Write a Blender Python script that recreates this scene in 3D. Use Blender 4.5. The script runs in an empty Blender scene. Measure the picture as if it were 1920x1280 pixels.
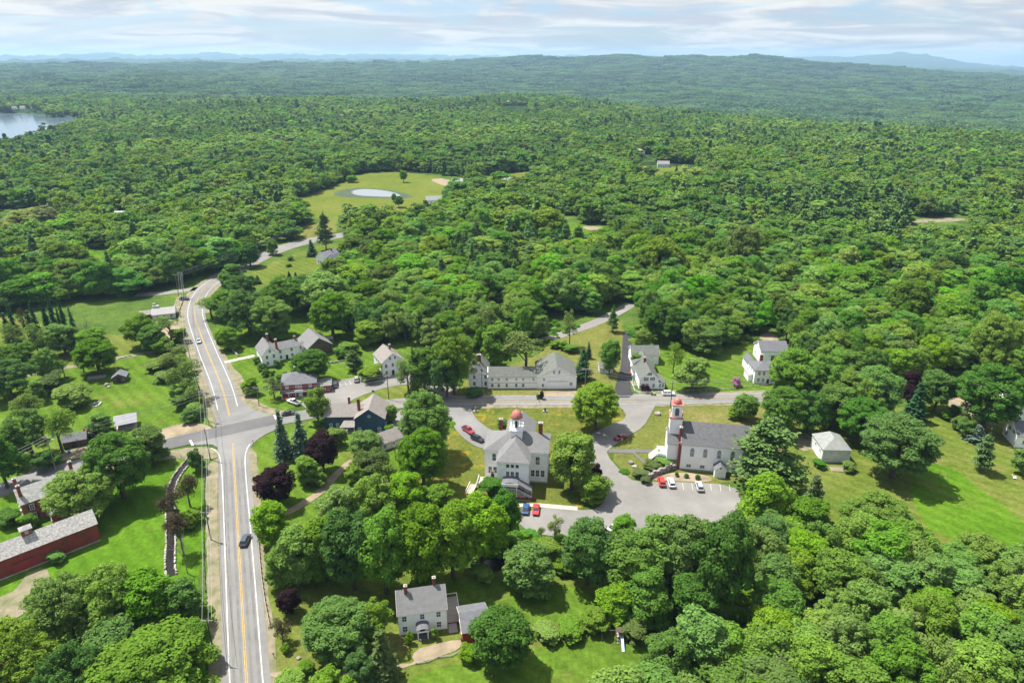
import bpy, bmesh, math, random
import numpy as np
from mathutils import Vector, Matrix
from mathutils.geometry import tessellate_polygon

SC = bpy.context.scene
COL = SC.collection
RAD = math.radians
# ------------------------------------------------------------------ camera
CAM_H, FPX, PITCH = 115.0, 1280.0, RAD(22.5)
PS, PC = math.sin(PITCH), math.cos(PITCH)
cam_d = bpy.data.cameras.new('camera'); cam = bpy.data.objects.new('camera', cam_d); COL.objects.link(cam)
cam.location = (0, 0, CAM_H); cam.rotation_euler = (RAD(90) - PITCH, 0, 0)
cam_d.sensor_width = 36; cam_d.lens = 24; cam_d.clip_start = 1.0; cam_d.clip_end = 120000
SC.camera = cam
# ------------------------------------------------------------------ sun and sky
SUN_EL, SUN_AZ = RAD(64), RAD(28)          # shadows fall to the right and a little towards the camera
to_sun = Vector((-math.cos(SUN_EL)*math.cos(SUN_AZ), math.cos(SUN_EL)*math.sin(SUN_AZ), math.sin(SUN_EL)))
sun_d = bpy.data.lights.new('sun', 'SUN'); sun = bpy.data.objects.new('sun', sun_d); COL.objects.link(sun)
sun_d.energy = 4.8; sun_d.angle = RAD(0.55); sun_d.color = (1.0, 0.95, 0.87)
sun.rotation_euler = (-to_sun).to_track_quat('-Z', 'Y').to_euler()
sun.location = (-200, 100, 500)

def build_world():
    w = bpy.data.worlds.new('World'); SC.world = w; w.use_nodes = True
    nt = w.node_tree; N = nt.nodes; L = nt.links; N.clear()
    out = N.new('ShaderNodeOutputWorld'); bg = N.new('ShaderNodeBackground')
    sky = N.new('ShaderNodeTexSky'); sky.sky_type = 'NISHITA'; sky.sun_disc = False
    sky.sun_elevation = SUN_EL; sky.sun_rotation = math.atan2(to_sun.x, to_sun.y)
    sky.altitude = 300; sky.air_density = 1.0; sky.dust_density = 1.2; sky.ozone_density = 1.6
    tc = N.new('ShaderNodeTexCoord'); sep = N.new('ShaderNodeSeparateXYZ'); L.new(tc.outputs['Generated'], sep.inputs[0])
    def math_(op, a, b=None):
        m = N.new('ShaderNodeMath'); m.operation = op
        for k, v in enumerate((a, b)):
            if v is None: continue
            if isinstance(v, (int, float)): m.inputs[k].default_value = v
            else: L.new(v, m.inputs[k])
        return m.outputs[0]
    zz = math_('ADD', math_('MAXIMUM', sep.outputs[2], 0.0), 0.12)
    px, py = math_('DIVIDE', sep.outputs[0], zz), math_('DIVIDE', sep.outputs[1], zz)
    cmb = N.new('ShaderNodeCombineXYZ'); L.new(px, cmb.inputs[0]); L.new(py, cmb.inputs[1])
    def noise(scale, detail, rough, dist, off, stretch):
        mp = N.new('ShaderNodeMapping'); mp.inputs['Location'].default_value = off; mp.inputs['Scale'].default_value = stretch
        mp.inputs['Rotation'].default_value = (0, 0, RAD(14))
        L.new(cmb.outputs[0], mp.inputs[0])
        n = N.new('ShaderNodeTexNoise'); n.inputs['Scale'].default_value = scale; n.inputs['Detail'].default_value = detail
        n.inputs['Roughness'].default_value = rough; n.inputs['Distortion'].default_value = dist
        L.new(mp.outputs[0], n.inputs['Vector']); return n.outputs[0]
    def ramp(v, a, b):
        r = N.new('ShaderNodeMapRange'); r.interpolation_type = 'SMOOTHSTEP'
        r.inputs[1].default_value = a; r.inputs[2].default_value = b; L.new(v, r.inputs[0]); return r.outputs[0]
    cover = ramp(noise(0.72, 11, 0.62, 0.7, (3.1, 1.7, 0), (1, 1, 1)), 0.41, 0.535)
    tone = ramp(noise(1.25, 10, 0.55, 0.8, (9.0, 5.5, 2), (0.8, 1.2, 1)), 0.38, 0.62)
    ccol = N.new('ShaderNodeMix'); ccol.data_type = 'RGBA'
    ccol.inputs[6].default_value = (3.8, 4.0, 4.4, 1); ccol.inputs[7].default_value = (5.9, 5.8, 5.55, 1); L.new(tone, ccol.inputs[0])
    blue = N.new('ShaderNodeMix'); blue.data_type = 'RGBA'; blue.blend_type = 'MULTIPLY'; blue.inputs[0].default_value = 1.0
    L.new(sky.outputs[0], blue.inputs[6]); blue.inputs[7].default_value = (0.64, 0.74, 0.93, 1)
    cm = N.new('ShaderNodeVectorMath'); cm.operation = 'SCALE'; L.new(ccol.outputs[2], cm.inputs[0]); L.new(math_('ADD', math_('MULTIPLY', math_('MAXIMUM', sep.outputs[2], 0.0), 0.75), 0.88), cm.inputs['Scale'])      # cloud layer made brighter overhead than at the horizon, added to fill shaded walls
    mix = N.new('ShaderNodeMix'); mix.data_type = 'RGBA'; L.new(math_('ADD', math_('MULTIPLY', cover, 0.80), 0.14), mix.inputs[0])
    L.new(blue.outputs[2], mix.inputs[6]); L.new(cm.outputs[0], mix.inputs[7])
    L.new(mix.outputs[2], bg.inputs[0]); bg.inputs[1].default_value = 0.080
    L.new(bg.outputs[0], out.inputs[0])
build_world()
vs = SC.view_settings
vs.view_transform = 'Standard'; vs.look = 'None'; vs.exposure = 1.15; vs.gamma = 1.0; vs.use_curve_mapping = False
SC.render.engine = 'CYCLES'
cy = SC.cycles
cy.max_bounces = 5; cy.diffuse_bounces = 3; cy.glossy_bounces = 3; cy.transmission_bounces = 3; cy.volume_bounces = 0; cy.transparent_max_bounces = 8
cy.use_denoising = True; cy.sample_clamp_indirect = 6

# ------------------------------------------------------------------ pixel <-> place
def G(px, py, z=0.0):
    """the point of the ground (height z) that photograph pixel (px,py) of 1920x1280 looks at"""
    u, v = (px-960)/FPX, (py-640)/FPX
    t = (CAM_H-z)/(PS+v*PC)
    return (u*t, (PC-v*PS)*t)
def proj(X, Y, Z=0.0):
    d = Y*PC+(CAM_H-Z)*PS
    return 960+FPX*X/d, 640+FPX*((CAM_H-Z)*PC-Y*PS)/d
def height_at(px, py, ty):
    X, Y = G(px, py); lo, hi = 0.0, 70.0
    for _ in range(40):
        z = (lo+hi)/2
        if proj(X, Y, z)[1] > ty: lo = z
        else: hi = z
    return lo
def GP(pts, z=0.0): return [G(x, y, z) for x, y in pts]
def in_poly(x, y, poly):
    c = False; j = len(poly)-1
    for i in range(len(poly)):
        xi, yi = poly[i]; xj, yj = poly[j]
        if (yi > y) != (yj > y) and x < (xj-xi)*(y-yi)/(yj-yi)+xi: c = not c
        j = i
    return c

# ------------------------------------------------------------------ objects
def tag(o, label=None, cat=None, group=None, kind=None):
    if label: o['label'] = label
    if cat: o['category'] = cat
    if group: o['group'] = group
    if kind: o['kind'] = kind
    return o
def link(name, data, parent=None, mat=None):
    o = bpy.data.objects.new(name, data); COL.objects.link(o)
    if parent: o.parent = parent
    if mat is not None and data is not None and len(data.materials) == 0: data.materials.append(mat)
    return o
def empty(name, loc, rz=0.0):
    o = link(name, None); o.location = loc; o.rotation_euler = (0, 0, rz); o.empty_display_size = 1; return o
class MB:
    """collects faces; build() links them as one mesh object"""
    def __init__(s): s.v = []; s.f = []
    def add(s, v, f):
        b = len(s.v); s.v += [tuple(p) for p in v]; s.f += [tuple(i+b for i in q) for q in f]; return s
    def box(s, x0, x1, y0, y1, z0, z1):
        return s.add([(x0,y0,z0),(x1,y0,z0),(x1,y1,z0),(x0,y1,z0),(x0,y0,z1),(x1,y0,z1),(x1,y1,z1),(x0,y1,z1)],
                     [(0,3,2,1),(4,5,6,7),(0,1,5,4),(1,2,6,5),(2,3,7,6),(3,0,4,7)])
    def tube(s, a, b, r0, r1=None, n=8, cap=True):
        a, b = Vector(a), Vector(b); r1 = r0 if r1 is None else r1; d = (b-a).normalized()
        t = d.orthogonal().normalized(); w = d.cross(t); v = []
        for p, r in ((a, r0), (b, r1)):
            for k in range(n):
                an = 2*math.pi*k/n; v.append(p+(t*math.cos(an)+w*math.sin(an))*r)
        f = [(k, (k+1) % n, n+(k+1) % n, n+k) for k in range(n)]
        if cap: f += [tuple(range(n-1, -1, -1)), tuple(range(n, 2*n))]
        return s.add(v, f)
    def lathe(s, prof, cx=0, cy=0, n=16):
        v = []; f = []
        for r, z in prof:
            for k in range(n):
                an = 2*math.pi*k/n; v.append((cx+r*math.cos(an), cy+r*math.sin(an), z))
        for i in range(len(prof)-1):
            for k in range(n):
                f.append((i*n+k, i*n+(k+1) % n, (i+1)*n+(k+1) % n, (i+1)*n+k))
        f += [tuple(range(n-1, -1, -1)), tuple(range((len(prof)-1)*n, len(prof)*n))]
        return s.add(v, f)
    def slab(s, quad, t):
        """a plate: quad (counter-clockwise seen from above) thickened downwards by t"""
        q = [Vector(p) for p in quad]; nn = (q[1]-q[0]).cross(q[2]-q[0]).normalized()
        if nn.z < 0: nn = -nn
        n = len(q); v = q+[p-nn*t for p in q]
        f = [tuple(range(n)), tuple(range(2*n-1, n-1, -1))]+[(k, n+k, n+(k+1) % n, (k+1) % n) for k in range(n)]
        return s.add(v, f)
    def mesh(s, name, smooth=False):
        me = bpy.data.meshes.new(name); me.from_pydata(s.v, [], s.f); me.update()
        bm = bmesh.new(); bm.from_mesh(me); bmesh.ops.recalc_face_normals(bm, faces=bm.faces); bm.to_mesh(me); bm.free()
        if smooth: me.polygons.foreach_set('use_smooth', [True]*len(me.polygons))
        return me
    def build(s, name, mat, parent=None, smooth=False):
        return link(name, s.mesh(name, smooth), parent, mat)
def copy_tree(o, parent=None):
    c = o.copy(); COL.objects.link(c)
    if parent: c.parent = parent
    for ch in list(o.children): copy_tree(ch, c)
    return c
def chaikin(pts, n=2, closed=False):
    for _ in range(n):
        q = []
        m = len(pts)
        rng = range(m) if closed else range(m-1)
        if not closed: q.append(pts[0])
        for i in rng:
            a, b = pts[i], pts[(i+1) % m]
            q += [(a[0]*.75+b[0]*.25, a[1]*.75+b[1]*.25), (a[0]*.25+b[0]*.75, a[1]*.25+b[1]*.75)]
        if not closed: q.append(pts[-1])
        pts = q
    return pts

# ------------------------------------------------------------------ materials
def new_mat(name):
    m = bpy.data.materials.new(name); m.use_nodes = True; nt = m.node_tree
    return m, nt, nt.nodes, nt.links, nt.nodes['Principled BSDF']
def mat(name, col, rough=0.7, var=0.12, scale=0.6, col2=None, bump=0.0, bscale=4.0, metal=0.0, spec=0.3, obj_var=0.0, detail=5.0, coords='Object', stretch=(1, 1, 1), lines=None):
    """plain procedural surface: colour broken up by two noises, optional second colour, bump, and thin courses (lines=(axis, spacing, depth))"""
    m, nt, N, L, b = new_mat(name)
    b.inputs['Roughness'].default_value = rough; b.inputs['Metallic'].default_value = metal
    b.inputs['Specular IOR Level'].default_value = spec
    tc = N.new('ShaderNodeTexCoord'); mp = N.new('ShaderNodeMapping'); L.new(tc.outputs[coords], mp.inputs[0]); mp.inputs['Scale'].default_value = stretch
    n1 = N.new('ShaderNodeTexNoise'); n1.inputs['Scale'].default_value = scale; n1.inputs['Detail'].default_value = detail; n1.inputs['Roughness'].default_value = 0.62
    L.new(mp.outputs[0], n1.inputs['Vector'])
    cr = N.new('ShaderNodeValToRGB'); L.new(n1.outputs[0], cr.inputs[0])
    c2 = col2 if col2 else tuple(max(0, c*(1-2.2*var)) for c in col)
    c1 = tuple(min(1, c*(1+var)) for c in col)
    cr.color_ramp.elements[0].position = 0.32; cr.color_ramp.elements[0].color = (*c2, 1)
    cr.color_ramp.elements[1].position = 0.66; cr.color_ramp.elements[1].color = (*c1, 1)
    last = cr.outputs[0]
    if obj_var:
        oi = N.new('ShaderNodeObjectInfo'); mr = N.new('ShaderNodeMapRange'); mr.inputs[3].default_value = 1-obj_var; mr.inputs[4].default_value = 1+obj_var
        L.new(oi.outputs['Random'], mr.inputs[0]); hs = N.new('ShaderNodeHueSaturation'); L.new(mr.outputs[0], hs.inputs['Value']); L.new(last, hs.inputs['Color']); last = hs.outputs[0]
    L.new(last, b.inputs['Base Color'])
    hgt = None
    if bump:
        n2 = N.new('ShaderNodeTexNoise'); n2.inputs['Scale'].default_value = bscale; n2.inputs['Detail'].default_value = 4
        L.new(mp.outputs[0], n2.inputs['Vector']); hgt = n2.outputs[0]
    if lines:
        wv = N.new('ShaderNodeTexWave'); wv.wave_profile = 'SAW'; wv.bands_direction = lines[0]; wv.inputs['Scale'].default_value = 0.314/lines[1]
        wv.inputs['Distortion'].default_value = 0.0; L.new(tc.outputs[coords], wv.inputs['Vector'])
        bp = N.new('ShaderNodeBump'); bp.inputs['Strength'].default_value = 0.3; bp.inputs['Distance'].default_value = lines[2]; L.new(wv.outputs[0], bp.inputs['Height'])
        L.new(bp.outputs[0], b.inputs['Normal'])
    elif hgt is not None:
        bp = N.new('ShaderNodeBump'); bp.inputs['Strength'].default_value = 0.5; bp.inputs['Distance'].default_value = bump; L.new(hgt, bp.inputs['Height'])
        L.new(bp.outputs[0], b.inputs['Normal'])
    return m
def leaf_mat(name, col, obj_var=0.20, hue=0.009, trans=0.34, leafvar=0.25):
    """leaves: every leaf spray its own tone, every tree a little different, some light through the leaf"""
    m, nt, N, L, b = new_mat(name); N.remove(b); out = N['Material Output']
    geo = N.new('ShaderNodeNewGeometry'); oi = N.new('ShaderNodeObjectInfo')
    base = N.new('ShaderNodeRGB'); base.outputs[0].default_value = (*col, 1)
    def mr(v, lo, hi):
        r = N.new('ShaderNodeMapRange'); r.inputs[3].default_value = lo; r.inputs[4].default_value = hi; L.new(v, r.inputs[0]); return r.outputs[0]
    mu = N.new('ShaderNodeMath'); mu.operation = 'MULTIPLY'
    L.new(mr(geo.outputs['Random Per Island'], 1-leafvar, 1+leafvar), mu.inputs[0]); L.new(mr(oi.outputs['Random'], 1-obj_var, 1+obj_var), mu.inputs[1])
    hs = N.new('ShaderNodeHueSaturation'); L.new(base.outputs[0], hs.inputs['Color']); L.new(mu.outputs[0], hs.inputs['Value'])
    fr = N.new('ShaderNodeMath'); fr.operation = 'MULTIPLY'; fr.inputs[1].default_value = 7.31; L.new(oi.outputs['Random'], fr.inputs[0])
    fr2 = N.new('ShaderNodeMath'); fr2.operation = 'FRACT'; L.new(fr.outputs[0], fr2.inputs[0])
    L.new(mr(fr2.outputs[0], 0.5-hue, 0.5+hue), hs.inputs['Hue'])
    sa = N.new('ShaderNodeMath'); sa.operation = 'MULTIPLY'; sa.inputs[1].default_value = 13.7; L.new(oi.outputs['Random'], sa.inputs[0])
    sa2 = N.new('ShaderNodeMath'); sa2.operation = 'FRACT'; L.new(sa.outputs[0], sa2.inputs[0]); L.new(mr(sa2.outputs[0], 0.86, 1.06), hs.inputs['Saturation'])
    df = N.new('ShaderNodeBsdfDiffuse'); tr = N.new('ShaderNodeBsdfTranslucent'); L.new(hs.outputs[0], df.inputs[0])
    hs2 = N.new('ShaderNodeHueSaturation'); hs2.inputs['Hue'].default_value = 0.485; hs2.inputs['Value'].default_value = 1.25; L.new(hs.outputs[0], hs2.inputs['Color']); L.new(hs2.outputs[0], tr.inputs[0])
    mx = N.new('ShaderNodeMixShader'); mx.inputs[0].default_value = trans; L.new(df.outputs[0], mx.inputs[1]); L.new(tr.outputs[0], mx.inputs[2])
    L.new(mx.outputs[0], out.inputs['Surface'])
    return m
M = {}
M['asphalt'] = mat('asphalt', (0.1625, 0.1609, 0.1554), 0.9, 0.06, 0.12, bump=0.01, bscale=6)
M['asphalt_dark'] = mat('asphalt_dark', (0.1010, 0.1010, 0.1010), 0.9, 0.06, 0.12, bump=0.01, bscale=6)
def add_cracks(m, scale=0.16, dark=0.72):
    nt = m.node_tree; N, L = nt.nodes, nt.links; b = N['Principled BSDF']; src = b.inputs['Base Color'].links[0].from_socket
    tc = N.new('ShaderNodeTexCoord'); nz = N.new('ShaderNodeTexNoise'); nz.inputs['Scale'].default_value = 0.35; nz.inputs['Detail'].default_value = 4; L.new(tc.outputs['Object'], nz.inputs['Vector'])
    ad = N.new('ShaderNodeMix'); ad.data_type = 'VECTOR'; ad.inputs[0].default_value = 0.12; L.new(tc.outputs['Object'], ad.inputs[4])
    sc_ = N.new('ShaderNodeVectorMath'); sc_.operation = 'SCALE'; sc_.inputs['Scale'].default_value = 30; L.new(nz.outputs['Color'], sc_.inputs[0]); va = N.new('ShaderNodeVectorMath'); va.operation = 'ADD'; L.new(tc.outputs['Object'], va.inputs[0]); L.new(sc_.outputs[0], va.inputs[1])
    vo = N.new('ShaderNodeTexVoronoi'); vo.feature = 'DISTANCE_TO_EDGE'; vo.inputs['Scale'].default_value = scale; L.new(va.outputs[0], vo.inputs['Vector'])
    r = N.new('ShaderNodeMapRange'); r.inputs[1].default_value = 0.0; r.inputs[2].default_value = 0.022; r.inputs[3].default_value = dark; r.inputs[4].default_value = 1.0; L.new(vo.outputs['Distance'], r.inputs[0])
    n2 = N.new('ShaderNodeTexNoise'); n2.inputs['Scale'].default_value = 0.045; n2.inputs['Detail'].default_value = 6; L.new(tc.outputs['Object'], n2.inputs['Vector']); r2 = N.new('ShaderNodeMapRange'); r2.inputs[1].default_value = .3; r2.inputs[2].default_value = .7; r2.inputs[3].default_value = .86; r2.inputs[4].default_value = 1.1; L.new(n2.outputs[0], r2.inputs[0])
    mu = N.new('ShaderNodeMath'); mu.operation = 'MULTIPLY'; L.new(r.outputs[0], mu.inputs[0]); L.new(r2.outputs[0], mu.inputs[1])
    hs = N.new('ShaderNodeHueSaturation'); L.new(src, hs.inputs['Color']); L.new(mu.outputs[0], hs.inputs['Value']); L.new(hs.outputs[0], b.inputs['Base Color'])
add_cracks(M['asphalt']); add_cracks(M['asphalt_dark'], 0.1, 0.8)
M['asphalt_new'] = mat('asphalt_new', (0.034, 0.033, 0.036), 0.9, 0.08, 0.2, bump=0.01, bscale=6)
M['lot'] = mat('lot', (0.1801, 0.1735, 0.1608), 0.92, 0.08, 0.1, bump=0.01, bscale=6)
add_cracks(M['lot'], 0.13, 0.78)
M['asphalt_wear'] = mat('asphalt_wear', (0.132, 0.131, 0.128), 0.9, 0.10, 0.3, bump=0.01, bscale=6)
M['gravel'] = mat('gravel', (0.190, 0.158, 0.112), 0.95, 0.14, 0.30, col2=(0.095, 0.105, 0.045), bump=0.03, bscale=5)
M['dirt'] = mat('dirt', (0.225, 0.182, 0.122), 0.95, 0.15, 0.25, bump=0.03, bscale=4)
M['concrete'] = mat('concrete', (0.3570, 0.3230, 0.2720), 0.85, 0.08, 0.8)
M['white_line'] = mat('white_line', (0.4638, 0.4638, 0.4338), 0.7, 0.18, 2.0)
M['yellow_line'] = mat('yellow_line', (0.3740, 0.2543, 0.0673), 0.7, 0.15, 2.0)
M['white_paint'] = mat('white_paint', (0.85, 0.86, 0.86), 0.6, 0.04, 0.5, lines=('Z', 0.14, 0.012))
M['white_trim'] = mat('white_trim', (0.80, 0.80, 0.79), 0.5, 0.03, 1.0)
M['peeling_white'] = mat('peeling_white', (0.66, 0.68, 0.68), 0.75, 0.10, 1.4, col2=(0.42, 0.44, 0.44), lines=('Z', 0.16, 0.012))
M['blue_paint'] = mat('blue_paint', (0.018, 0.055, 0.115), 0.6, 0.06, 0.6, lines=('Z', 0.14, 0.012))
M['red_paint'] = mat('red_paint', (0.26, 0.035, 0.035), 0.65, 0.10, 0.5, lines=('Z', 0.14, 0.012))
M['barn_red'] = mat('barn_red', (0.225, 0.042, 0.036), 0.75, 0.12, 0.5, lines=('X', 0.22, 0.012))
M['shed_red'] = mat('shed_red', (0.27, 0.038, 0.022), 0.7, 0.10, 0.6, lines=('X', 0.22, 0.012))
M['brown_wood'] = mat('brown_wood', (0.095, 0.075, 0.055), 0.85, 0.14, 0.8, lines=('X', 0.22, 0.012))
M['pale_green_wall'] = mat('pale_green_wall', (0.50, 0.55, 0.50), 0.7, 0.06, 0.6, lines=('Z', 0.16, 0.012))
M['pale_blue_wall'] = mat('pale_blue_wall', (0.40, 0.52, 0.62), 0.7, 0.06, 0.6, lines=('Z', 0.16, 0.012))
M['brick'] = mat('brick', (0.20, 0.058, 0.042), 0.85, 0.12, 1.2, bump=0.01, bscale=14)
M['brick_wall'] = mat('brick_wall', (0.225, 0.085, 0.06), 0.85, 0.12, 0.9, lines=('Z', 0.075, 0.008))
M['granite'] = mat('granite', (0.34, 0.33, 0.31), 0.85, 0.15, 1.0, bump=0.03, bscale=3)
M['stone'] = mat('stone', (0.27, 0.25, 0.22), 0.9, 0.20, 0.7, bump=0.05, bscale=2.5, obj_var=0.25)
RL = dict(bump=0.02, bscale=7)
M['roof_grey'] = mat('roof_grey', (0.1530, 0.1530, 0.1530), 0.9, 0.07, 0.9, **RL)
M['roof_greygreen'] = mat('roof_greygreen', (0.1071, 0.1163, 0.1040), 0.9, 0.08, 0.8, **RL)
M['roof_slate'] = mat('roof_slate', (0.1148, 0.1190, 0.1275), 0.88, 0.09, 0.9, **RL)
M['roof_church'] = mat('roof_church', (0.105, 0.106, 0.110), 0.9, 0.10, 1.1, **RL)
M['roof_tan'] = mat('roof_tan', (0.1997, 0.1827, 0.1658), 0.9, 0.07, 0.9, **RL)
M['roof_lichen'] = mat('roof_lichen', (0.3665, 0.3560, 0.3346), 0.95, 0.10, 2.2, col2=(0.16, 0.155, 0.15), bump=0.03, bscale=6, detail=8)
M['roof_mottled'] = mat('roof_mottled', (0.2835, 0.2932, 0.2689), 0.95, 0.08, 0.9, col2=(0.16, 0.165, 0.155), bump=0.03, bscale=6, detail=8)
M['roof_hipgarage'] = mat('roof_hipgarage', (0.2125, 0.2253, 0.2082), 0.9, 0.08, 0.7, **RL)
M['roof_metal'] = mat('roof_metal', (0.1573, 0.1658, 0.1785), 0.6, 0.05, 0.5, metal=0.3)
M['roof_white'] = mat('roof_white', (0.2380, 0.2338, 0.2338), 0.8, 0.05, 0.5)
M['dome_red'] = mat('dome_red', (0.40, 0.145, 0.12), 0.6, 0.16, 1.4, obj_var=0.0)
M['door_dark'] = mat('door_dark', (0.045, 0.035, 0.035), 0.5, 0.1, 1)
M['door_red'] = mat('door_red', (0.16, 0.035, 0.03), 0.6, 0.1, 1)
M['shutter'] = mat('shutter', (0.012, 0.014, 0.02), 0.6, 0.1, 1)
M['black'] = mat('black', (0.02, 0.02, 0.022), 0.5, 0.1, 1)
M['trim_dark'] = mat('trim_dark', (0.035, 0.03, 0.028), 0.7, 0.1, 1)
M['pole_wood'] = mat('pole_wood', (0.20, 0.175, 0.145), 0.9, 0.15, 0.8, stretch=(6, 6, .4))
M['pole_dark'] = mat('pole_dark', (0.085, 0.07, 0.06), 0.9, 0.15, 0.8, stretch=(6, 6, .4))
M['grey_wood'] = mat('grey_wood', (0.30, 0.285, 0.26), 0.9, 0.12, 1.0, stretch=(1, 6, 1))
M['deck'] = mat('deck', (0.38, 0.33, 0.27), 0.85, 0.12, 1.0, stretch=(1, 7, 1))
M['metal'] = mat('metal', (0.42, 0.43, 0.44), 0.4, 0.06, 1, metal=0.7)
M['guard'] = mat('guard', (0.30, 0.27, 0.24), 0.6, 0.12, 1)
M['wire'] = mat('wire', (0.20, 0.205, 0.21), 0.5, 0.05, 1)
M['tyre'] = mat('tyre', (0.022, 0.022, 0.024), 0.9, 0.1, 3)
M['rim'] = mat('rim', (0.35, 0.36, 0.37), 0.35, 0.05, 3, metal=0.8)
M['lamp'] = mat('lamp', (0.75, 0.75, 0.72), 0.2, 0.03, 3)
M['taillamp'] = mat('taillamp', (0.35, 0.02, 0.02), 0.3, 0.03, 3)
M['pink_flower'] = leaf_mat('pink_flower', (0.36, 0.13, 0.25), hue=0.0)
M['bark'] = mat('bark', (0.085, 0.068, 0.052), 0.95, 0.2, 1.2, stretch=(3, 3, .5), bump=0.03, bscale=4)
M['bark_grey'] = mat('bark_grey', (0.23, 0.205, 0.18), 0.95, 0.15, 1.2, stretch=(3, 3, .5))
M['tarp_blue'] = mat('tarp_blue', (0.06, 0.16, 0.42), 0.5, 0.08, 1)
M['orange'] = mat('orange', (0.55, 0.12, 0.02), 0.5, 0.08, 1)
M['red_plain'] = mat('red_plain', (0.45, 0.04, 0.03), 0.5, 0.08, 1)
M['green_plain'] = mat('green_plain', (0.03, 0.10, 0.06), 0.5, 0.08, 1)
M['yellow_plain'] = mat('yellow_plain', (0.55, 0.5, 0.03), 0.5, 0.08, 1)
def glass_mat(name, col, rough=0.06):
    m, nt, N, L, b = new_mat(name)
    b.inputs['Roughness'].default_value = rough; b.inputs['Specular IOR Level'].default_value = 0.7
    oi = N.new('ShaderNodeObjectInfo'); r = N.new('ShaderNodeMapRange'); r.inputs[3].default_value = 0.5; r.inputs[4].default_value = 1.7; L.new(oi.outputs['Random'], r.inputs[0])
    nz = N.new('ShaderNodeTexNoise'); nz.inputs['Scale'].default_value = 1.3; tc = N.new('ShaderNodeTexCoord'); L.new(tc.outputs['Object'], nz.inputs['Vector'])
    hs = N.new('ShaderNodeHueSaturation'); hs.inputs['Color'].default_value = (*col, 1); mu = N.new('ShaderNodeMath'); mu.operation = 'MULTIPLY'
    L.new(r.outputs[0], mu.inputs[0]); L.new(nz.outputs[0], mu.inputs[1]); m2 = N.new('ShaderNodeMath'); m2.operation = 'MULTIPLY'; m2.inputs[1].default_value = 2.0
    L.new(mu.outputs[0], m2.inputs[0]); L.new(m2.outputs[0], hs.inputs['Value']); L.new(hs.outputs[0], b.inputs['Base Color'])
    return m
M['pane'] = glass_mat('pane', (0.035, 0.042, 0.05))
M['pane_grey'] = glass_mat('pane_grey', (0.20, 0.20, 0.19), 0.2)
M['car_glass'] = glass_mat('car_glass', (0.02, 0.025, 0.03))
_paint = {}
def paint(col):
    if col in _paint: return _paint[col]
    m, nt, N, L, b = new_mat('car_paint')
    nz = N.new('ShaderNodeTexNoise'); nz.inputs['Scale'].default_value = 1.5; tc = N.new('ShaderNodeTexCoord'); L.new(tc.outputs['Object'], nz.inputs['Vector'])
    mx = N.new('ShaderNodeMix'); mx.data_type = 'RGBA'; mx.inputs[6].default_value = (*[c*.88 for c in col], 1); mx.inputs[7].default_value = (*col, 1); L.new(nz.outputs[0], mx.inputs[0])
    L.new(mx.outputs[2], b.inputs['Base Color']); b.inputs['Roughness'].default_value = 0.35; b.inputs['Coat Weight'].default_value = 0.6; b.inputs['Coat Roughness'].default_value = 0.12
    _paint[col] = m; return m
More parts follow.
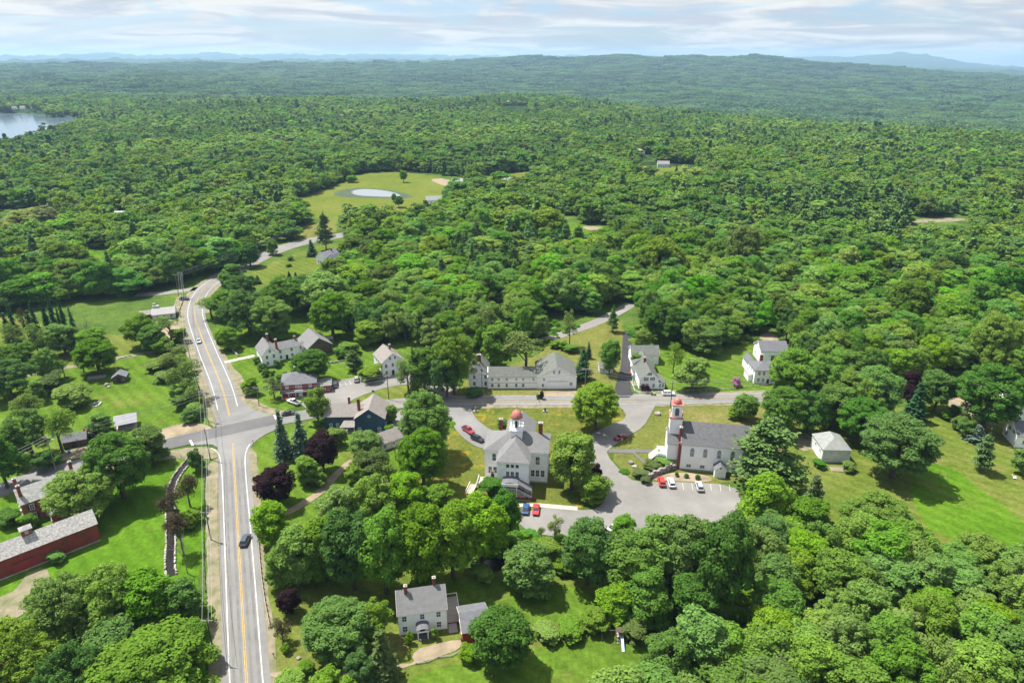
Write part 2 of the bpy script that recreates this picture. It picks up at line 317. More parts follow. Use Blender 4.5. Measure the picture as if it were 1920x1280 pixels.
def grass_mat(name, cols, scale=0.035, mow=0.0, yellow=None):
    """turf: three tones on a large noise, tufts on a fine one, faint mowing stripes, worn yellow patches"""
    m, nt, N, L, b = new_mat(name); b.inputs['Roughness'].default_value = 1.0; b.inputs['Specular IOR Level'].default_value = 0.0
    tc = N.new('ShaderNodeTexCoord')
    def noise(sc, det, off=0):
        mp = N.new('ShaderNodeMapping'); mp.inputs['Location'].default_value = (off, off*.7, 0); L.new(tc.outputs['Object'], mp.inputs[0])
        n = N.new('ShaderNodeTexNoise'); n.inputs['Scale'].default_value = sc; n.inputs['Detail'].default_value = det; n.inputs['Roughness'].default_value = 0.65; L.new(mp.outputs[0], n.inputs['Vector']); return n.outputs[0]
    cr = N.new('ShaderNodeValToRGB'); L.new(noise(scale, 8), cr.inputs[0]); e = cr.color_ramp.elements
    e[0].position = 0.33; e[0].color = (*cols[0], 1); e[1].position = 0.68; e[1].color = (*cols[2], 1); k = e.new(0.5); k.color = (*cols[1], 1)
    last = cr.outputs[0]
    if yellow:
        r = N.new('ShaderNodeMapRange'); r.inputs[1].default_value = 0.56; r.inputs[2].default_value = 0.70; L.new(noise(scale*1.7, 9, 31.7), r.inputs[0])
        mx = N.new('ShaderNodeMix'); mx.data_type = 'RGBA'; L.new(r.outputs[0], mx.inputs[0]); L.new(last, mx.inputs[6]); mx.inputs[7].default_value = (*yellow, 1); last = mx.outputs[2]
    f = N.new('ShaderNodeMapRange'); f.inputs[1].default_value = 0.25; f.inputs[2].default_value = 0.75; f.inputs[3].default_value = 0.62; f.inputs[4].default_value = 1.34; L.new(noise(0.9, 6, 5.1), f.inputs[0])
    hs = N.new('ShaderNodeHueSaturation'); L.new(last, hs.inputs['Color'])
    val = f.outputs[0]
    if mow:
        wv = N.new('ShaderNodeTexWave'); wv.bands_direction = 'DIAGONAL'; wv.inputs['Scale'].default_value = 0.11; wv.inputs['Distortion'].default_value = 1.5; wv.inputs['Detail'].default_value = 2; L.new(tc.outputs['Object'], wv.inputs['Vector'])
        r = N.new('ShaderNodeMapRange'); r.inputs[3].default_value = 1-mow; r.inputs[4].default_value = 1+mow; L.new(wv.outputs[0], r.inputs[0])
        mu = N.new('ShaderNodeMath'); mu.operation = 'MULTIPLY'; L.new(val, mu.inputs[0]); L.new(r.outputs[0], mu.inputs[1]); val = mu.outputs[0]
    md = N.new('ShaderNodeMapRange'); md.inputs[1].default_value = 0.3; md.inputs[2].default_value = 0.7; md.inputs[3].default_value = 0.84; md.inputs[4].default_value = 1.14; L.new(noise(0.2, 7, 17.3), md.inputs[0])
    mu2 = N.new('ShaderNodeMath'); mu2.operation = 'MULTIPLY'; L.new(val, mu2.inputs[0]); L.new(md.outputs[0], mu2.inputs[1]); val = mu2.outputs[0]
    L.new(val, hs.inputs['Value']); L.new(hs.outputs[0], b.inputs['Base Color'])
    bp = N.new('ShaderNodeBump'); bp.inputs['Strength'].default_value = 0.6; bp.inputs['Distance'].default_value = 0.15; L.new(noise(1.6, 5, 9), bp.inputs['Height']); L.new(bp.outputs[0], b.inputs['Normal'])
    return m
M['lawn_green'] = grass_mat('lawn_green', [(0.0555,0.0999,0.0118),(0.0703,0.1257,0.0140),(0.0887,0.1405,0.0192)], mow=0.10, yellow=(0.1109,0.1257,0.0296))
M['lawn_vivid'] = grass_mat('lawn_vivid', [(0.0444,0.1035,0.0074),(0.0606,0.1294,0.0096),(0.0777,0.1442,0.0133)], mow=0.09, yellow=(0.105,0.125,0.03))
M['lawn_dry'] = grass_mat('lawn_dry', [(0.0851,0.0999,0.0222),(0.1109,0.1221,0.0296),(0.1405,0.1331,0.0458)], yellow=(0.1737,0.1405,0.0629))
M['lawn_mixed'] = grass_mat('lawn_mixed', [(0.0629,0.0961,0.0148),(0.0887,0.1183,0.0207),(0.1183,0.1294,0.0332)], yellow=(0.1553,0.1368,0.0518), mow=0.09)
M['green_common'] = grass_mat('green_common', [(0.0555,0.0851,0.0148),(0.0887,0.1035,0.0207),(0.1257,0.1183,0.0259)], scale=0.09, yellow=(0.2514,0.1775,0.0185))
M['field'] = grass_mat('field', [(0.0813,0.1072,0.0178),(0.0999,0.1257,0.0222),(0.1221,0.1368,0.0310)], scale=0.02, mow=0.03)
M['brush'] = grass_mat('brush', [(0.035,0.062,0.014),(0.058,0.10,0.020),(0.085,0.13,0.026)], scale=0.06)
# ------------------------------------------------------------------ terrain
def z_of(px, py, r):
    u, v = (px-960)/FPX, (py-640)/FPX
    return CAM_H + r*(-PS-v*PC)/math.hypot(u, PC-v*PS)
def az_of(px): return math.atan2((px-960)/FPX, 1/PC*1.0)
_rings = []
def ring(samples):
    """samples: (photo column, distance, skyline row or None, height or None) -> one line of hill heights by bearing"""
    a = [az_of(s[0]) for s in samples]
    r = [s[1] for s in samples]
    z = [z_of(s[0], s[2], s[1]) if s[2] is not None else s[3] for s in samples]
    _rings.append((a, r, z))
ring([(-400, 950, None, 0), (1000, 950, None, 0), (1500, 850, None, 0), (1920, 780, None, 0), (2300, 760, None, 0)])
ring([(-400, 2300, None, 0), (0, 2300, None, 0), (300, 1900, 207, None), (500, 1900, 197, None), (700, 2000, 197, None), (950, 2100, 187, None), (1060, 2050, 191, None),
      (1200, 1850, 212, None), (1400, 1550, 233, None), (1600, 1380, 252, None), (1920, 1230, 272, None), (2300, 1150, None, -25)])
ring([(-400, 2900, None, -4), (0, 2900, None, -4), (400, 2800, None, -22), (800, 2900, None, -62), (1200, 2750, None, -75), (1600, 2300, None, -85), (1920, 2100, None, -95), (2300, 2100, None, -95)])
ring([(-400, 3600, None, 0), (0, 3600, None, 0), (180, 3600, 160, None), (270, 3600, 147, None), (350, 3600, 158, None), (700, 4000, 166, None), (1000, 4000, 168, None), (1300, 4000, 174, None), (1600, 3900, 190, None), (1920, 3700, 210, None), (2300, 3700, None, -110)])
ring([(-400, 5200, 140, None), (0, 5200, 141, None), (400, 5200, 140, None), (800, 5300, 139, None), (1200, 5300, 137, None), (1500, 5300, 146, None), (1750, 5200, 160, None), (1920, 5000, 172, None), (2300, 5000, 180, None)])
ring([(-400, 6600, 124, None), (0, 6600, 123.5, None), (300, 6600, 122, None), (600, 6600, 121, None), (850, 6600, 119, None), (900, 6600, 114, None), (960, 6600, 109.5, None), (1050, 6600, 110.5, None), (1110, 6600, 107.5, None),
      (1180, 6600, 106.5, None), (1250, 6600, 110, None), (1320, 6600, 108.5, None), (1400, 6600, 106, None), (1470, 6600, 112, None), (1560, 6600, 121, None), (1700, 6600, 132, None), (1920, 6600, 148, None), (2300, 6600, 160, None)])
ring([(-400, 8600, None, -70), (2300, 8600, None, -80)])
ring([(-400, 11500, 113, None), (0, 11500, 114.5, None), (250, 11500, 112, None), (600, 11500, 113.5, None), (900, 11500, 114, None), (1100, 11500, 122, None), (1500, 11500, 126, None), (1920, 11500, 136, None), (2300, 11500, 136, None)])
ring([(-400, 14500, None, -60), (2300, 14500, None, -60)])
ring([(-400, 20000, 106, None), (0, 20000, 105, None), (100, 20000, 104, None), (190, 20000, 99.5, None), (260, 20000, 104, None), (350, 20000, 102, None), (410, 20000, 98, None), (450, 20000, 103, None), (540, 20000, 101, None), (600, 20000, 104, None),
      (700, 20000, 102, None), (850, 20000, 104, None), (950, 20000, 105, None), (1080, 20000, 104, None), (1200, 20000, 106, None), (1450, 20000, 110, None), (1480, 20000, 109, None), (1530, 20000, 106.5, None), (1600, 20000, 107, None), (1640, 20000, 103.5, None),
      (1690, 20000, 98.5, None), (1740, 20000, 104, None), (1800, 20000, 115, None), (1850, 20000, 122, None), (1920, 20000, 127, None), (2300, 20000, 128, None)])
ring([(-400, 22500, None, -150), (2300, 22500, None, -150)])
LAKE_Z = -3.0
LAKE = GP([(-500, 330), (-100, 290), (-20, 280), (40, 264), (90, 250), (135, 238), (155, 224), (128, 217.5), (112, 220.5), (92, 220.5), (80, 213.5), (40, 212), (0, 212.5), (-500, 213)], LAKE_Z)
def _hash_noise(x, y):
    return (np.sin(x*0.0091+1.3*np.sin(y*0.0063))+np.sin(y*0.0117+1.7*np.sin(x*0.0049))+0.6*np.sin(x*0.023+y*0.017)+0.5*np.sin(x*0.031-y*0.027))/3.1
def terrain_z(X, Y):
    X = np.atleast_1d(np.asarray(X, float)); Y = np.atleast_1d(np.asarray(Y, float))
    r = np.hypot(X, Y); az = np.arctan2(X, np.maximum(Y, 1e-6)); az = np.where(Y <= 0, np.sign(X)*1.57, az)
    z = np.zeros_like(r); pr = np.zeros_like(r); pz = np.zeros_like(r)
    for a, rr, zz in _rings:
        cr, cz = np.interp(az, a, rr), np.interp(az, a, zz)
        t = np.clip((r-pr)/np.maximum(cr-pr, 1), 0, 1); ts = t*t*(3-2*t); t = 0.5*t+0.5*ts
        z = np.where(r >= pr, pz+(cz-pz)*t, z); pr, pz = cr, cz
    amp = np.clip((r-1100)/3500, 0, 1)*24
    z = z+_hash_noise(X, Y)*amp*np.where(r > 9000, 2.0, 1.0)
    return z
def make_terrain():
    az = np.concatenate([np.linspace(-math.pi, -0.95, 26)[:-1], np.linspace(-0.95, 0.95, 420), np.linspace(0.95, math.pi, 26)[1:]])
    lake = LAKE
    def sheet(name, rs, m, label):
        V = []; F = []; n = len(az)
        for r in rs:
            X, Y = r*np.sin(az), r*np.cos(az); Z = terrain_z(X, Y)
            for k in range(n):
                z = Z[k]
                if 1000 < r < 2300 and X[k] < -500 and in_poly(X[k], Y[k], lake): z = min(z, LAKE_Z-4)
                V.append((X[k], Y[k], z))
        for i in range(len(rs)-1):
            for k in range(n-1): F.append((i*n+k, i*n+k+1, (i+1)*n+k+1, (i+1)*n+k))
        me = bpy.data.meshes.new(name); me.from_pydata(V, [], F); me.update(); me.polygons.foreach_set('use_smooth', [True]*len(F))
        o = link(name, me, None, m); tag(o, label, None, None, 'structure'); return o
    sheet('ground', [0.01, 40, 90, 140, 200, 300, 400, 500, 600, 700, 760], M['brush'], 'rough green ground under the village and nearest woods')
    rs = [760]; r = 760.0
    while r < 22500:
        r *= 1.018; rs.append(r)
    sheet('hills', rs, M['canopy'], 'wooded hills rolling back to hazy blue mountains on the horizon')
def canopy_mat():
    m, nt, N, L, b = new_mat('canopy'); b.inputs['Roughness'].default_value = 1; b.inputs['Specular IOR Level'].default_value = 0.0
    tc = N.new('ShaderNodeTexCoord')
    vo = N.new('ShaderNodeTexVoronoi'); vo.inputs['Scale'].default_value = 0.075; L.new(tc.outputs['Object'], vo.inputs['Vector'])
    n1 = N.new('ShaderNodeTexNoise'); n1.inputs['Scale'].default_value = 0.0016; n1.inputs['Detail'].default_value = 9; n1.inputs['Roughness'].default_value = 0.7; L.new(tc.outputs['Object'], n1.inputs['Vector'])
    cr = N.new('ShaderNodeValToRGB'); L.new(n1.outputs[0], cr.inputs[0]); e = cr.color_ramp.elements
    e[0].position = 0.36; e[0].color = (0.014, 0.032, 0.012, 1); e[1].position = 0.68; e[1].color = (0.048, 0.085, 0.020, 1)
    hs = N.new('ShaderNodeHueSaturation'); sp = N.new('ShaderNodeSeparateColor'); L.new(vo.outputs['Color'], sp.inputs[0])
    r = N.new('ShaderNodeMapRange'); r.inputs[3].default_value = 0.5; r.inputs[4].default_value = 1.35; L.new(sp.outputs[0], r.inputs[0]); L.new(r.outputs[0], hs.inputs['Value']); L.new(cr.outputs[0], hs.inputs['Color'])
    L.new(hs.outputs[0], b.inputs['Base Color'])
    bp = N.new('ShaderNodeBump'); bp.invert = True; bp.inputs['Strength'].default_value = 1.0; bp.inputs['Distance'].default_value = 6.0; L.new(vo.outputs['Distance'], bp.inputs['Height']); L.new(bp.outputs[0], b.inputs['Normal'])
    return m
M['canopy'] = canopy_mat()
make_terrain()

# ------------------------------------------------------------------ flat surfaces
def water_mat(name, deep, rough=0.08, bump=0.02, scale=0.6):
    m, nt, N, L, b = new_mat(name); b.inputs['Base Color'].default_value = (*deep, 1); b.inputs['Roughness'].default_value = rough
    b.inputs['IOR'].default_value = 1.33; b.inputs['Specular IOR Level'].default_value = 0.6
    tc = N.new('ShaderNodeTexCoord'); nz = N.new('ShaderNodeTexNoise'); nz.inputs['Scale'].default_value = scale; nz.inputs['Detail'].default_value = 3; L.new(tc.outputs['Object'], nz.inputs['Vector'])
    bp = N.new('ShaderNodeBump'); bp.inputs['Strength'].default_value = 0.25; bp.inputs['Distance'].default_value = bump; L.new(nz.outputs[0], bp.inputs['Height']); L.new(bp.outputs[0], b.inputs['Normal'])
    return m
M['lake'] = water_mat('lake', (0.09, 0.13, 0.17), 0.12, 0.03, 0.2)
M['pond'] = water_mat('pond', (0.15, 0.175, 0.19), 0.05, 0.004, 0.5)
M['pond_edge'] = mat('pond_edge', (0.035, 0.06, 0.025), 0.7, 0.2, 0.2)
M['stream'] = water_mat('stream', (0.012, 0.010, 0.008), 0.2, 0.02, 1.0)
_lift = {}
rngj = random.Random(5); FLAT = []
def sheet(name, pts, z, m, sm=2, px=True, jitter=0.0, label=None, kind='structure', step=3.0):
    """one flat surface at height z, outline given in photo pixels (px) or metres; jitter roughens grass and gravel edges"""
    w = GP(pts) if px else list(pts)
    FLAT.append(w)
    if sm: w = chaikin(w, sm, True)
    if jitter:
        q = []
        for i in range(len(w)):
            a, b = w[i], w[(i+1) % len(w)]; n = max(1, int(math.dist(a, b)/step))
            for k in range(n):
                t = k/n; q.append((a[0]+(b[0]-a[0])*t+rngj.uniform(-jitter, jitter), a[1]+(b[1]-a[1])*t+rngj.uniform(-jitter, jitter)))
        w = q
    k = round(z, 3); n = _lift.get(k, 0); _lift[k] = n+1; z = z+0.0011*n
    vs_ = [Vector((x, y, z)) for x, y in w]
    tris = tessellate_polygon([vs_])
    me = bpy.data.meshes.new(name); me.from_pydata([tuple(v) for v in vs_], [], [tuple(t) for t in tris]); me.update()
    bm = bmesh.new(); bm.from_mesh(me); bmesh.ops.recalc_face_normals(bm, faces=bm.faces)
    if sum(f.normal.z for f in bm.faces) < 0: bmesh.ops.reverse_faces(bm, faces=bm.faces)
    bm.to_mesh(me); bm.free()
    o = link(name, me, None, m); tag(o, label, None, None, kind); return o
def ribbon_mesh(name, pts, width, z, dash=None, off=0.0):
    V = []; F = []; n = len(pts)
    for i, p in enumerate(pts):
        a = pts[max(0, i-1)]; b = pts[min(n-1, i+1)]; d = Vector((b[0]-a[0], b[1]-a[1], 0)).normalized(); nn = Vector((-d.y, d.x, 0))
        w = width(i/(n-1)) if callable(width) else width
        c = Vector((p[0], p[1], z))+nn*off
        V += [tuple(c+nn*w/2), tuple(c-nn*w/2)]
    for i in range(n-1):
        F.append((2*i+1, 2*i+3, 2*i+2, 2*i))
    me = bpy.data.meshes.new(name); me.from_pydata(V, [], F); me.update(); return me
def ribbon(name, pts, width, z, m, px=True, sm=3, off=0.0, label=None, kind='structure', parent=None):
    w = chaikin(GP(pts) if px else pts, sm)
    o = link(name, ribbon_mesh(name, w, width, z, off=off), parent, m)
    if not parent: tag(o, label, None, None, kind)
    return o
ZL, ZG, ZR, ZM = 0.03, 0.10, 0.16, 0.24      # lawn, gravel, road, paint
# lawns
sheet('lawn', [(40,690),(330,640),(352,680),(388,770),(388,803),(310,818),(200,835),(60,868),(-60,900),(-60,700)], ZL, M['lawn_green'], 1, jitter=.5, label='broad green lawn round the small brown shed left of the road')
sheet('lawn', [(-60,590),(60,600),(200,640),(330,592),(348,640),(200,668),(60,702),(-60,725)], ZL, M['lawn_mixed'], 1, jitter=.5, label='rough lawn with young trees beyond the gravel drive')
sheet('lawn', [(-80,905),(60,888),(200,872),(330,852),(385,850),(386,1110),(300,1180),(-80,1260)], ZL, M['lawn_vivid'], 1, jitter=.4, label='vivid green lawn beside the red barn and brick house')
sheet('lawn', [(470,830),(530,802),(620,795),(750,800),(765,870),(720,960),(600,1010),(480,1010),(474,900)], ZL, M['lawn_green'], 1, jitter=.4, label='green lawn with spruces and purple trees behind the blue house')
sheet('lawn', [(480,985),(640,1010),(760,1060),(1000,1080),(1140,1090),(1260,1170),(1300,1250),(1000,1420),(700,1420),(510,1400),(495,1150)], ZL, M['lawn_mixed'], 1, jitter=.4, label='sloping lawn round the white colonial house with two chimneys')
sheet('lawn', [(835,1075),(1010,1085),(1120,1110),(1130,1140),(1060,1170),(950,1165),(840,1120)], ZL+.02, M['lawn_green'], 2, jitter=.4, label='sunlit green lawn behind the small red shed')
sheet('lawn', [(385,632),(420,600),(640,575),(780,640),(775,700),(690,707),(600,722),(540,775),(480,772),(440,720),(405,662)], ZL, M['lawn_green'], 1, jitter=.4, label='farmyard lawn round the white farmhouse and grey barn')
sheet('lawn', [(640,757),(690,733),(760,719),(810,728),(830,742),(860,748),(760,756)], ZL, M['lawn_mixed'], 1, jitter=.4, label='grass strip between the side street and the main street')
sheet('lawn', [(860,747),(868,715),(900,695),(1000,672),(1030,645),(1090,610),(1165,590),(1172,640),(1162,690),(1160,747)], ZL, M['lawn_dry'], 1, jitter=.4, label='dry grass field behind the long white building')
sheet('lawn', [(1180,746),(1188,640),(1260,630),(1340,650),(1460,640),(1490,742)], ZL, M['lawn_green'], 1, jitter=.4, label='lawn between the two white houses north of the street')
sheet('lawn', [(830,757),(1232,757),(1212,800),(1142,848),(1128,958),(940,952),(900,980),(800,975),(760,880),(830,842),(850,800)], ZL, M['green_common'], 1, jitter=.4, label='village green with yellow flowers in front of the town hall')
sheet('lawn', [(1222,760),(1445,750),(1460,770),(1510,800),(1480,860),(1385,908),(1195,908),(1135,850),(1212,792)], ZL, M['lawn_dry'], 1, jitter=.3, label='dry lawn around the white church')
sheet('lawn', [(1470,805),(1740,755),(1790,738),(2050,735),(2050,1090),(1700,1060),(1560,1060),(1400,1010),(1470,900)], ZL, M['lawn_mixed'], 1, jitter=.5, label='wide lawn round the white garage and the houses at the right edge')
sheet('lawn', [(1700,885),(1765,860),(1850,925),(1930,985),(1930,1050),(1790,1015),(1718,975)], ZL+.02, M['lawn_vivid'], 2, jitter=.5, label='freshly green lawn strip below the large maple')
sheet('lawn', [(1170,1180),(1290,1170),(1260,1240),(1140,1290),(960,1330),(780,1330),(760,1260),(960,1225),(1060,1200)], ZL+.02, M['lawn_green'], 2, jitter=.5, label='lower lawn with the wooden swing set')
sheet('lawn', [(452,528),(480,504),(560,472),(630,452),(640,500),(570,528),(470,540)], ZL, M['lawn_mixed'], 1, jitter=.4, label='mown bank beside the upper road bend')
sheet('lawn', [(545,440),(575,422),(612,412),(640,432),(600,445),(560,452)], ZL, M['lawn_dry'], 1, jitter=.4, label='small roadside field beyond the upper road bend')
sheet('lawn', [(140,470),(218,468),(224,505),(150,508)], ZL, M['lawn_vivid'], 1, jitter=.4, label='small lawn in a clearing of the left woods')
sheet('lawn', [(10,395),(120,395),(130,450),(0,450)], ZL, M['lawn_dry'], 1, jitter=.4, label='pale meadow with willow scrub in the left woods')
FIELD = [(545,372),(600,362),(640,345),(668,327),(705,324),(760,323),(835,333),(842,345),(838,365),(832,388),(800,400),(760,412),(700,425),(640,425),(590,410)]
sheet('field', FIELD, ZL, M['field'], 1, jitter=1.0, label='open hay field round the pond')
sheet('field', [(900,331),(1010,320),(1005,338),(950,352),(905,355)], ZL, M['field'], 1, jitter=1.0, label='small hay field with sheds in the middle woods')
sheet('field', [(1195,320),(1240,313),(1300,312),(1305,326),(1240,338),(1200,338)], ZL, M['field'], 1, jitter=1.0, label='small yard round the distant pale blue house')
sheet('field', [(1050,425),(1080,415),(1140,425),(1148,440),(1110,462),(1060,462)], ZL, M['lawn_green'], 1, jitter=.6, label='grass clearing with parked cars in the middle woods')
sheet('field', [(900,560),(1000,545),(1020,600),(980,640),(900,640)], ZL+.02, M['lawn_mixed'], 1, jitter=.6, label='brushy meadow behind the long white building')
# bare earth, gravel and paths
sheet('path', [(985,412),(1015,406),(1050,408),(1048,414),(1010,414)], ZG, M['dirt'], 1, jitter=.5, label='bare earth patch left of the middle clearing')
sheet('path', [(1092,424),(1120,425),(1150,431),(1152,436),(1118,433),(1094,429)], ZG, M['dirt'], 1, jitter=.5, label='bare earth track right of the middle clearing')
sheet('path', [(1704,412),(1808,408),(1810,415),(1708,419)], ZG, M['gravel'], 1, jitter=.5, label='bare earth strip in the woods at right')
sheet('path', [(800,336),(840,335),(848,346),(835,350)], ZG, M['dirt'], 1, jitter=.4, label='sandy yard at the far end of the hay field')
sheet('path', [(1420,628),(1450,622),(1465,642),(1425,648)], ZG, M['dirt'], 1, jitter=.4, label='bare earth patch behind the white barn')
sheet('shoulder', [(384,878),(400,862),(416,858),(420,1060),(432,1290),(436,1420),(398,1420),(392,1290),(388,1080)], ZG, M['gravel'], 1, jitter=.35, label='sandy left shoulder of the main road near the camera')
sheet('shoulder', [(458,848),(478,836),(486,900),(492,1000),(508,1150),(524,1290),(530,1420),(494,1420),(480,1060)], ZG, M['gravel'], 1, jitter=.35, label='sandy right shoulder of the main road near the camera')
sheet('shoulder', [(340,562),(356,556),(366,640),(390,690),(416,790),(396,806),(386,760),(366,700),(338,640),(333,600)], ZG, M['gravel'], 1, jitter=.35, label='sandy left shoulder of the main road beyond the junction')
sheet('shoulder', [(388,625),(405,640),(432,680),(452,705),(476,752),(520,768),(560,772),(500,792),(450,770),(420,715),(394,662)], ZG, M['gravel'], 1, jitter=.35, label='sandy right shoulder of the main road beyond the junction')
sheet('shoulder', [(-60,935),(60,902),(170,876),(330,842),(404,836),(418,862),(330,856),(170,888),(60,914),(-60,952)], ZG, M['gravel'], 1, jitter=.35, label='sandy lower verge of the cross street')
sheet('shoulder', [(300,806),(340,794),(392,796),(400,806),(330,822),(230,842),(100,868),(90,860)], ZG, M['dirt'], 1, jitter=.35, label='bare sandy corner beside the cross street')
sheet('shoulder', [(640,762),(760,744),(900,741),(1160,740),(1440,732),(1800,718),(1940,715),(1940,738),(1800,741),(1440,758),(1160,764),(880,766),(760,766)], ZG, M['gravel'], 1, jitter=.35, label='gravel edges of the main street')
sheet('path', [(526,962),(560,944),(592,922),(622,890),(652,862),(664,862),(640,888),(606,926),(570,950),(536,968)], ZG, M['dirt'], 1, jitter=.15, label='sandy path leading from the road behind the blue house')
ribbon('driveway', [(50,704),(100,694),(160,683),(240,668),(310,656),(352,650),(380,646)], 3.4, ZG+.02, M['gravel'], label='pale gravel drive crossing the left lawns')
ribbon('driveway', [(418,680),(450,673),(478,667)], 2.6, ZG+.02, M['concrete'], label='pale drive from the road to the white farmhouse')
sheet('driveway', [(40,908),(55,880),(90,858),(135,842),(192,826),(194,832),(140,852),(80,880),(62,905)], ZG+.02, M['gravel'], 1, jitter=.15, label='sandy drive beside the dark pickup')
sheet('driveway', [(-60,1135),(20,1114),(42,1090),(52,1074),(86,1062),(96,1088),(74,1108),(60,1150),(-60,1185)], ZG+.02, M['gravel'], 1, jitter=.2, label='gravel yard below the red barn')
sheet('driveway', [(780,1243),(770,1228),(790,1212),(866,1196),(868,1214),(812,1236),(740,1258),(640,1272),(500,1272),(500,1258),(640,1258),(740,1245)], ZG+.02, M['dirt'], 1, jitter=.2, label='sandy drive to the white colonial house')
sheet('driveway', [(820,700),(852,690),(862,742),(816,745)], ZG+.02, M['dirt'], 1, jitter=.2, label='shaded dirt drive left of the long white building')
sheet('driveway', [(1012,734),(1086,731),(1092,744),(1008,745)], ZG+.02, M['dirt'], 1, jitter=.2, label='dirt drive before the white barn door')
sheet('driveway', [(1490,815),(1520,810),(1530,838),(1500,850)], ZG+.02, M['gravel'], 1, jitter=.2, label='gravel spot beside the white garage')
sheet('driveway', [(1765,755),(1790,742),(1835,760),(1870,790),(1862,800),(1820,778)], ZG+.02, M['dirt'], 1, jitter=.2, label='dirt drive under the round maple')
sheet('driveway', [(284,604),(326,597),(340,618),(330,640),(300,632)], ZG+.02, M['dirt'], 1, jitter=.2, label='sandy yard below the low white workshop')
sheet('driveway', [(292,606),(330,596),(348,560),(334,552),(322,580),(292,590)], ZG+.03, M['gravel'], 1, jitter=.2, label='gravel apron beside the low white workshop')
sheet('driveway', [(1147,746),(1190,746),(1180,722),(1186,668),(1184,642),(1181,620),(1169,620),(1167,640),(1165,682),(1155,722)], ZR+.03, M['asphalt_new'], 1, label='fresh black asphalt drive beside the white house')
sheet('driveway', [(725,805),(745,770),(770,766),(768,800),(760,835),(735,840)], ZG+.02, M['lot'], 1, label='paved drive right of the blue house')
ribbon('lane', [(1005,645),(1040,632),(1075,620),(1110,608),(1150,590),(1185,570)], 6.0, ZG+.02, M['lot'], label='grey lane climbing past the field behind the long building')
ribbon('lane', [(255,553),(300,551),(345,545),(372,541)], 6.0, ZR-.03, M['lot'], label='pale side lane joining the upper road bend')
# roads
MAIN = [(486,1600),(470,1400),(463,1280),(450,1060),(441,905),(438,860),(433,792),(427,766),(418,730),(405,697),(392,668),(379,634),(370,610),(365,590),(367,570),(376,550),(391,535),(408,524),(424,514),(442,505),(462,496),(492,480),(540,461),(600,447),(680,436)]
CROSS = [(-160,965),(0,918),(60,896),(160,869),(290,838),(390,815),(480,797),(560,780),(640,767),(740,757.5),(800,752),(870,750.5),(1000,750.5),(1170,750.5),(1290,749),(1440,745),(1600,737),(1775,730),(1920,724),(2100,718)]
ribbon('shoulder', MAIN[13:], 14.0, ZG+.03, M['gravel'], label='sandy shoulders of the upper road')
ribbon('main_road', MAIN[-8:], 11.5, ZR-.004, M['lot'], label='paler upper stretch of the main road towards the hay field')
ribbon('main_road', MAIN, 9.0, ZR, M['asphalt'], label='grey main road with double yellow line running up the left side')
for k_, o_ in enumerate((-2.35, -.95, .95, 2.35)): ribbon('tyre_track', MAIN[:6], .55, ZR+.0175, M['asphalt_wear'], off=o_, label='faint %s tyre track along the main road near the camera' % ['outer right', 'inner right', 'inner left', 'outer left'][k_])
ribbon('cross_street', CROSS, 7.4, ZR+.012, M['asphalt'], label='village street crossing below the long white building')
ribbon('cross_street', [(300,836),(345,825),(395,813.5),(460,799),(528,784)], 7.2, ZR+.03, M['asphalt_dark'], sm=1, label='darker repaved strip of street across the junction')
sheet('junction', [(412,800),(400,812),(360,824),(362,836),(396,832),(412,842),(418,862),(462,862),(468,838),(490,818),(530,800),(520,780),(490,774),(462,762),(445,740),(415,745)], ZR+.006, M['asphalt'], 1, label='flared asphalt of the road junction')
sheet('parking_lot', [(556,770),(590,726),(608,717),(687,705),(700,713),(760,699),(800,694),(838,690),(852,700),(846,735),(830,745),(806,729),(760,720),(723,727),(690,737),(655,752),(645,768)], ZR-.02, M['lot'], 1, label='pale asphalt lot and side street by the red store')
sheet('street_loop', [(826,752),(892,752),(884,766),(888,780),(902,794),(922,807),(965,825),(965,852),(905,842),(882,832),(859,812),(845,790),(836,770)], ZR-.008, M['asphalt'], 1, label='curved street left of the town hall')
sheet('parking_lot', [(1150,752),(1234,752),(1221,775),(1207,800),(1178,818),(1145,839),(1135,851),(1167,887),(1192,905),(1265,903),(1378,909),(1393,940),(1396,1012),(1280,1022),(1150,1012),(1030,1007),(972,988),(976,962),(1030,950),(1084,957),(1121,955),(1138,930),(1140,906),(1120,882),(1104,865),(1097,822),(1120,808),(1153,793),(1170,787),(1175,775)], ZR-.012, M['lot'], 1, label='street and parking lot between town hall and church')
sheet('footpath', [(1142,842),(1245,843),(1250,850),(1204,849),(1190,848),(1212,868),(1236,858),(1244,861),(1212,874),(1186,850),(1140,849)], ZG+.04, M['asphalt_dark'], 0, label='asphalt footpath to the church door')
sheet('footpath', [(934,945),(1012,944),(1083,950),(1083,957.5),(1000,950.5),(938,951.5)], ZR+.02, M['concrete'], 0, label='pale concrete walk below the town hall')
sheet('planting_bed', [(1228,893),(1275,884),(1335,893),(1334,905),(1265,902),(1222,901)], ZG+.04, M['dirt'], 1, label='mulched bed under the church windows')
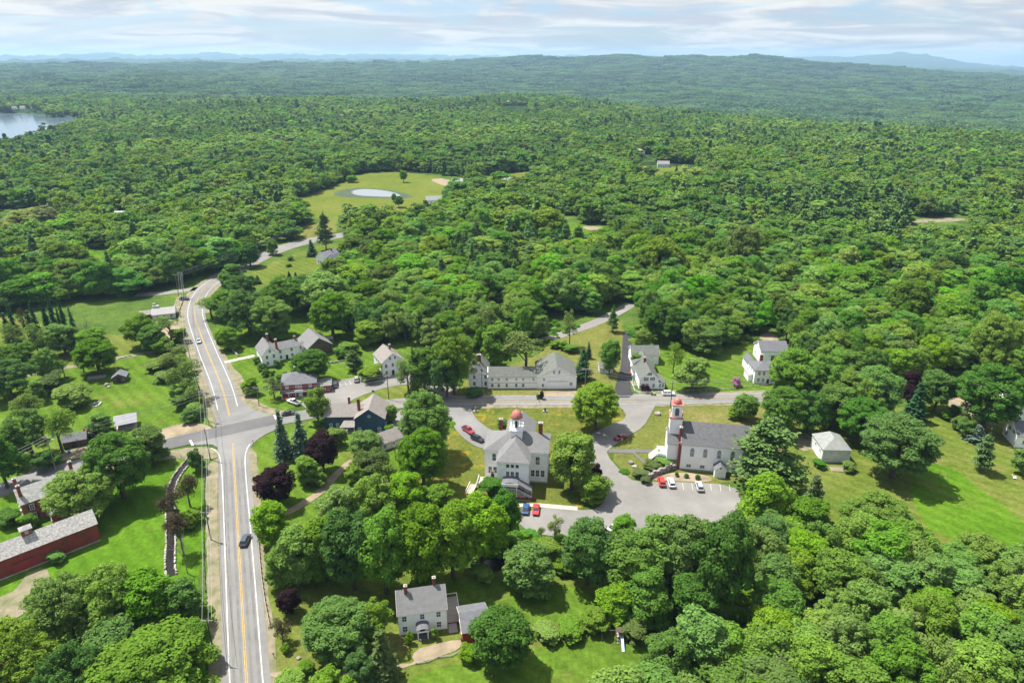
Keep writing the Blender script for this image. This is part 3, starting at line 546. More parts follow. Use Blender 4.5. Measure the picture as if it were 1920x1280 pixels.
# painted lines
def line(pts, w, m, off=0.0, sm=3, name='road_marking', label=None): return ribbon(name, pts, w, ZM, m, sm=sm, off=off, label=label)
LOW = [(486,1600),(470,1400),(463,1280),(450,1060),(441,905),(437,832)]
UP = [(430.5,780),(427,766),(418,730),(405,697),(392,668),(379,634),(370,610),(365,590),(367,570),(376,550),(391,535),(408,524)]
line(LOW, .17, M['yellow_line'], .17, label='yellow centre line of the main road near the camera'); line(LOW, .17, M['yellow_line'], -.17, label='second yellow centre line of the main road near the camera')
line(UP, .17, M['yellow_line'], .17, label='yellow centre line of the main road beyond the junction'); line(UP, .17, M['yellow_line'], -.17, label='second yellow centre line beyond the junction')
line(UP[1:], .24, M['white_line'], 3.25, label='white left edge line beyond the junction'); line(UP[1:], .24, M['white_line'], -3.35, label='white right edge line beyond the junction')
line([(452,1500),(440,1400),(430.4,1280),(423,1060),(417.5,900),(415,870),(411,852),(404,845),(396,841)], .24, M['white_line'], label='white left edge line curving into the cross street')
line([(520,1500),(504,1400),(493,1280),(476,1060),(463,915),(460,880),(459.5,856),(463,842),(469,833)], .24, M['white_line'], label='white right edge line curving at the junction')
line([(356.5,826),(362,836)], .7, M['white_line'], sm=0, label='white stop bar left of the junction'); line([(514.5,778.5),(519,788)], .7, M['white_line'], sm=0, label='white stop bar right of the junction')
CR2 = CROSS[8:]
line(CR2, .14, M['yellow_line'], .14, label='yellow centre line of the village street'); line(CR2, .14, M['yellow_line'], -.14, label='second yellow centre line of the village street')
line(CROSS[10:], .16, M['white_line'], 3.2, label='white far edge line of the village street'); line(CROSS[10:], .16, M['white_line'], -3.2, label='white near edge line of the village street')
for k, (a, b) in enumerate([((655,715),(659,722)),((646,717),(651,724)),((665,713),(669,719)),((636,719),(641,726))]): line([a, b], .14, M['white_line'], sm=0, label='painted parking stall line beside the red store')
for k in range(7): line([(1262+k*17.5, 905+k*.7), (1264+k*17.5, 918+k*.7)], .12, M['white_line'], sm=0, label='faded parking stall line before the church')
# water
sheet('lake', [(x, y) for x, y in LAKE], LAKE_Z, M['lake'], 0, px=False, label='pale blue lake reaching in from the left edge')
sheet('pond_bank', [(622,364),(640,356),(670,352),(710,354),(745,359),(772,366),(770,371),(740,373),(690,371),(640,370)], ZG, M['pond_edge'], 2, label='dark reedy bank round the pond')
sheet('pond', [(656,362),(664,356.5),(682,354.5),(710,356),(735,360),(752,366),(748,368.8),(728,369.6),(700,368.6),(670,366.8)], ZG+.05, M['pond'], 2, label='pale pond reflecting the sky in the hay field')
sheet('stream', [(1018,1036),(1062,1028),(1078,1062),(1030,1072)], ZG, M['stream'], 2, label='dark stream pool between the trees')
sheet('stream', [(880,1058),(960,1040),(975,1060),(900,1078)], ZG, M['stream'], 2, label='dark shaded stream below the trees')
STREAM = [(361,857),(352,868),(341,880),(331,895),(323,910),(319,930),(319,950),(320,985),(321,1020),(318,1060),(322,1080)]
ribbon('stream', STREAM, 1.6, ZG, M['stream'], label='narrow walled stream channel beside the road')
# ------------------------------------------------------------------ trees: prototypes
NR = np.random.default_rng(11)
def unit(n): 
    v = NR.normal(size=(n, 3)); return v/np.linalg.norm(v, axis=1)[:, None]
def quads_mesh(name, C, Nn, S, asp=0.75, fold=0.0):
    """one small leaf-spray face per row: centre C, facing Nn, size S"""
    n = len(C); r = unit(n); T = np.cross(Nn, r); T /= np.linalg.norm(T, axis=1)[:, None]+1e-9; B = np.cross(Nn, T)
    s = S[:, None]; V = np.empty((n, 4, 3))
    V[:, 0] = C-T*s; V[:, 1] = C-B*s*asp; V[:, 2] = C+T*s; V[:, 3] = C+B*s*asp
    return V.reshape(-1, 3)
def mesh_from(name, V, T=None, mats=()):
    """V: quads (n*4,3)"""
    n = len(V)//4; me = bpy.data.meshes.new(name)
    me.vertices.add(len(V)); me.vertices.foreach_set('co', V.astype(np.float32).ravel())
    me.loops.add(len(V)); me.loops.foreach_set('vertex_index', np.arange(len(V), dtype=np.int32))
    me.polygons.add(n); me.polygons.foreach_set('loop_start', np.arange(0, len(V), 4, dtype=np.int32)); me.polygons.foreach_set('loop_total', np.full(n, 4, np.int32))
    me.update(); me.validate()
    for m in mats: me.materials.append(m)
    return me
def clump_leaves(centers, radii, per, size, jit=0.55, flat=1.0, up=0.40, inner=0.72):
    """leaf sprays over the surface of many small clumps"""
    C = []; Nn = []; S = []
    for c, r in zip(centers, radii):
        k = max(6, int(per*r*r)); d = unit(k); d[:, 2] = np.where(d[:, 2] < -0.45, -d[:, 2]*0.6, d[:, 2]); d /= np.linalg.norm(d, axis=1)[:, None]
        rad = r*NR.uniform(inner, 1.12, k); p = d*rad[:, None]; p[:, 2] *= flat
        C.append(c+p); nn = d+NR.normal(size=(k, 3))*jit+np.array([0, 0, up]); Nn.append(nn/np.linalg.norm(nn, axis=1)[:, None])
        S.append(size*NR.lognormal(0, 0.28, k))
    return np.concatenate(C), np.concatenate(Nn), np.concatenate(S)
def broad_crown(kind, seed, n_cl, lod, rs=1.0):
    """centres and radii of clumps for a broadleaf crown in a tree 15 m tall and 10 m wide"""
    global NR
    NR = np.random.default_rng(seed); C = []; R = []
    if kind == 'round': lobes = [(0, 0, 7.6, 4.7, 6.6)]
    elif kind == 'oval': lobes = [(0, 0, 8.0, 3.9, 6.6), (0.6, 0.3, 4.2, 3.9, 3.2)]
    elif kind == 'spread': lobes = [(0, 0, 8.8, 4.6, 4.8), (0, 0, 4.6, 4.2, 3.0)] + [(3.0*math.cos(a), 3.0*math.sin(a), NR.uniform(4.5, 8.5), 2.5, 2.9) for a in np.arange(0, 6.2, 1.25)+NR.uniform(0, 1)]
    elif kind == 'lobed': lobes = [(NR.uniform(.6, 2.6)*math.cos(a), NR.uniform(.6, 2.6)*math.sin(a), NR.uniform(4.5, 10.5), NR.uniform(2.2, 3.3), NR.uniform(2.6, 4.0)) for a in NR.uniform(0, 6.3, 9)] + [(0, 0, 11.6, 2.2, 2.6)]
    elif kind == 'tall': lobes = [(0, 0, 4.8, 4.1, 4.4), (0.7, 0.2, 10.3, 3.2, 3.9), (-.9, .5, 7.6, 3.5, 3.8)]
    elif kind == 'airy': lobes = [(NR.uniform(1.2, 3.2)*math.cos(a), NR.uniform(1.2, 3.2)*math.sin(a), NR.uniform(5, 12), 1.8, 2.0) for a in NR.uniform(0, 6.3, 13)] + [(0, 0, 12.4, 1.8, 2.0)]
    elif kind == 'shrub': lobes = [(NR.uniform(0, 2.6)*math.cos(a), NR.uniform(0, 2.6)*math.sin(a), NR.uniform(4, 8), NR.uniform(2.2, 3.4), 5.6) for a in NR.uniform(0, 6.3, 7)]
    area = [l[3]*(l[3]+l[4]) for l in lobes]; tot = sum(area)
    for l, a in zip(lobes, area):
        k = max(3, int(n_cl*a/tot)); d = unit(k); d[:, 2] = np.where(d[:, 2] < -0.82, -d[:, 2]*0.5, d[:, 2]); d /= np.linalg.norm(d, axis=1)[:, None]
        rr = NR.uniform(0.60, 1.0, k)[:, None]
        p = np.array(l[:3])+d*rr*np.array([l[3]*.82, l[3]*.82, l[4]*.82]); C.append(p)
        R.append(NR.uniform(0.62, 1.30, k)*(1.0 if kind != 'airy' else .85)*(1.4 if kind == 'shrub' else 1)*rs)
    return np.concatenate(C), np.concatenate(R)
def trunk_mesh(name, C, h, r, m, seed, n_limbs=7, split=0.32):
    rg = random.Random(seed); b = MB(); z1 = h*split
    lean = (rg.uniform(-.3, .3), rg.uniform(-.3, .3))
    b.tube((0, 0, -.3), (lean[0]*.4, lean[1]*.4, z1*.5), r*1.25, r, 7, False); b.tube((lean[0]*.4, lean[1]*.4, z1*.5), (lean[0], lean[1], z1), r, r*.85, 7, False)
    top = (lean[0]*1.5, lean[1]*1.5, h*.74); b.tube((lean[0], lean[1], z1), top, r*.8, r*.25, 6, False)
    for k in rg.sample(range(len(C)), min(n_limbs, len(C))):
        c = Vector(C[k]); s = Vector((lean[0], lean[1], z1+rg.uniform(0, h*.28))); mid = s.lerp(c, .5)+Vector((0, 0, .5))
        b.tube(s, mid, r*.45, r*.28, 5, False); b.tube(mid, c, r*.28, r*.08, 5, False)
    me = b.mesh(name, True); me.materials.append(m); return me
def spruce_leaves(seed, h=15, w=5.0, tiers=22, per=13, size=.42, droop=.35, blunt=0.0):
    global NR
    NR = np.random.default_rng(seed); C = []; Nn = []; S = []
    for t in range(tiers):
        f = (t+.5)/tiers; z = h*(.06+.93*f); R = w*.5*(1-f)**(.85)*NR.uniform(.85, 1.12)+.12
        nb = max(5, int(per*(1-f)+4))
        for a in NR.uniform(0, 6.283, nb):
            R2 = R*NR.uniform(.75, 1.15); m = max(4, int(R2*7))
            s = np.linspace(.15, 1, m)+NR.normal(size=m)*.03
            x = R2*s; p = np.stack([x*math.cos(a), x*math.sin(a), z-droop*x*s], 1)+NR.normal(size=(m, 3))*np.array([.16, .16, .10])
            C.append(p); nn = np.stack([np.full(m, .5*math.cos(a)), np.full(m, .5*math.sin(a)), np.full(m, .9)], 1)+NR.normal(size=(m, 3))*.35
            Nn.append(nn/np.linalg.norm(nn, axis=1)[:, None]); S.append(size*NR.uniform(.7, 1.25, m)*(1.05-.35*s))
    return np.concatenate(C), np.concatenate(Nn), np.concatenate(S)
def pine_leaves(seed, h=15, w=9.0, whorls=10, size=.40, per=34):
    """eastern white pine: open plates of needles on level whorls, ragged top"""
    global NR
    NR = np.random.default_rng(seed); C = []; Nn = []; S = []
    for t in range(whorls):
        f = (t+.3)/whorls; z = h*(.16+.80*f); prof = math.sin(min(1, .35+f*.9)*math.pi*.93)**.7 if f < .75 else (1-f)*2.4
        R = w*.5*max(.18, prof)
        for a in NR.uniform(0, 6.283, NR.integers(4, 7)):
            R2 = R*NR.uniform(.55, 1.15)
            for s in np.arange(.35, 1.01, .22):
                c = np.array([R2*s*math.cos(a), R2*s*math.sin(a), z+.10*R2*s+NR.normal()*.25])
                m = int(per*NR.uniform(.6, 1.2)); rad = NR.uniform(.5, 1.0)*(.45+.55*R/(w*.5)); d = NR.normal(size=(m, 3))*np.array([rad*.7, rad*.7, rad*.28]); C.append(c+d)
                nn = np.array([.25*math.cos(a), .25*math.sin(a), 1])+NR.normal(size=(m, 3))*.55; Nn.append(nn/np.linalg.norm(nn, axis=1)[:, None]); S.append(size*NR.uniform(.6, 1.25, m))
    c = np.array([0, 0, h*.97]); d = NR.normal(size=(40, 3))*np.array([.4, .4, .7]); C.append(c+d); nn = unit(40)+np.array([0, 0, .5]); Nn.append(nn/np.linalg.norm(nn, axis=1)[:, None]); S.append(np.full(40, size*.9))
    return np.concatenate(C), np.concatenate(Nn), np.concatenate(S)
def bare_branches(seed, h=12, m=None, thin=1.0):
    rg = random.Random(seed); b = MB()
    def grow(p, d, ln, r, lev):
        q = p+d*ln; b.tube(p, q, r, r*.62, 5 if lev < 2 else 4, False)
        if lev >= 4: return
        for k in range(3 if lev < 3 else 2):
            nd = (d+Vector((rg.gauss(0, .55), rg.gauss(0, .55), rg.uniform(-.1, .35)))).normalized(); grow(q if k else p.lerp(q, .75), nd, ln*rg.uniform(.55, .8), r*.58, lev+1)
    grow(Vector((0, 0, -.3)), Vector((0, 0, 1)), h*.32, .20*thin, 0)
    me = b.mesh('bare_branches', True); me.materials.append(m); return me

M['leaf_mid'] = leaf_mat('leaf_mid', (0.1000, 0.2040, 0.0240))
M['leaf_bright'] = leaf_mat('leaf_bright', (0.1340, 0.2360, 0.0256), obj_var=.15)
M['leaf_dark'] = leaf_mat('leaf_dark', (0.0660, 0.1520, 0.0240))
M['leaf_fine'] = leaf_mat('leaf_fine', (0.1400, 0.2280, 0.0336), obj_var=.15)
M['leaf_pale'] = leaf_mat('leaf_pale', (0.21, 0.27, 0.08), obj_var=.12)
M['leaf_olive'] = leaf_mat('leaf_olive', (0.092, 0.135, 0.04), obj_var=.15)
M['leaf_purple'] = leaf_mat('leaf_purple', (0.026, 0.013, 0.016), obj_var=.15, trans=.12)
M['leaf_brown'] = leaf_mat('leaf_brown', (0.085, 0.070, 0.040), obj_var=.15)
M['needle_blue'] = leaf_mat('needle_blue', (0.085, 0.14, 0.088), obj_var=.12, trans=.08)
M['needle_pine'] = leaf_mat('needle_pine', (.088, .158, .040), obj_var=.18, trans=.10)
M['needle_dark'] = leaf_mat('needle_dark', (0.032, 0.082, 0.032), obj_var=.2, trans=.08)
M['forest_leaf'] = leaf_mat('forest_leaf', (0.1180, 0.2280, 0.0240), obj_var=.38, hue=.028)
M['forest_leaf_b'] = leaf_mat('forest_leaf_b', (0.1000, 0.2120, 0.0200), obj_var=.35, hue=.028)
M['forest_mid'] = leaf_mat('forest_mid', (0.1260, 0.2280, 0.0272), obj_var=.24, hue=.022)
M['forest_mid_b'] = leaf_mat('forest_mid_b', (0.0860, 0.1800, 0.0256), obj_var=.24, hue=.022)
M['forest_mid_needle'] = leaf_mat('forest_mid_needle', (.086, .168, .042), obj_var=.2, trans=.1)
M['forest_far'] = leaf_mat('forest_far', (0.08, 0.158, 0.036), obj_var=.35, hue=.02)
M['forest_far_needle'] = leaf_mat('forest_far_needle', (0.055, 0.118, 0.036), obj_var=.25, trans=.08)
M['forest_needle'] = leaf_mat('forest_needle', (0.08, 0.165, 0.036), obj_var=.3, trans=.08)

PROTO = {}      # name -> (crown mesh, trunk mesh, nominal height, nominal width)
def make_broad(key, kind, seed, n_cl, per, size, m, bark='bark', jit=.34, rs=1.0):
    C, R = broad_crown(kind, seed, n_cl, 0, rs)
    c, nn, s = clump_leaves(C, R, per, size, jit)
    h = c[:, 2].max(); w = 2*np.percentile(np.hypot(c[:, 0], c[:, 1]), 97)
    PROTO[key] = (mesh_from(key, quads_mesh(key, c, nn, s), mats=(m,)), trunk_mesh(key+'_t', C, h, .30, M[bark], seed, 11 if kind == 'airy' else 7), h, w)
for k_, (nm_, sd_) in enumerate((('round', 1), ('oval', 3), ('spread', 5), ('lobed', 7), ('tall', 9))):
    for j_ in (0, 1): make_broad('%s%d' % (nm_, j_), nm_, sd_+j_, 125, 150, .185, M['leaf_mid'])
make_broad('big0', 'round', 41, 300, 300, .12, M['leaf_mid'], rs=.62); make_broad('big1', 'spread', 42, 330, 280, .12, M['leaf_mid'], rs=.62)
make_broad('airy0', 'airy', 12, 95, 85, .16, M['leaf_fine'], jit=.8); make_broad('airy1', 'airy', 13, 90, 80, .16, M['leaf_fine'], jit=.8)
make_broad('shrub0', 'shrub', 14, 70, 60, .36, M['leaf_mid']); make_broad('shrub1', 'shrub', 15, 65, 65, .34, M['leaf_mid'])
def make_conifer(key, data, m, r=.22):
    c, nn, s = data; h = c[:, 2].max(); w = 2*np.percentile(np.hypot(c[:, 0], c[:, 1]), 98)
    b = MB(); b.tube((0, 0, -.3), (0, 0, h*.93), r, .04, 7, False); t = b.mesh(key+'_t', True); t.materials.append(M['bark'])
    PROTO[key] = (mesh_from(key, quads_mesh(key, c, nn, s), mats=(m,)), t, h, w)
make_conifer('spruce0', spruce_leaves(21), M['needle_blue']); make_conifer('spruce1', spruce_leaves(22, w=4.2, droop=.5), M['needle_blue'])
make_conifer('pine0', pine_leaves(23, whorls=13, size=.26, per=62), M['needle_pine'], .28); make_conifer('pine1', pine_leaves(24, whorls=12, size=.26, per=62), M['needle_pine'], .28); make_conifer('pine2', pine_leaves(25, w=7, whorls=14, size=.26, per=50), M['needle_pine'], .26)
make_conifer('arbor0', spruce_leaves(26, w=4.5, tiers=26, per=20, size=.34, droop=-.5), M['needle_dark'])
PROTO['bare0'] = (bare_branches(31, 12, M['bark_grey']), None, 12.0, 7.0)
PROTO['bare1'] = (bare_branches(37, 12, M['bark_grey']), None, 12.0, 7.0)
for k in ('bare0', 'bare1'):
    v = np.array([q.co[:] for q in PROTO[k][0].vertices]); PROTO[k] = (PROTO[k][0], None, v[:, 2].max(), 2*np.percentile(np.hypot(v[:, 0], v[:, 1]), 98))

# kind code: (prototype choices, leaf material, thing name, category)
KINDS = {
 'R': (('round0', 'round1'), 'leaf_mid', 'maple_tree', 'tree'), 'Rb': (('round0', 'round1', 'oval0'), 'leaf_bright', 'maple_tree', 'tree'), 'Rd': (('round1', 'round0'), 'leaf_dark', 'maple_tree', 'tree'),
 'O': (('oval0', 'oval1', 'tall0'), 'leaf_mid', 'broadleaf_tree', 'tree'), 'Ob': (('oval0', 'tall1', 'oval1'), 'leaf_bright', 'broadleaf_tree', 'tree'), 'Od': (('oval1', 'tall0', 'oval0'), 'leaf_dark', 'broadleaf_tree', 'tree'),
 'S': (('spread0', 'spread1', 'lobed0', 'lobed1'), 'leaf_mid', 'broadleaf_tree', 'tree'), 'Sb': (('spread1', 'lobed0', 'spread0', 'lobed1'), 'leaf_bright', 'broadleaf_tree', 'tree'), 'Sd': (('spread0', 'lobed1', 'spread1'), 'leaf_dark', 'broadleaf_tree', 'tree'),
 'A': (('airy0', 'airy1'), 'leaf_fine', 'ash_tree', 'tree'), 'Ao': (('airy1', 'airy0'), 'leaf_olive', 'broadleaf_tree', 'tree'), 'Sf': (('spread0', 'spread1'), 'leaf_fine', 'broadleaf_tree', 'tree'), 'Sp': (('spread1', 'spread0'), 'leaf_pale', 'willow_tree', 'tree'),
 'P': (('round0', 'lobed0'), 'leaf_purple', 'purple_leaved_tree', 'tree'), 'X': (('airy0', 'airy1'), 'leaf_brown', 'sparse_tree', 'tree'),
 'C': (('spruce0', 'spruce1'), 'needle_blue', 'spruce_tree', 'conifer'), 'Cd': (('spruce1', 'spruce0'), 'needle_dark', 'spruce_tree', 'conifer'), 'Cg': (('spruce1',), 'leaf_olive', 'spruce_tree', 'conifer'),
 'N': (('pine0', 'pine1', 'pine2'), 'needle_pine', 'pine_tree', 'conifer'), 'V': (('arbor0',), 'needle_dark', 'arborvitae_tree', 'conifer'),
 'D': (('bare0', 'bare1'), None, 'bare_tree', 'tree'),
 'B': (('shrub0', 'shrub1'), 'leaf_mid', 'shrub', 'shrub'), 'Bb': (('shrub1', 'shrub0'), 'leaf_bright', 'shrub', 'shrub'), 'Bd': (('shrub0', 'shrub1'), 'leaf_dark', 'shrub', 'shrub'), 'Bf': (('shrub1',), 'leaf_fine', 'shrub', 'shrub'), 'Bp': (('shrub0',), 'pink_flower', 'flowering_shrub', 'shrub'), 'Bo': (('shrub1',), 'leaf_olive', 'shrub', 'shrub'), 'Bu': (('shrub0',), 'leaf_purple', 'shrub', 'shrub'),
}
TREES = []      # (x, y, radius) of every standing tree, for spacing the woods
rt = random.Random(77)
def plant(x, y, h, w, kind, label=None, group=None, z=0.0, pick=None):
    ps, m, nm, cat = KINDS[kind]; key = ps[pick % len(ps)] if pick is not None else rt.choice(ps)
    if w > 13.5 and key[:4] in ('roun', 'spre', 'lobe', 'oval', 'tall'): key = 'big0' if key[0] in 'ro' else 'big1'
    crown, trunk, ph, pw = PROTO[key]
    e = empty(nm, (x, y, z), rt.uniform(0, 6.283)); e.scale = (w/pw, w/pw, h/ph); tag(e, label, cat, group)
    c = link('branches' if kind == 'D' else 'crown', crown, e)
    if m and crown.materials[0] is not M[m]:
        c.material_slots[0].link = 'OBJECT'; c.material_slots[0].material = M[m]
    if trunk and cat != 'shrub': link('trunk', trunk, e)
    TREES.append((x, y, w/2)); return e
def tree_px(px, py, ty, wpx, kind, label, group=None, pick=None):
    """a tree whose foot stands on ground pixel (px,py), whose top reaches row ty and whose crown is wpx pixels wide"""
    X, Y = G(px, py); h0 = max(1.0, height_at(px, py, ty)); d = Y*PC+(CAM_H-h0*.55)*PS; w = 1.02*wpx*d/FPX; h = h0
    if KINDS[kind][3] == 'tree' and kind not in 'DX':        # a round crown shows its far shoulder above its tip: take that off the height
        th = math.atan2(CAM_H-h0, math.hypot(X, Y)); c_, s_ = math.cos(th), math.sin(th); lo, hi = .3*h0, h0
        for _ in range(30):
            h = (lo+hi)/2
            if .55*h*c_+math.hypot(.45*w*s_, .45*h*c_) < h0*c_: lo = h
            else: hi = h
        h = max(h, .5*w)
    return plant(X, Y, h*.97, w, kind, label, group, 0, pick)
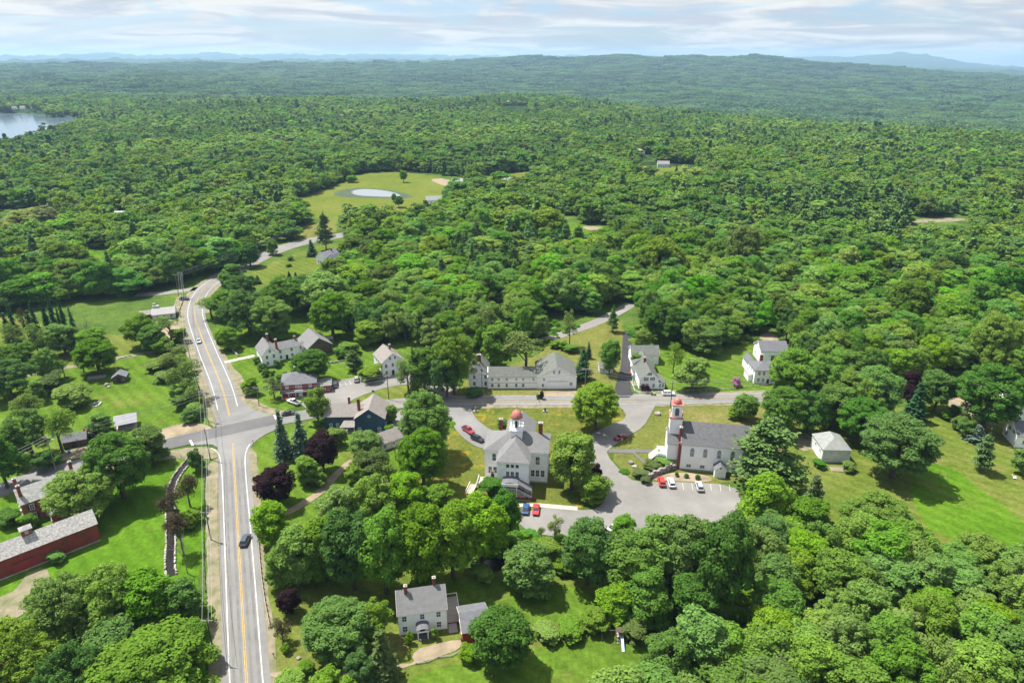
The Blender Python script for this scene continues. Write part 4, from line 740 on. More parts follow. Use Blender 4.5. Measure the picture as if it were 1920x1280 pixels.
# ------------------------------------------------------------------ trees: the ones that stand apart in the photograph
HAND = [
# left lawns
(35,645,560,20,'Cd','dark narrow spruce, leftmost of the spruce row behind the left lawn'),(56,642,572,19,'X','rusty half-dead spruce-sized tree inside the dark spruce row'),
(78,648,562,21,'Cd','dark narrow spruce, third of the spruce row behind the left lawn'),(97,640,546,20,'Cd','tall dark spruce near the middle of the spruce row'),
(113,650,536,21,'Cd','tallest dark spruce of the row behind the left lawn'),(131,648,560,21,'Cd','dark spruce right of the tallest in the row'),(148,655,572,20,'Cd','rightmost dark spruce of the row behind the left lawn'),
(168,662,588,34,'D','bare grey tree at the right end of the spruce row'),(20,640,585,22,'Cd','short dark spruce at the left edge of the spruce row'),(66,640,580,18,'Cd','short dark spruce within the left half of the row'),(122,642,575,17,'Cd','short dark spruce beside the tallest of the row'),
(30,655,603,44,'A','young airy tree before the left end of the spruce row'),(75,672,603,42,'A','young airy tree standing on the left lawn edge'),(123,665,602,58,'R','round maple before the middle of the spruce row'),
(178,664,612,56,'O','upper of the two trees over the gravel drive'),(187,700,630,70,'R','large shade tree by the gravel drive above the brown shed'),(158,698,652,28,'A','slim young tree left of the drive shade tree'),
(95,714,650,52,'S','dark leaning tree on the lawn below the gravel drive'),(122,708,672,24,'A','small sapling on the lawn right of the leaning tree'),
(38,690,640,66,'S','broad tree at the left edge above the gravel drive'),(25,745,672,88,'Sd','large dark tree at the left edge below the drive'),(-15,720,640,70,'S','tree cut by the left edge beside the drive'),
(72,755,712,34,'O','small tree beside the left edge shrubs'),(140,760,722,66,'Bf','grey-green shrub clump on the left lawn'),(98,735,700,50,'Bo','olive shrub patch on the left lawn'),(62,800,740,60,'A','airy tree behind the pickup at left'),
(65,858,765,82,'S','left of two broad trees behind the utility pole'),(118,848,762,66,'A','right of two broad trees behind the utility pole'),(35,858,786,24,'C','slim blue-grey spruce at the left edge by the street'),
(95,880,845,46,'Bd','dark rounded shrub by the cross street'),(15,915,808,74,'Sd','dark tree at the left edge by the cross street'),
(188,812,772,44,'O','small tree left of the grey carport'),(233,932,806,104,'Rd','large dark maple left of the junction'),(284,866,797,66,'O','tree beside the cross street sidewalk'),
(165,972,874,120,'Sb','bright maple shading the long red barn roof'),
# roadside left of main road
(268,650,586,58,'R','round tree below the low white workshop'),(290,658,606,46,'O','darker tree in front of the low white workshop'),(322,640,590,46,'A','thin airy tree beside the sandy shoulder'),
(312,662,630,40,'B','low shrub by the gravel drive end'),(330,700,640,56,'A','airy roadside tree above the overgrown bank'),(350,745,662,64,'A','tall airy tree on the roadside bank'),(300,690,672,52,'Bf','feathery shrub on the roadside bank'),
(315,712,692,42,'Bf','grey-green shrub below the feathery roadside shrub'),(338,762,720,50,'S','leafy tree low on the roadside bank'),(362,760,706,40,'A','thin tree beside the upper shoulder'),(356,790,765,34,'Bd','dark shrub at the junction corner'),(368,778,755,30,'Bf','pale shrub at the junction corner'),(300,716,706,24,'B','small shrub on the left lawn edge'),
(336,642,614,30,'Bf','pale shrub by the shoulder below the workshop'),
# stream bank
(330,985,906,48,'X','brownish thin larch beside the stream'),(357,950,888,42,'X','brownish thin larch nearest the road shoulder'),(345,1040,960,46,'X','thin brownish tree further down the stream'),(352,1075,1005,44,'D','bare twisted tree by the stream wall'),(368,885,842,34,'Bd','dark shrub at the head of the stream wall'),(352,985,960,46,'Bb','bright shrub under the larches'),
# right of main road, upper
(398,598,556,52,'A','light tree overhanging the road bend'),(470,628,540,92,'Sd','large dark tree on the farmhouse lawn'),(430,596,540,70,'S','leafy tree beside the road above the farmhouse lawn'),(428,655,612,40,'O','small round tree on the verge across from the car'),
(512,634,552,76,'Rb','bright maple behind the farmhouse'),(527,636,604,34,'O','small tree just behind the farmhouse roof'),(440,548,492,44,'O','tree where the road disappears behind leaves'),(458,560,512,56,'Od','dark round tree above the farm lawn'),
(470,500,452,36,'Od','solitary dark tree on the upper bank'),(512,478,446,22,'Ob','small bright tree on the upper road bank'),(585,480,449,22,'Cd','dark spruce left of the upper white house'),(543,524,508,12,'Cd','small spruce on the lower edge of the upper bank'),(555,526,510,14,'C','small blue spruce on the lower edge of the upper bank'),(484,532,516,14,'Cd','small dark spruce left on the upper bank edge'),
(545,488,480,12,'Bd','low round shrub on the upper bank'),(543,500,494,12,'Bd','lower round shrub on the upper bank'),(612,470,390,34,'N','tall dark pine standing by the upper road end'),
(540,590,515,84,'S','large pale-topped tree left of the open lawn'),(625,634,545,74,'R','broad tree with dark trunk above the farm barn'),(578,575,512,66,'Rd','dark tree above the open lawn'),
(585,716,652,68,'Rd','dome-shaped tree in front of the grey barn'),(663,694,650,34,'N','small grey conifer by the stone wall'),(655,662,640,34,'Bf','pale shrub right of the grey barn'),(640,670,650,26,'B','green shrub beside the barn end'),(695,712,686,44,'Bb','bright shrub left of the tall white house'),
(498,705,692,16,'Bd','dark clipped shrub before the farmhouse'),(520,690,676,14,'Bd','round shrub at the farmhouse corner'),(483,682,668,16,'B','shrub by the farmhouse side door'),(490,694,680,18,'B','round shrub at the farmhouse left corner'),(513,703,694,12,'Bd','small shrub on the farmhouse lawn'),
(472,740,706,30,'Ob','bright young tree on the corner lawn'),(515,748,704,34,'Ao','olive crabapple left of the red store'),(527,712,696,22,'B','shrub behind the red store'),
(597,792,722,48,'Sf','white-flowering tree in front of the red store'),(533,858,766,36,'C','left of two tall blue spruces by the junction'),(568,860,772,42,'C','right of two tall blue spruces by the junction'),
(766,735,660,46,'A','airy tree right of the tall white house'),(778,742,650,24,'Cg','narrow grey-green spruce beside the side street'),(797,738,646,54,'O','leafy tree above the side street end'),(852,738,610,86,'Sb','bright tall tree left of the long white building'),(838,745,655,64,'Rd','dark tree at the long building left end'),
(860,690,625,60,'O','leafy tree behind the long building chimney'),(750,690,650,36,'D','bare grey tree behind the tall white house'),
# behind the long building
(985,704,618,84,'A','large light-green ash rising behind the long white roof'),(932,694,600,56,'O','narrow tree behind the long white roof'),(905,680,610,40,'S','tree behind the white gable with chimney'),
(1092,712,652,34,'V','dark bushy arborvitae right of the long building'),(1103,672,640,13,'V','slim dark arborvitae cone'),(1072,660,645,26,'B','shrub at the field edge'),(1043,652,638,24,'Bb','bright shrub on the field bank'),(1055,655,640,24,'B','green shrub on the field bank'),
(1068,650,575,26,'A','thin young tree over the lane'),(1142,702,634,38,'R','round maple left of the black drive'),(1148,622,568,22,'N','slim pine where the lane bends'),(1204,666,616,32,'Ob','bright tree right of the black drive'),(1195,690,660,24,'B','shrub hedge left of the white house'),
(1296,732,668,64,'Sb','light round tree right of the white house'),(1262,700,640,36,'A','airy tree close behind the white house'),(1240,640,560,80,'Sd','large dark tree behind the white house'),(1210,735,722,20,'Bu','purple-brown shrub before the white house'),(1378,724,706,20,'Bp','pink rhododendron on the lawn by the white farmhouse'),
(1395,786,736,44,'R','small maple on the church lawn'),(1378,784,764,28,'Bb','shrub beside the small church lawn maple'),
(1008,748,738,8,'Bd','small dark shrub by the street, left of a pair'),(1016,748,732,10,'Bu','reddish shrub by the street, right of a pair'),(890,742,728,30,'Bd','dark shrub at the long building corner'),
# village green and hall
(1115,806,712,84,'Rb','bright round maple on the village green',None,0),(1072,916,804,80,'Rb','bright maple beside the town hall',None,1),(1112,938,882,58,'Ob','small yellow-green tree by the parking lot'),(1118,902,868,26,'Bu','reddish shrub between the two hall trees'),
(942,800,786,18,'Bd','small dark shrub behind the town hall'),(800,858,728,90,'R','tall maple left of the curved street'),(795,916,796,88,'R','second tall maple below the curved street'),(735,792,757,22,'Ob','narrow bright tree at the blue house corner'),
(730,812,795,18,'B','shrub at the blue house right corner'),(925,925,895,46,'Bd','leafy shrub in front of the town hall deck'),
# church
(1432,902,768,128,'N','wide white pine at the church end'),(1425,992,876,92,'Ob','bright leafy tree at the lot corner'),(1517,972,890,58,'Cg','sparse grey spruce on the right lawn'),(1475,930,898,50,'B','shrub under the church pine'),(1490,915,900,26,'Bu','reddish mound shrub by the metal arbor'),
(1268,893,885,9,'Bd','small clipped shrub, leftmost of three under the church wall'),(1286,895,887,9,'Bd','small clipped shrub, middle of three under the church wall'),(1307,898,889,10,'Bd','small clipped shrub, rightmost of three under the church wall'),(1238,857,842,12,'Bd','small cone shrub by the church steps'),
(1222,880,866,30,'Bo','grey-green rock garden shrub, upper'),(1200,893,880,28,'Bo','grey-green rock garden shrub, lower'),(1245,873,858,32,'B','green rock garden shrub beside the tower'),(1210,905,893,20,'Bo','grey shrub at the rock wall end'),
# trees right of church
(1480,760,650,86,'R','tall maple right of the white farmhouse'),(1462,812,722,76,'O','leafy tree above the church pine'),(1535,770,662,84,'O','tree in the belt behind the garage, left'),(1512,812,728,70,'Sd','shaded tree left of the garage'),
(1590,790,690,92,'Sf','grey-green maple behind the garage'),(1630,790,680,84,'O','tree in the belt behind the garage, right'),(1610,830,742,84,'Rd','dark maple just behind the garage'),(1672,895,770,124,'Rd','large dark maple right of the garage'),(1560,800,715,70,'R','maple crowded behind the garage roof'),
(1700,770,690,40,'P','dark purple tree in the right belt'),(1712,788,716,46,'Cd','dark spruce in the right belt'),(1750,770,690,64,'Rd','round dark tree beside the street at right'),(1842,802,680,110,'Rd','large round maple at the right street'),
(1836,884,800,36,'N','dark conifer alone on the right lawn'),(1785,778,758,24,'Bd','dark shrub below the right street'),(1770,785,765,22,'B','shrub at the right lawn top'),(1797,806,778,30,'B','shrub row below the round maple, upper'),(1812,822,786,34,'B','shrub row below the round maple, middle'),(1828,828,796,36,'C','blue-grey spruce bush below the round maple'),
(1738,845,815,24,'B','shrub beside the large dark maple'),(1728,860,842,28,'Bb','bright shrub beside the large dark maple'),(1535,875,862,24,'Bd','clipped shrub below the garage'),(1590,882,866,26,'Bf','weedy shrub below the garage'),(1910,890,838,44,'B','shrub at the right edge lawn'),(1905,824,812,18,'Bb','pale leafy shrub by the right white house'),
(1640,1010,925,132,'Sf','feathery broad tree on the right lawn edge'),(1890,700,610,90,'Sb','yellow-green maple above the right houses'),(1850,700,580,80,'Sb','yellow-green tall maple left of the right edge'),(1915,720,640,70,'Rb','yellow-green maple at the right edge'),
# behind blue house
(522,945,868,72,'P','round dark purple maple by the road'),(608,884,804,56,'P','dark purple tree behind the blue house'),(577,908,852,40,'Ob','bright small tree between the purple trees'),(598,910,882,34,'B','shrub below the bright small tree'),(632,835,800,36,'Bb','bright shrub before the blue house'),(682,858,802,64,'O','round tree before the blue house gable'),(700,890,838,74,'Ao','olive old apple tree behind the blue house'),(668,905,872,34,'Bb','bright shrub at the sandy path end'),(742,862,815,50,'D','bare grey tree beside the small tan house'),(618,852,826,26,'B','shrub between purple tree and blue house'),
# roadside lower right
(512,1020,938,62,'Ob','bright roadside tree at the lower lawn corner'),(528,1100,1022,48,'O','roadside tree above the guardrail'),(568,1098,982,78,'O','leafy tree near the guardrail'),(540,1072,1006,36,'Ao','dull olive tree behind the guardrail'),(600,1060,970,50,'Cg','grey conifer among the roadside trees'),
(545,1150,1100,42,'P','small purple-brown tree on the roadside lawn'),(532,1206,1160,38,'X','thin young pine on the roadside lawn'),(538,1222,1204,18,'Bb','small bright shrub on the roadside lawn'),(575,1262,1236,30,'O','sapling beside the sandy drive'),
# big belt below hall
(640,1000,905,84,'Sf','pale leafy tree, left end of the belt below the hall'),(700,985,885,86,'Sb','bright tree in the upper left of the belt'),(760,965,880,84,'Sb','bright tree in the belt below the second tall maple'),(820,965,905,60,'Ob','leafy tree in the belt beside the camper'),
(620,1085,960,84,'O','tree in the lower left of the belt'),(665,1105,950,100,'Rd','dark maple in the lower belt, left'),(725,1112,945,100,'R','maple in the lower belt above the colonial roof'),(790,1098,945,108,'R','broad maple in the lower belt, centre'),(850,1082,936,96,'Rb','bright maple in the lower belt, right of centre'),(903,1058,926,96,'Rb','bright maple below the hall deck'),(945,1015,915,56,'Od','olive-dark tree by the blue car'),(962,1012,945,40,'Ao','thin olive tree by the blue car'),
(960,1040,990,40,'B','leafy shrub below the lot wall'),(1015,1010,985,16,'A','thin sapling at the lot edge, shorter of two'),(1040,1008,962,30,'A','young birch at the lot edge'),(1000,1030,1005,30,'B','shrub at the lot edge below the red car'),
(990,1108,1015,92,'O','round tree beside the stream lawn'),(1030,1050,1010,44,'Bf','pale shrub by the stream pool'),(1100,1095,972,92,'Rd','dark tree beside the stream pool'),(1060,1075,1050,44,'Bb','bright shrub by the stream'),(905,1085,1062,40,'Bb','bright shrub at the stream edge'),
(1168,1010,962,42,'O','small tree screening the parked cars'),(1185,1120,995,104,'R','tall maple below the parking lot, left'),(1240,1090,962,100,'O','tall tree below the parking lot, second'),(1290,1110,955,104,'R','tall tree below the parking lot, third'),(1345,1150,952,108,'Rd','tall dark tree below the parking lot, right'),(1215,1165,1060,84,'O','leafy tree above the swing set'),(1160,1160,1085,72,'Ob','bright tree left of the swing set'),
(1300,1160,1070,90,'Rd','dark tree in the shaded gap'),(1420,1090,985,90,'Sf','feathery tree right of the shaded gap'),(1190,1200,1165,48,'Bo','grey shrub beside the swing set'),(1120,1185,1150,56,'Bb','shrub bank left of the swing set'),(1070,1190,1165,52,'Bb','middle of the long shrub bank'),(1025,1195,1172,48,'Bf','left part of the long shrub bank'),(985,1190,1174,30,'B','left end of the long shrub bank'),
# colonial house
(640,1228,1118,124,'R','large round tree left of the colonial house'),(712,1205,1112,74,'Sb','light tree touching the colonial house corner'),(720,1275,1180,70,'Cg','grey hemlock below the colonial house'),(940,1245,1134,108,'Rd','large dark round tree beside the red shed'),(880,1240,1212,34,'Bb','shrub below the red shed'),(768,1205,1182,16,'Bb','bright shrub left of the colonial porch'),(815,1198,1176,16,'B','shrub right of the colonial porch'),(680,1290,1215,60,'Sd','dark small tree under the grey hemlock'),(620,1340,1252,100,'Sb','bright tree top at the bottom edge by the drive'),(548,1300,1255,60,'Ob','leafy shrub-tree at the bottom edge beside the road'),
# bottom left
(142,1208,1070,128,'Sb','bright maple below the gravel yard, left of three'),(225,1190,1056,120,'Sb','bright maple below the lawn, middle of three'),(290,1180,1066,104,'O','maple below the lawn, right of three'),(345,1170,1080,76,'Od','dark tree at the end of the stream wall'),(40,1325,1165,160,'Sf','pale feathery tree in the bottom left corner'),(300,1360,1180,220,'R','large maple at the bottom edge beside the road'),(160,1370,1210,140,'Sd','shaded tree at the bottom edge'),(225,1255,1160,90,'Od','dark tree in the shaded hollow'),(375,1240,1160,60,'O','tree by the road above the bottom maple'),(62,990,962,26,'Bd','round dark shrub beside the brick house'),(20,985,958,40,'Bd','dark shrub at the left edge by the brick house'),(108,1052,1034,30,'B','shrub against the red barn wall'),
(1690,1120,1040,40,'D','grey bare-topped tree in the lower right woods'),(1445,1290,1205,60,'D','pale dead tree at the bottom edge right of centre'),(1880,1150,1075,50,'D','grey thin-leaved tree near the right bottom edge'),(880,560,520,34,'D','grey bare tree in the woods behind the long building'),(1440,420,395,20,'D','bare grey tree in the upper right woods'),
# field
(757,342,318,14,'R','lone tree standing in the hay field'),(748,389,367,18,'Rd','round dark tree below the pond'),(739,378,362,9,'O','small tree by the pond edge'),(660,342,328,20,'R','tree at the left rim of the hay field'),
(1222,330,312,14,'Rd','round dark tree by the distant blue house'),(1268,322,308,7,'Cd','small dark conifer by the distant blue house'),
(55,430,388,70,'Sp','pale yellow-green willow in the left woods, left'),(90,425,384,46,'Sp','pale yellow-green willow in the left woods, right'),(132,448,400,36,'C','blue spruce in the left woods'),(205,420,398,14,'P','dark red tree beside the hidden left house'),(130,505,450,44,'O','grey-green tree beside the small left lawn'),
]
for h_ in HAND: tree_px(*h_)
# ------------------------------------------------------------------ the woods
def vpoly(X, Y, poly):
    c = np.zeros(len(X), bool); j = len(poly)-1
    for i in range(len(poly)):
        xi, yi = poly[i]; xj, yj = poly[j]
        if yi != yj:
            t = ((yi > Y) != (yj > Y)) & (X < (xj-xi)*(Y-yi)/(yj-yi)+xi); c ^= t
        j = i
    return c
CLEAR = [[(540,375),(600,360),(640,343),(668,325),(760,320),(838,330),(895,336),(905,350),(860,362),(842,375),(838,398),(800,414),(740,427),(690,432),(640,430),(585,418)],
 [(895,330),(1012,318),(1008,345),(950,360),(900,362)], [(1190,322),(1200,290),(1225,290),(1240,306),(1310,308),(1315,335),(1240,345),(1195,345)],
 [(980,408),(1020,398),(1060,402),(1100,418),(1155,428),(1155,452),(1110,475),(1050,472),(1045,430)], [(1692,409),(1822,403),(1830,452),(1700,456)],
 [(135,466),(222,464),(235,520),(150,525)], [(385,540),(405,515),(440,495),(480,475),(555,446),(542,438),(575,416),(640,402),(650,440),(655,452),(645,510),(640,530),(600,537),(540,570),(470,580),(430,575),(385,560)],
 [(-20,392),(125,392),(135,452),(-20,458)], [(1000,655),(1035,622),(1100,598),(1150,578),(1190,556),(1198,585),(1160,612),(1100,628),(1040,658)],
 [(205,400),(245,398),(252,428),(205,428)], [(1140,552),(1185,542),(1192,572),(1150,590)], [(235,570),(255,548),(340,535),(352,560),(335,640),(245,625)],
 [(900,580),(950,572),(968,592),(950,608),(902,604)],[(1010,600),(1090,585),(1100,640),(1020,668)],[(-300,330),(0,277),(70,259),(140,239),(165,222),(146,217),(110,221),(92,220),(78,213),(0,212.5),(-300,213)], [(938,199.5),(992,198),(998,218),(936,218)], [(1415,625),(1465,618),(1475,650),(1415,655)], [(20,205),(60,203),(75,212.5),(20,212.5)]]
FILL = [(1400,1015),(1480,1000),(1540,1035),(1600,1050),(1700,1052),(1760,1040),(1860,1075),(2000,1090),(2000,1520),(1120,1520),(1150,1330),(1230,1280),(1330,1230),(1400,1170),(1390,1080)]
YBX = [-400,0,60,200,250,300,330,380,430,460,560,600,640,700,760,820,870,900,1000,1020,1100,1160,1190,1250,1320,1400,1420,1470,1500,1560,1700,1760,1900,2400]
YBY = [600,592,575,560,556,546,536,520,510,548,560,580,640,650,655,655,655,652,645,630,598,575,600,632,668,640,622,650,690,725,735,695,690,690]
def scatter(r0, r1, sp, rg, az0=-.80, az1=.80):
    """jittered rows of standing places between two distances"""
    X = []; Y = []; r = r0
    while r < r1:
        n = max(1, int((az1-az0)*r/sp)); a = az0+(np.arange(n)+rg.uniform(.05, .95, n))/n*(az1-az0); rr = r+rg.uniform(-.45, .45, n)*sp
        X.append(rr*np.sin(a)); Y.append(rr*np.cos(a)); r += sp*.92
    return np.concatenate(X), np.concatenate(Y)
def vproj(X, Y, Z):
    d = Y*PC+(CAM_H-Z)*PS; d = np.maximum(d, 1); return 960+FPX*X/d, 640+FPX*((CAM_H-Z)*PC-Y*PS)/d
def vnoise(X, Y, s, o=0.0):
    x, y = X/s+o, Y/s-o*.7
    return (np.sin(x+1.7*np.sin(.7*y))+np.sin(1.3*y+1.9*np.sin(.6*x+1))+.7*np.sin(2.3*x-1.1*y+.5)+.5*np.sin(3.1*y+2.7*x))/3.2
rg = np.random.default_rng(3)
def woods(r0, r1, sp):
    X, Y = scatter(r0, r1, sp, rg); Z = terrain_z(X, Y); px, py = vproj(X, Y, Z)
    ok = (py < np.interp(px, YBX, YBY)) & (px > -260) & (px < 2180)
    for c in CLEAR: ok &= ~vpoly(px, py, c)
    if r1 > 1000: ok &= ~vpoly(X, Y, LAKE)
    return X[ok], Y[ok], Z[ok], px[ok], py[ok]
def conifer_share(px, py, X, Y):
    s = 0.05+0.0*px
    s = np.where((py < 420) & (px < 640), .08, s); s = np.where((py < 400) & (px > 1150), .12, s); s = np.where((py < 330) & (px >= 640) & (px <= 1250), .06, s)
    s = np.where((px > 860) & (px < 1010) & (py > 410) & (py < 540), .5, s); s = np.where((px > 1380) & (px < 1700) & (py > 380) & (py < 440), .45, s)
    s = np.where(py < 215, .12, s)
    return np.clip(s+.34*vnoise(X, Y, 90, 4.0)+.20*vnoise(X, Y, 26, 1.0)-.05, .01, .85)
# near woods: candidate single trees, the largest in the picture become things of their own
NX, NY, NZ, Npx, Npy = woods(150, 460, 7.4)
hx = np.array([t[0] for t in TREES]); hy = np.array([t[1] for t in TREES]); hr = np.array([t[2] for t in TREES])
keep = np.array([np.all(np.hypot(hx-x, hy-y) > hr*.9+1.2) for x, y in zip(NX, NY)]); NX, NY, NZ, Npx, Npy = [a[keep] for a in (NX, NY, NZ, Npx, Npy)]
fx, fy = [], []
gx, gy = scatter(70, 175, 7.6, rg); fpx, fpy = vproj(gx, gy, 0*gx); m_ = vpoly(fpx, fpy, FILL) & (fpx < 2060) & (fpy < 1480); fx, fy, fpx, fpy = gx[m_], gy[m_], fpx[m_], fpy[m_]
ZONES = [(-500, 330, 'woods left of the main road bend'), (330, 640, 'woods above the farmhouse lawn'), (640, 760, 'woods behind the tall white house'), (760, 880, 'woods above the side street end'), (880, 1180, 'woods behind the long white building'), (1180, 1300, 'woods behind the shuttered white house'), (1300, 1420, 'woods left of the hip-roofed farmhouse'), (1420, 1560, 'woods right of the hip-roofed farmhouse'), (1560, 1740, 'woods above the garage'), (1740, 3000, 'woods above the right street end')]
n_single = 0
ADJ = {'Sf': 'feathery grey-green', 'S': 'broad mid-green', 'R': 'rounded mid-green', 'Rb': 'rounded yellow-green', 'O': 'upright mid-green', 'Sb': 'broad yellow-green', 'Rd': 'rounded dark green', 'Ob': 'upright yellow-green', 'Sd': 'broad dark green', 'A': 'light airy'}
def fzone(px, py):
    if py < 1130: return 'along the top of the lower right woods below the lawn' if px > 1560 else 'at the upper left end of the lower right woods'
    if py < 1270: return 'in the middle of the lower right woods, right half' if px > 1600 else 'in the middle of the lower right woods by the shaded gap'
    return 'at the bottom edge in the right corner' if px > 1560 else 'at the bottom edge right of the swing set lawn'
FILLK = ['Sf', 'S', 'R', 'Rb', 'S', 'O', 'Sf', 'Sb', 'O', 'Rd']
for x, y, px, py in zip(fx, fy, fpx, fpy):
    k = FILLK[int(rg.integers(len(FILLK)))]
    plant(x, y, float(rg.uniform(9, 16)), float(rg.uniform(9.0, 12.5)), k, ADJ[k]+' tree '+fzone(px, py), 'trees of the lower right woods'); n_single += 1
share = conifer_share(Npx, Npy, NX, NY); con = rg.random(len(NX)) < share
order = np.argsort(np.hypot(NX, NY)); rest = []
BK = ['S', 'R', 'O', 'Sb', 'Rb', 'Ob', 'Rd', 'Sd', 'O', 'S', 'A', 'Sf']
for i in order:
    if n_single < 190 and not (Npx[i] < -60 or Npx[i] > 1980):
        z = next(t for a, b, t in ZONES if a <= Npx[i] < b)
        if con[i]: plant(NX[i], NY[i], float(rg.uniform(15, 21)), float(rg.uniform(6.5, 8.5)), 'N', 'dark pine at the near edge of the '+z, 'pines at the edge of the '+z)
        else: plant(NX[i], NY[i], float(rg.uniform(11, 18)), float(rg.uniform(9.5, 13.5)), (kk := BK[int(rg.integers(len(BK)))]), ADJ[kk]+' tree at the near edge of the '+z, 'leafy trees at the edge of the '+z)
        n_single += 1
    else: rest.append(i)
rest = np.array(rest)
# everything beyond: one forest of instanced trees
FC = bpy.data.collections.new('forest_trees')
def fproto(name, V, m):
    me = mesh_from(name, V, mats=(m,)); o = bpy.data.objects.new(name, me); FC.objects.link(o); return o
FP = []     # (height, width)
def add_fp(V, m):
    fproto('tree_%02d' % len(FP), V, m); FP.append((V[:, 2].max(), 2*np.percentile(np.hypot(V[:, 0], V[:, 1]), 97)))
for k, mm in (('round0', 'forest_leaf'), ('oval0', 'forest_leaf'), ('spread0', 'forest_leaf_b'), ('lobed0', 'forest_leaf'), ('lobed1', 'forest_leaf_b'), ('tall0', 'forest_leaf'), ('pine0', 'forest_needle'), ('pine2', 'forest_needle'), ('spruce1', 'forest_needle')):
    me = PROTO[k][0]; V = np.empty(len(me.vertices)*3, np.float32); me.vertices.foreach_get('co', V); add_fp(V.reshape(-1, 3).astype(float), M[mm])
def fbroad(kind, seed, n, per, size, m):
    C, R = broad_crown(kind, seed, n, 1); c, nn, s = clump_leaves(C, R*1.2, per, size, .45); add_fp(quads_mesh('', c, nn, s), M[m])
def fcon(seed, size, m, **k):
    c, nn, s = pine_leaves(seed, size=size, **k); add_fp(quads_mesh('', c, nn, s), M[m])
for i, (k, mm) in enumerate((('round', 'forest_mid'), ('spread', 'forest_mid_b'), ('lobed', 'forest_mid'), ('oval', 'forest_mid_b'), ('tall', 'forest_mid'))): fbroad(k, 50+i, 48, 26, .45, mm)     # 9..13
fcon(60, .75, 'forest_mid_needle', per=9, whorls=8, w=7); fcon(61, .75, 'forest_mid_needle', per=9, whorls=9, w=6)                                                                                             # 14,15
for i, (k, mm) in enumerate((('round', 'forest_mid'), ('spread', 'forest_mid_b'), ('lobed', 'forest_mid'), ('round', 'forest_mid_b'))): fbroad(k, 70+i, 22, 7, .95, mm)                               # 16..19
fcon(80, 1.5, 'forest_mid_needle', per=3, whorls=6, w=6.5); fcon(81, 1.5, 'forest_mid_needle', per=3, whorls=7, w=5.5)                                                                                          # 20,21
def patch(seed, m, tall):
    global NR
    NR = np.random.default_rng(seed); C = []; R = []
    for _ in range(46): C.append([NR.uniform(-32, 32), NR.uniform(-32, 32), NR.uniform(4, 9)*tall]); R.append(NR.uniform(4.0, 7.0))
    c, nn, s = clump_leaves(np.array(C), np.array(R), 1.0, 2.0, .4, flat=1.15); add_fp(quads_mesh('', c, nn, s), M[m])
patch(90, 'forest_far', 1); patch(91, 'forest_far', 1.1); patch(92, 'forest_far', 1.0); patch(93, 'forest_far_needle', 1.3)                                                                             # 22..25
P_, I_, S_, A_ = [], [], [], []
def put(X, Y, Z, idx, h, w):
    fh = np.array([f[0] for f in FP])[idx]; fw = np.array([f[1] for f in FP])[idx]
    P_.append(np.stack([X, Y, Z], 1)); I_.append(idx); S_.append(np.stack([w/fw, w/fw, h/fh], 1)); A_.append(rg.uniform(0, 6.283, len(X)))
def fill(X, Y, Z, px, py, broad, cons, hb, wb, hc, wc, con=None):
    n = len(X)
    if con is None: con = rg.random(n) < conifer_share(px, py, X, Y)
    br = np.array(broad); stand = .5+.5*vnoise(X, Y, 110, 7.0)+rg.normal(0, .28, n); order_ = np.argsort(np.array([0 if k in (0, 1, 3, 5, 9, 11, 13, 16, 18) else 1 for k in broad]), kind='stable')
    bi = br[order_][np.clip((stand*len(br)).astype(int), 0, len(br)-1)]        # stands of lighter and of darker hardwoods
    idx = np.where(con, rg.choice(cons, n), bi); grow = (1+.22*vnoise(X, Y, 45, 2.0)+.10*vnoise(X, Y, 160, 9.0))*rg.lognormal(0, .16, n)
    put(X, Y, Z, idx, np.where(con, rg.uniform(*hc, n), rg.uniform(*hb, n))*grow, np.where(con, rg.uniform(*wc, n), rg.uniform(*wb, n))*grow)
fill(NX[rest], NY[rest], NZ[rest], Npx[rest], Npy[rest], [0, 1, 2, 3, 4, 5], [6, 7, 8], (9, 16), (10, 15.5), (13, 18), (6.5, 9), con[rest])
fill(*woods(460, 980, 8.0), [9, 10, 11, 12, 13], [14, 15, 15], (9, 15), (10, 16), (12, 17), (6.5, 9.5))
fill(*woods(980, 2700, 9.2), [16, 17, 18, 19], [20, 21], (9, 14), (11, 17), (12, 16), (7, 10))
X, Y, Z, px, py = woods(2700, 7600, 52)
fill(X, Y, Z-1.5, px, py, [22, 23, 24, 22, 23, 24], [25], (13, 17), (80, 95), (15, 18), (80, 95), rg.random(len(X)) < np.clip(.25+.5*vnoise(X, Y, 420, 1.0), 0, .8))
# brush on the open ground between lawns and woods
ux, uy = scatter(85, 300, 3.2, rg, -.75, .75); ok = np.ones(len(ux), bool)
for w_ in FLAT: ok &= ~vpoly(ux, uy, w_)
for pts_, wd in ((MAIN, 7.5), (CROSS, 6.5), (STREAM, 3.0)):
    q = chaikin(GP(pts_), 2)
    for i in range(len(q)-1):
        a_, b_ = np.array(q[i]), np.array(q[i+1]); d_ = b_-a_; t_ = np.clip(((ux-a_[0])*d_[0]+(uy-a_[1])*d_[1])/max(1e-6, d_@d_), 0, 1); ok &= np.hypot(ux-a_[0]-t_*d_[0], uy-a_[1]-t_*d_[1]) > wd
upx, upy = vproj(ux, uy, 0*ux); ok &= (upx > -80) & (upx < 2000) & (rg.random(len(ux)) < .75); ux, uy = ux[ok], uy[ok]
put(ux, uy, 0*ux-.2, rg.choice([0, 2, 3, 4], len(ux)), rg.uniform(.5, 2.0, len(ux)), rg.uniform(2.0, 4.2, len(ux)))
P_ = np.concatenate(P_); I_ = np.concatenate(I_).astype(np.int32); S_ = np.concatenate(S_); A_ = np.concatenate(A_)
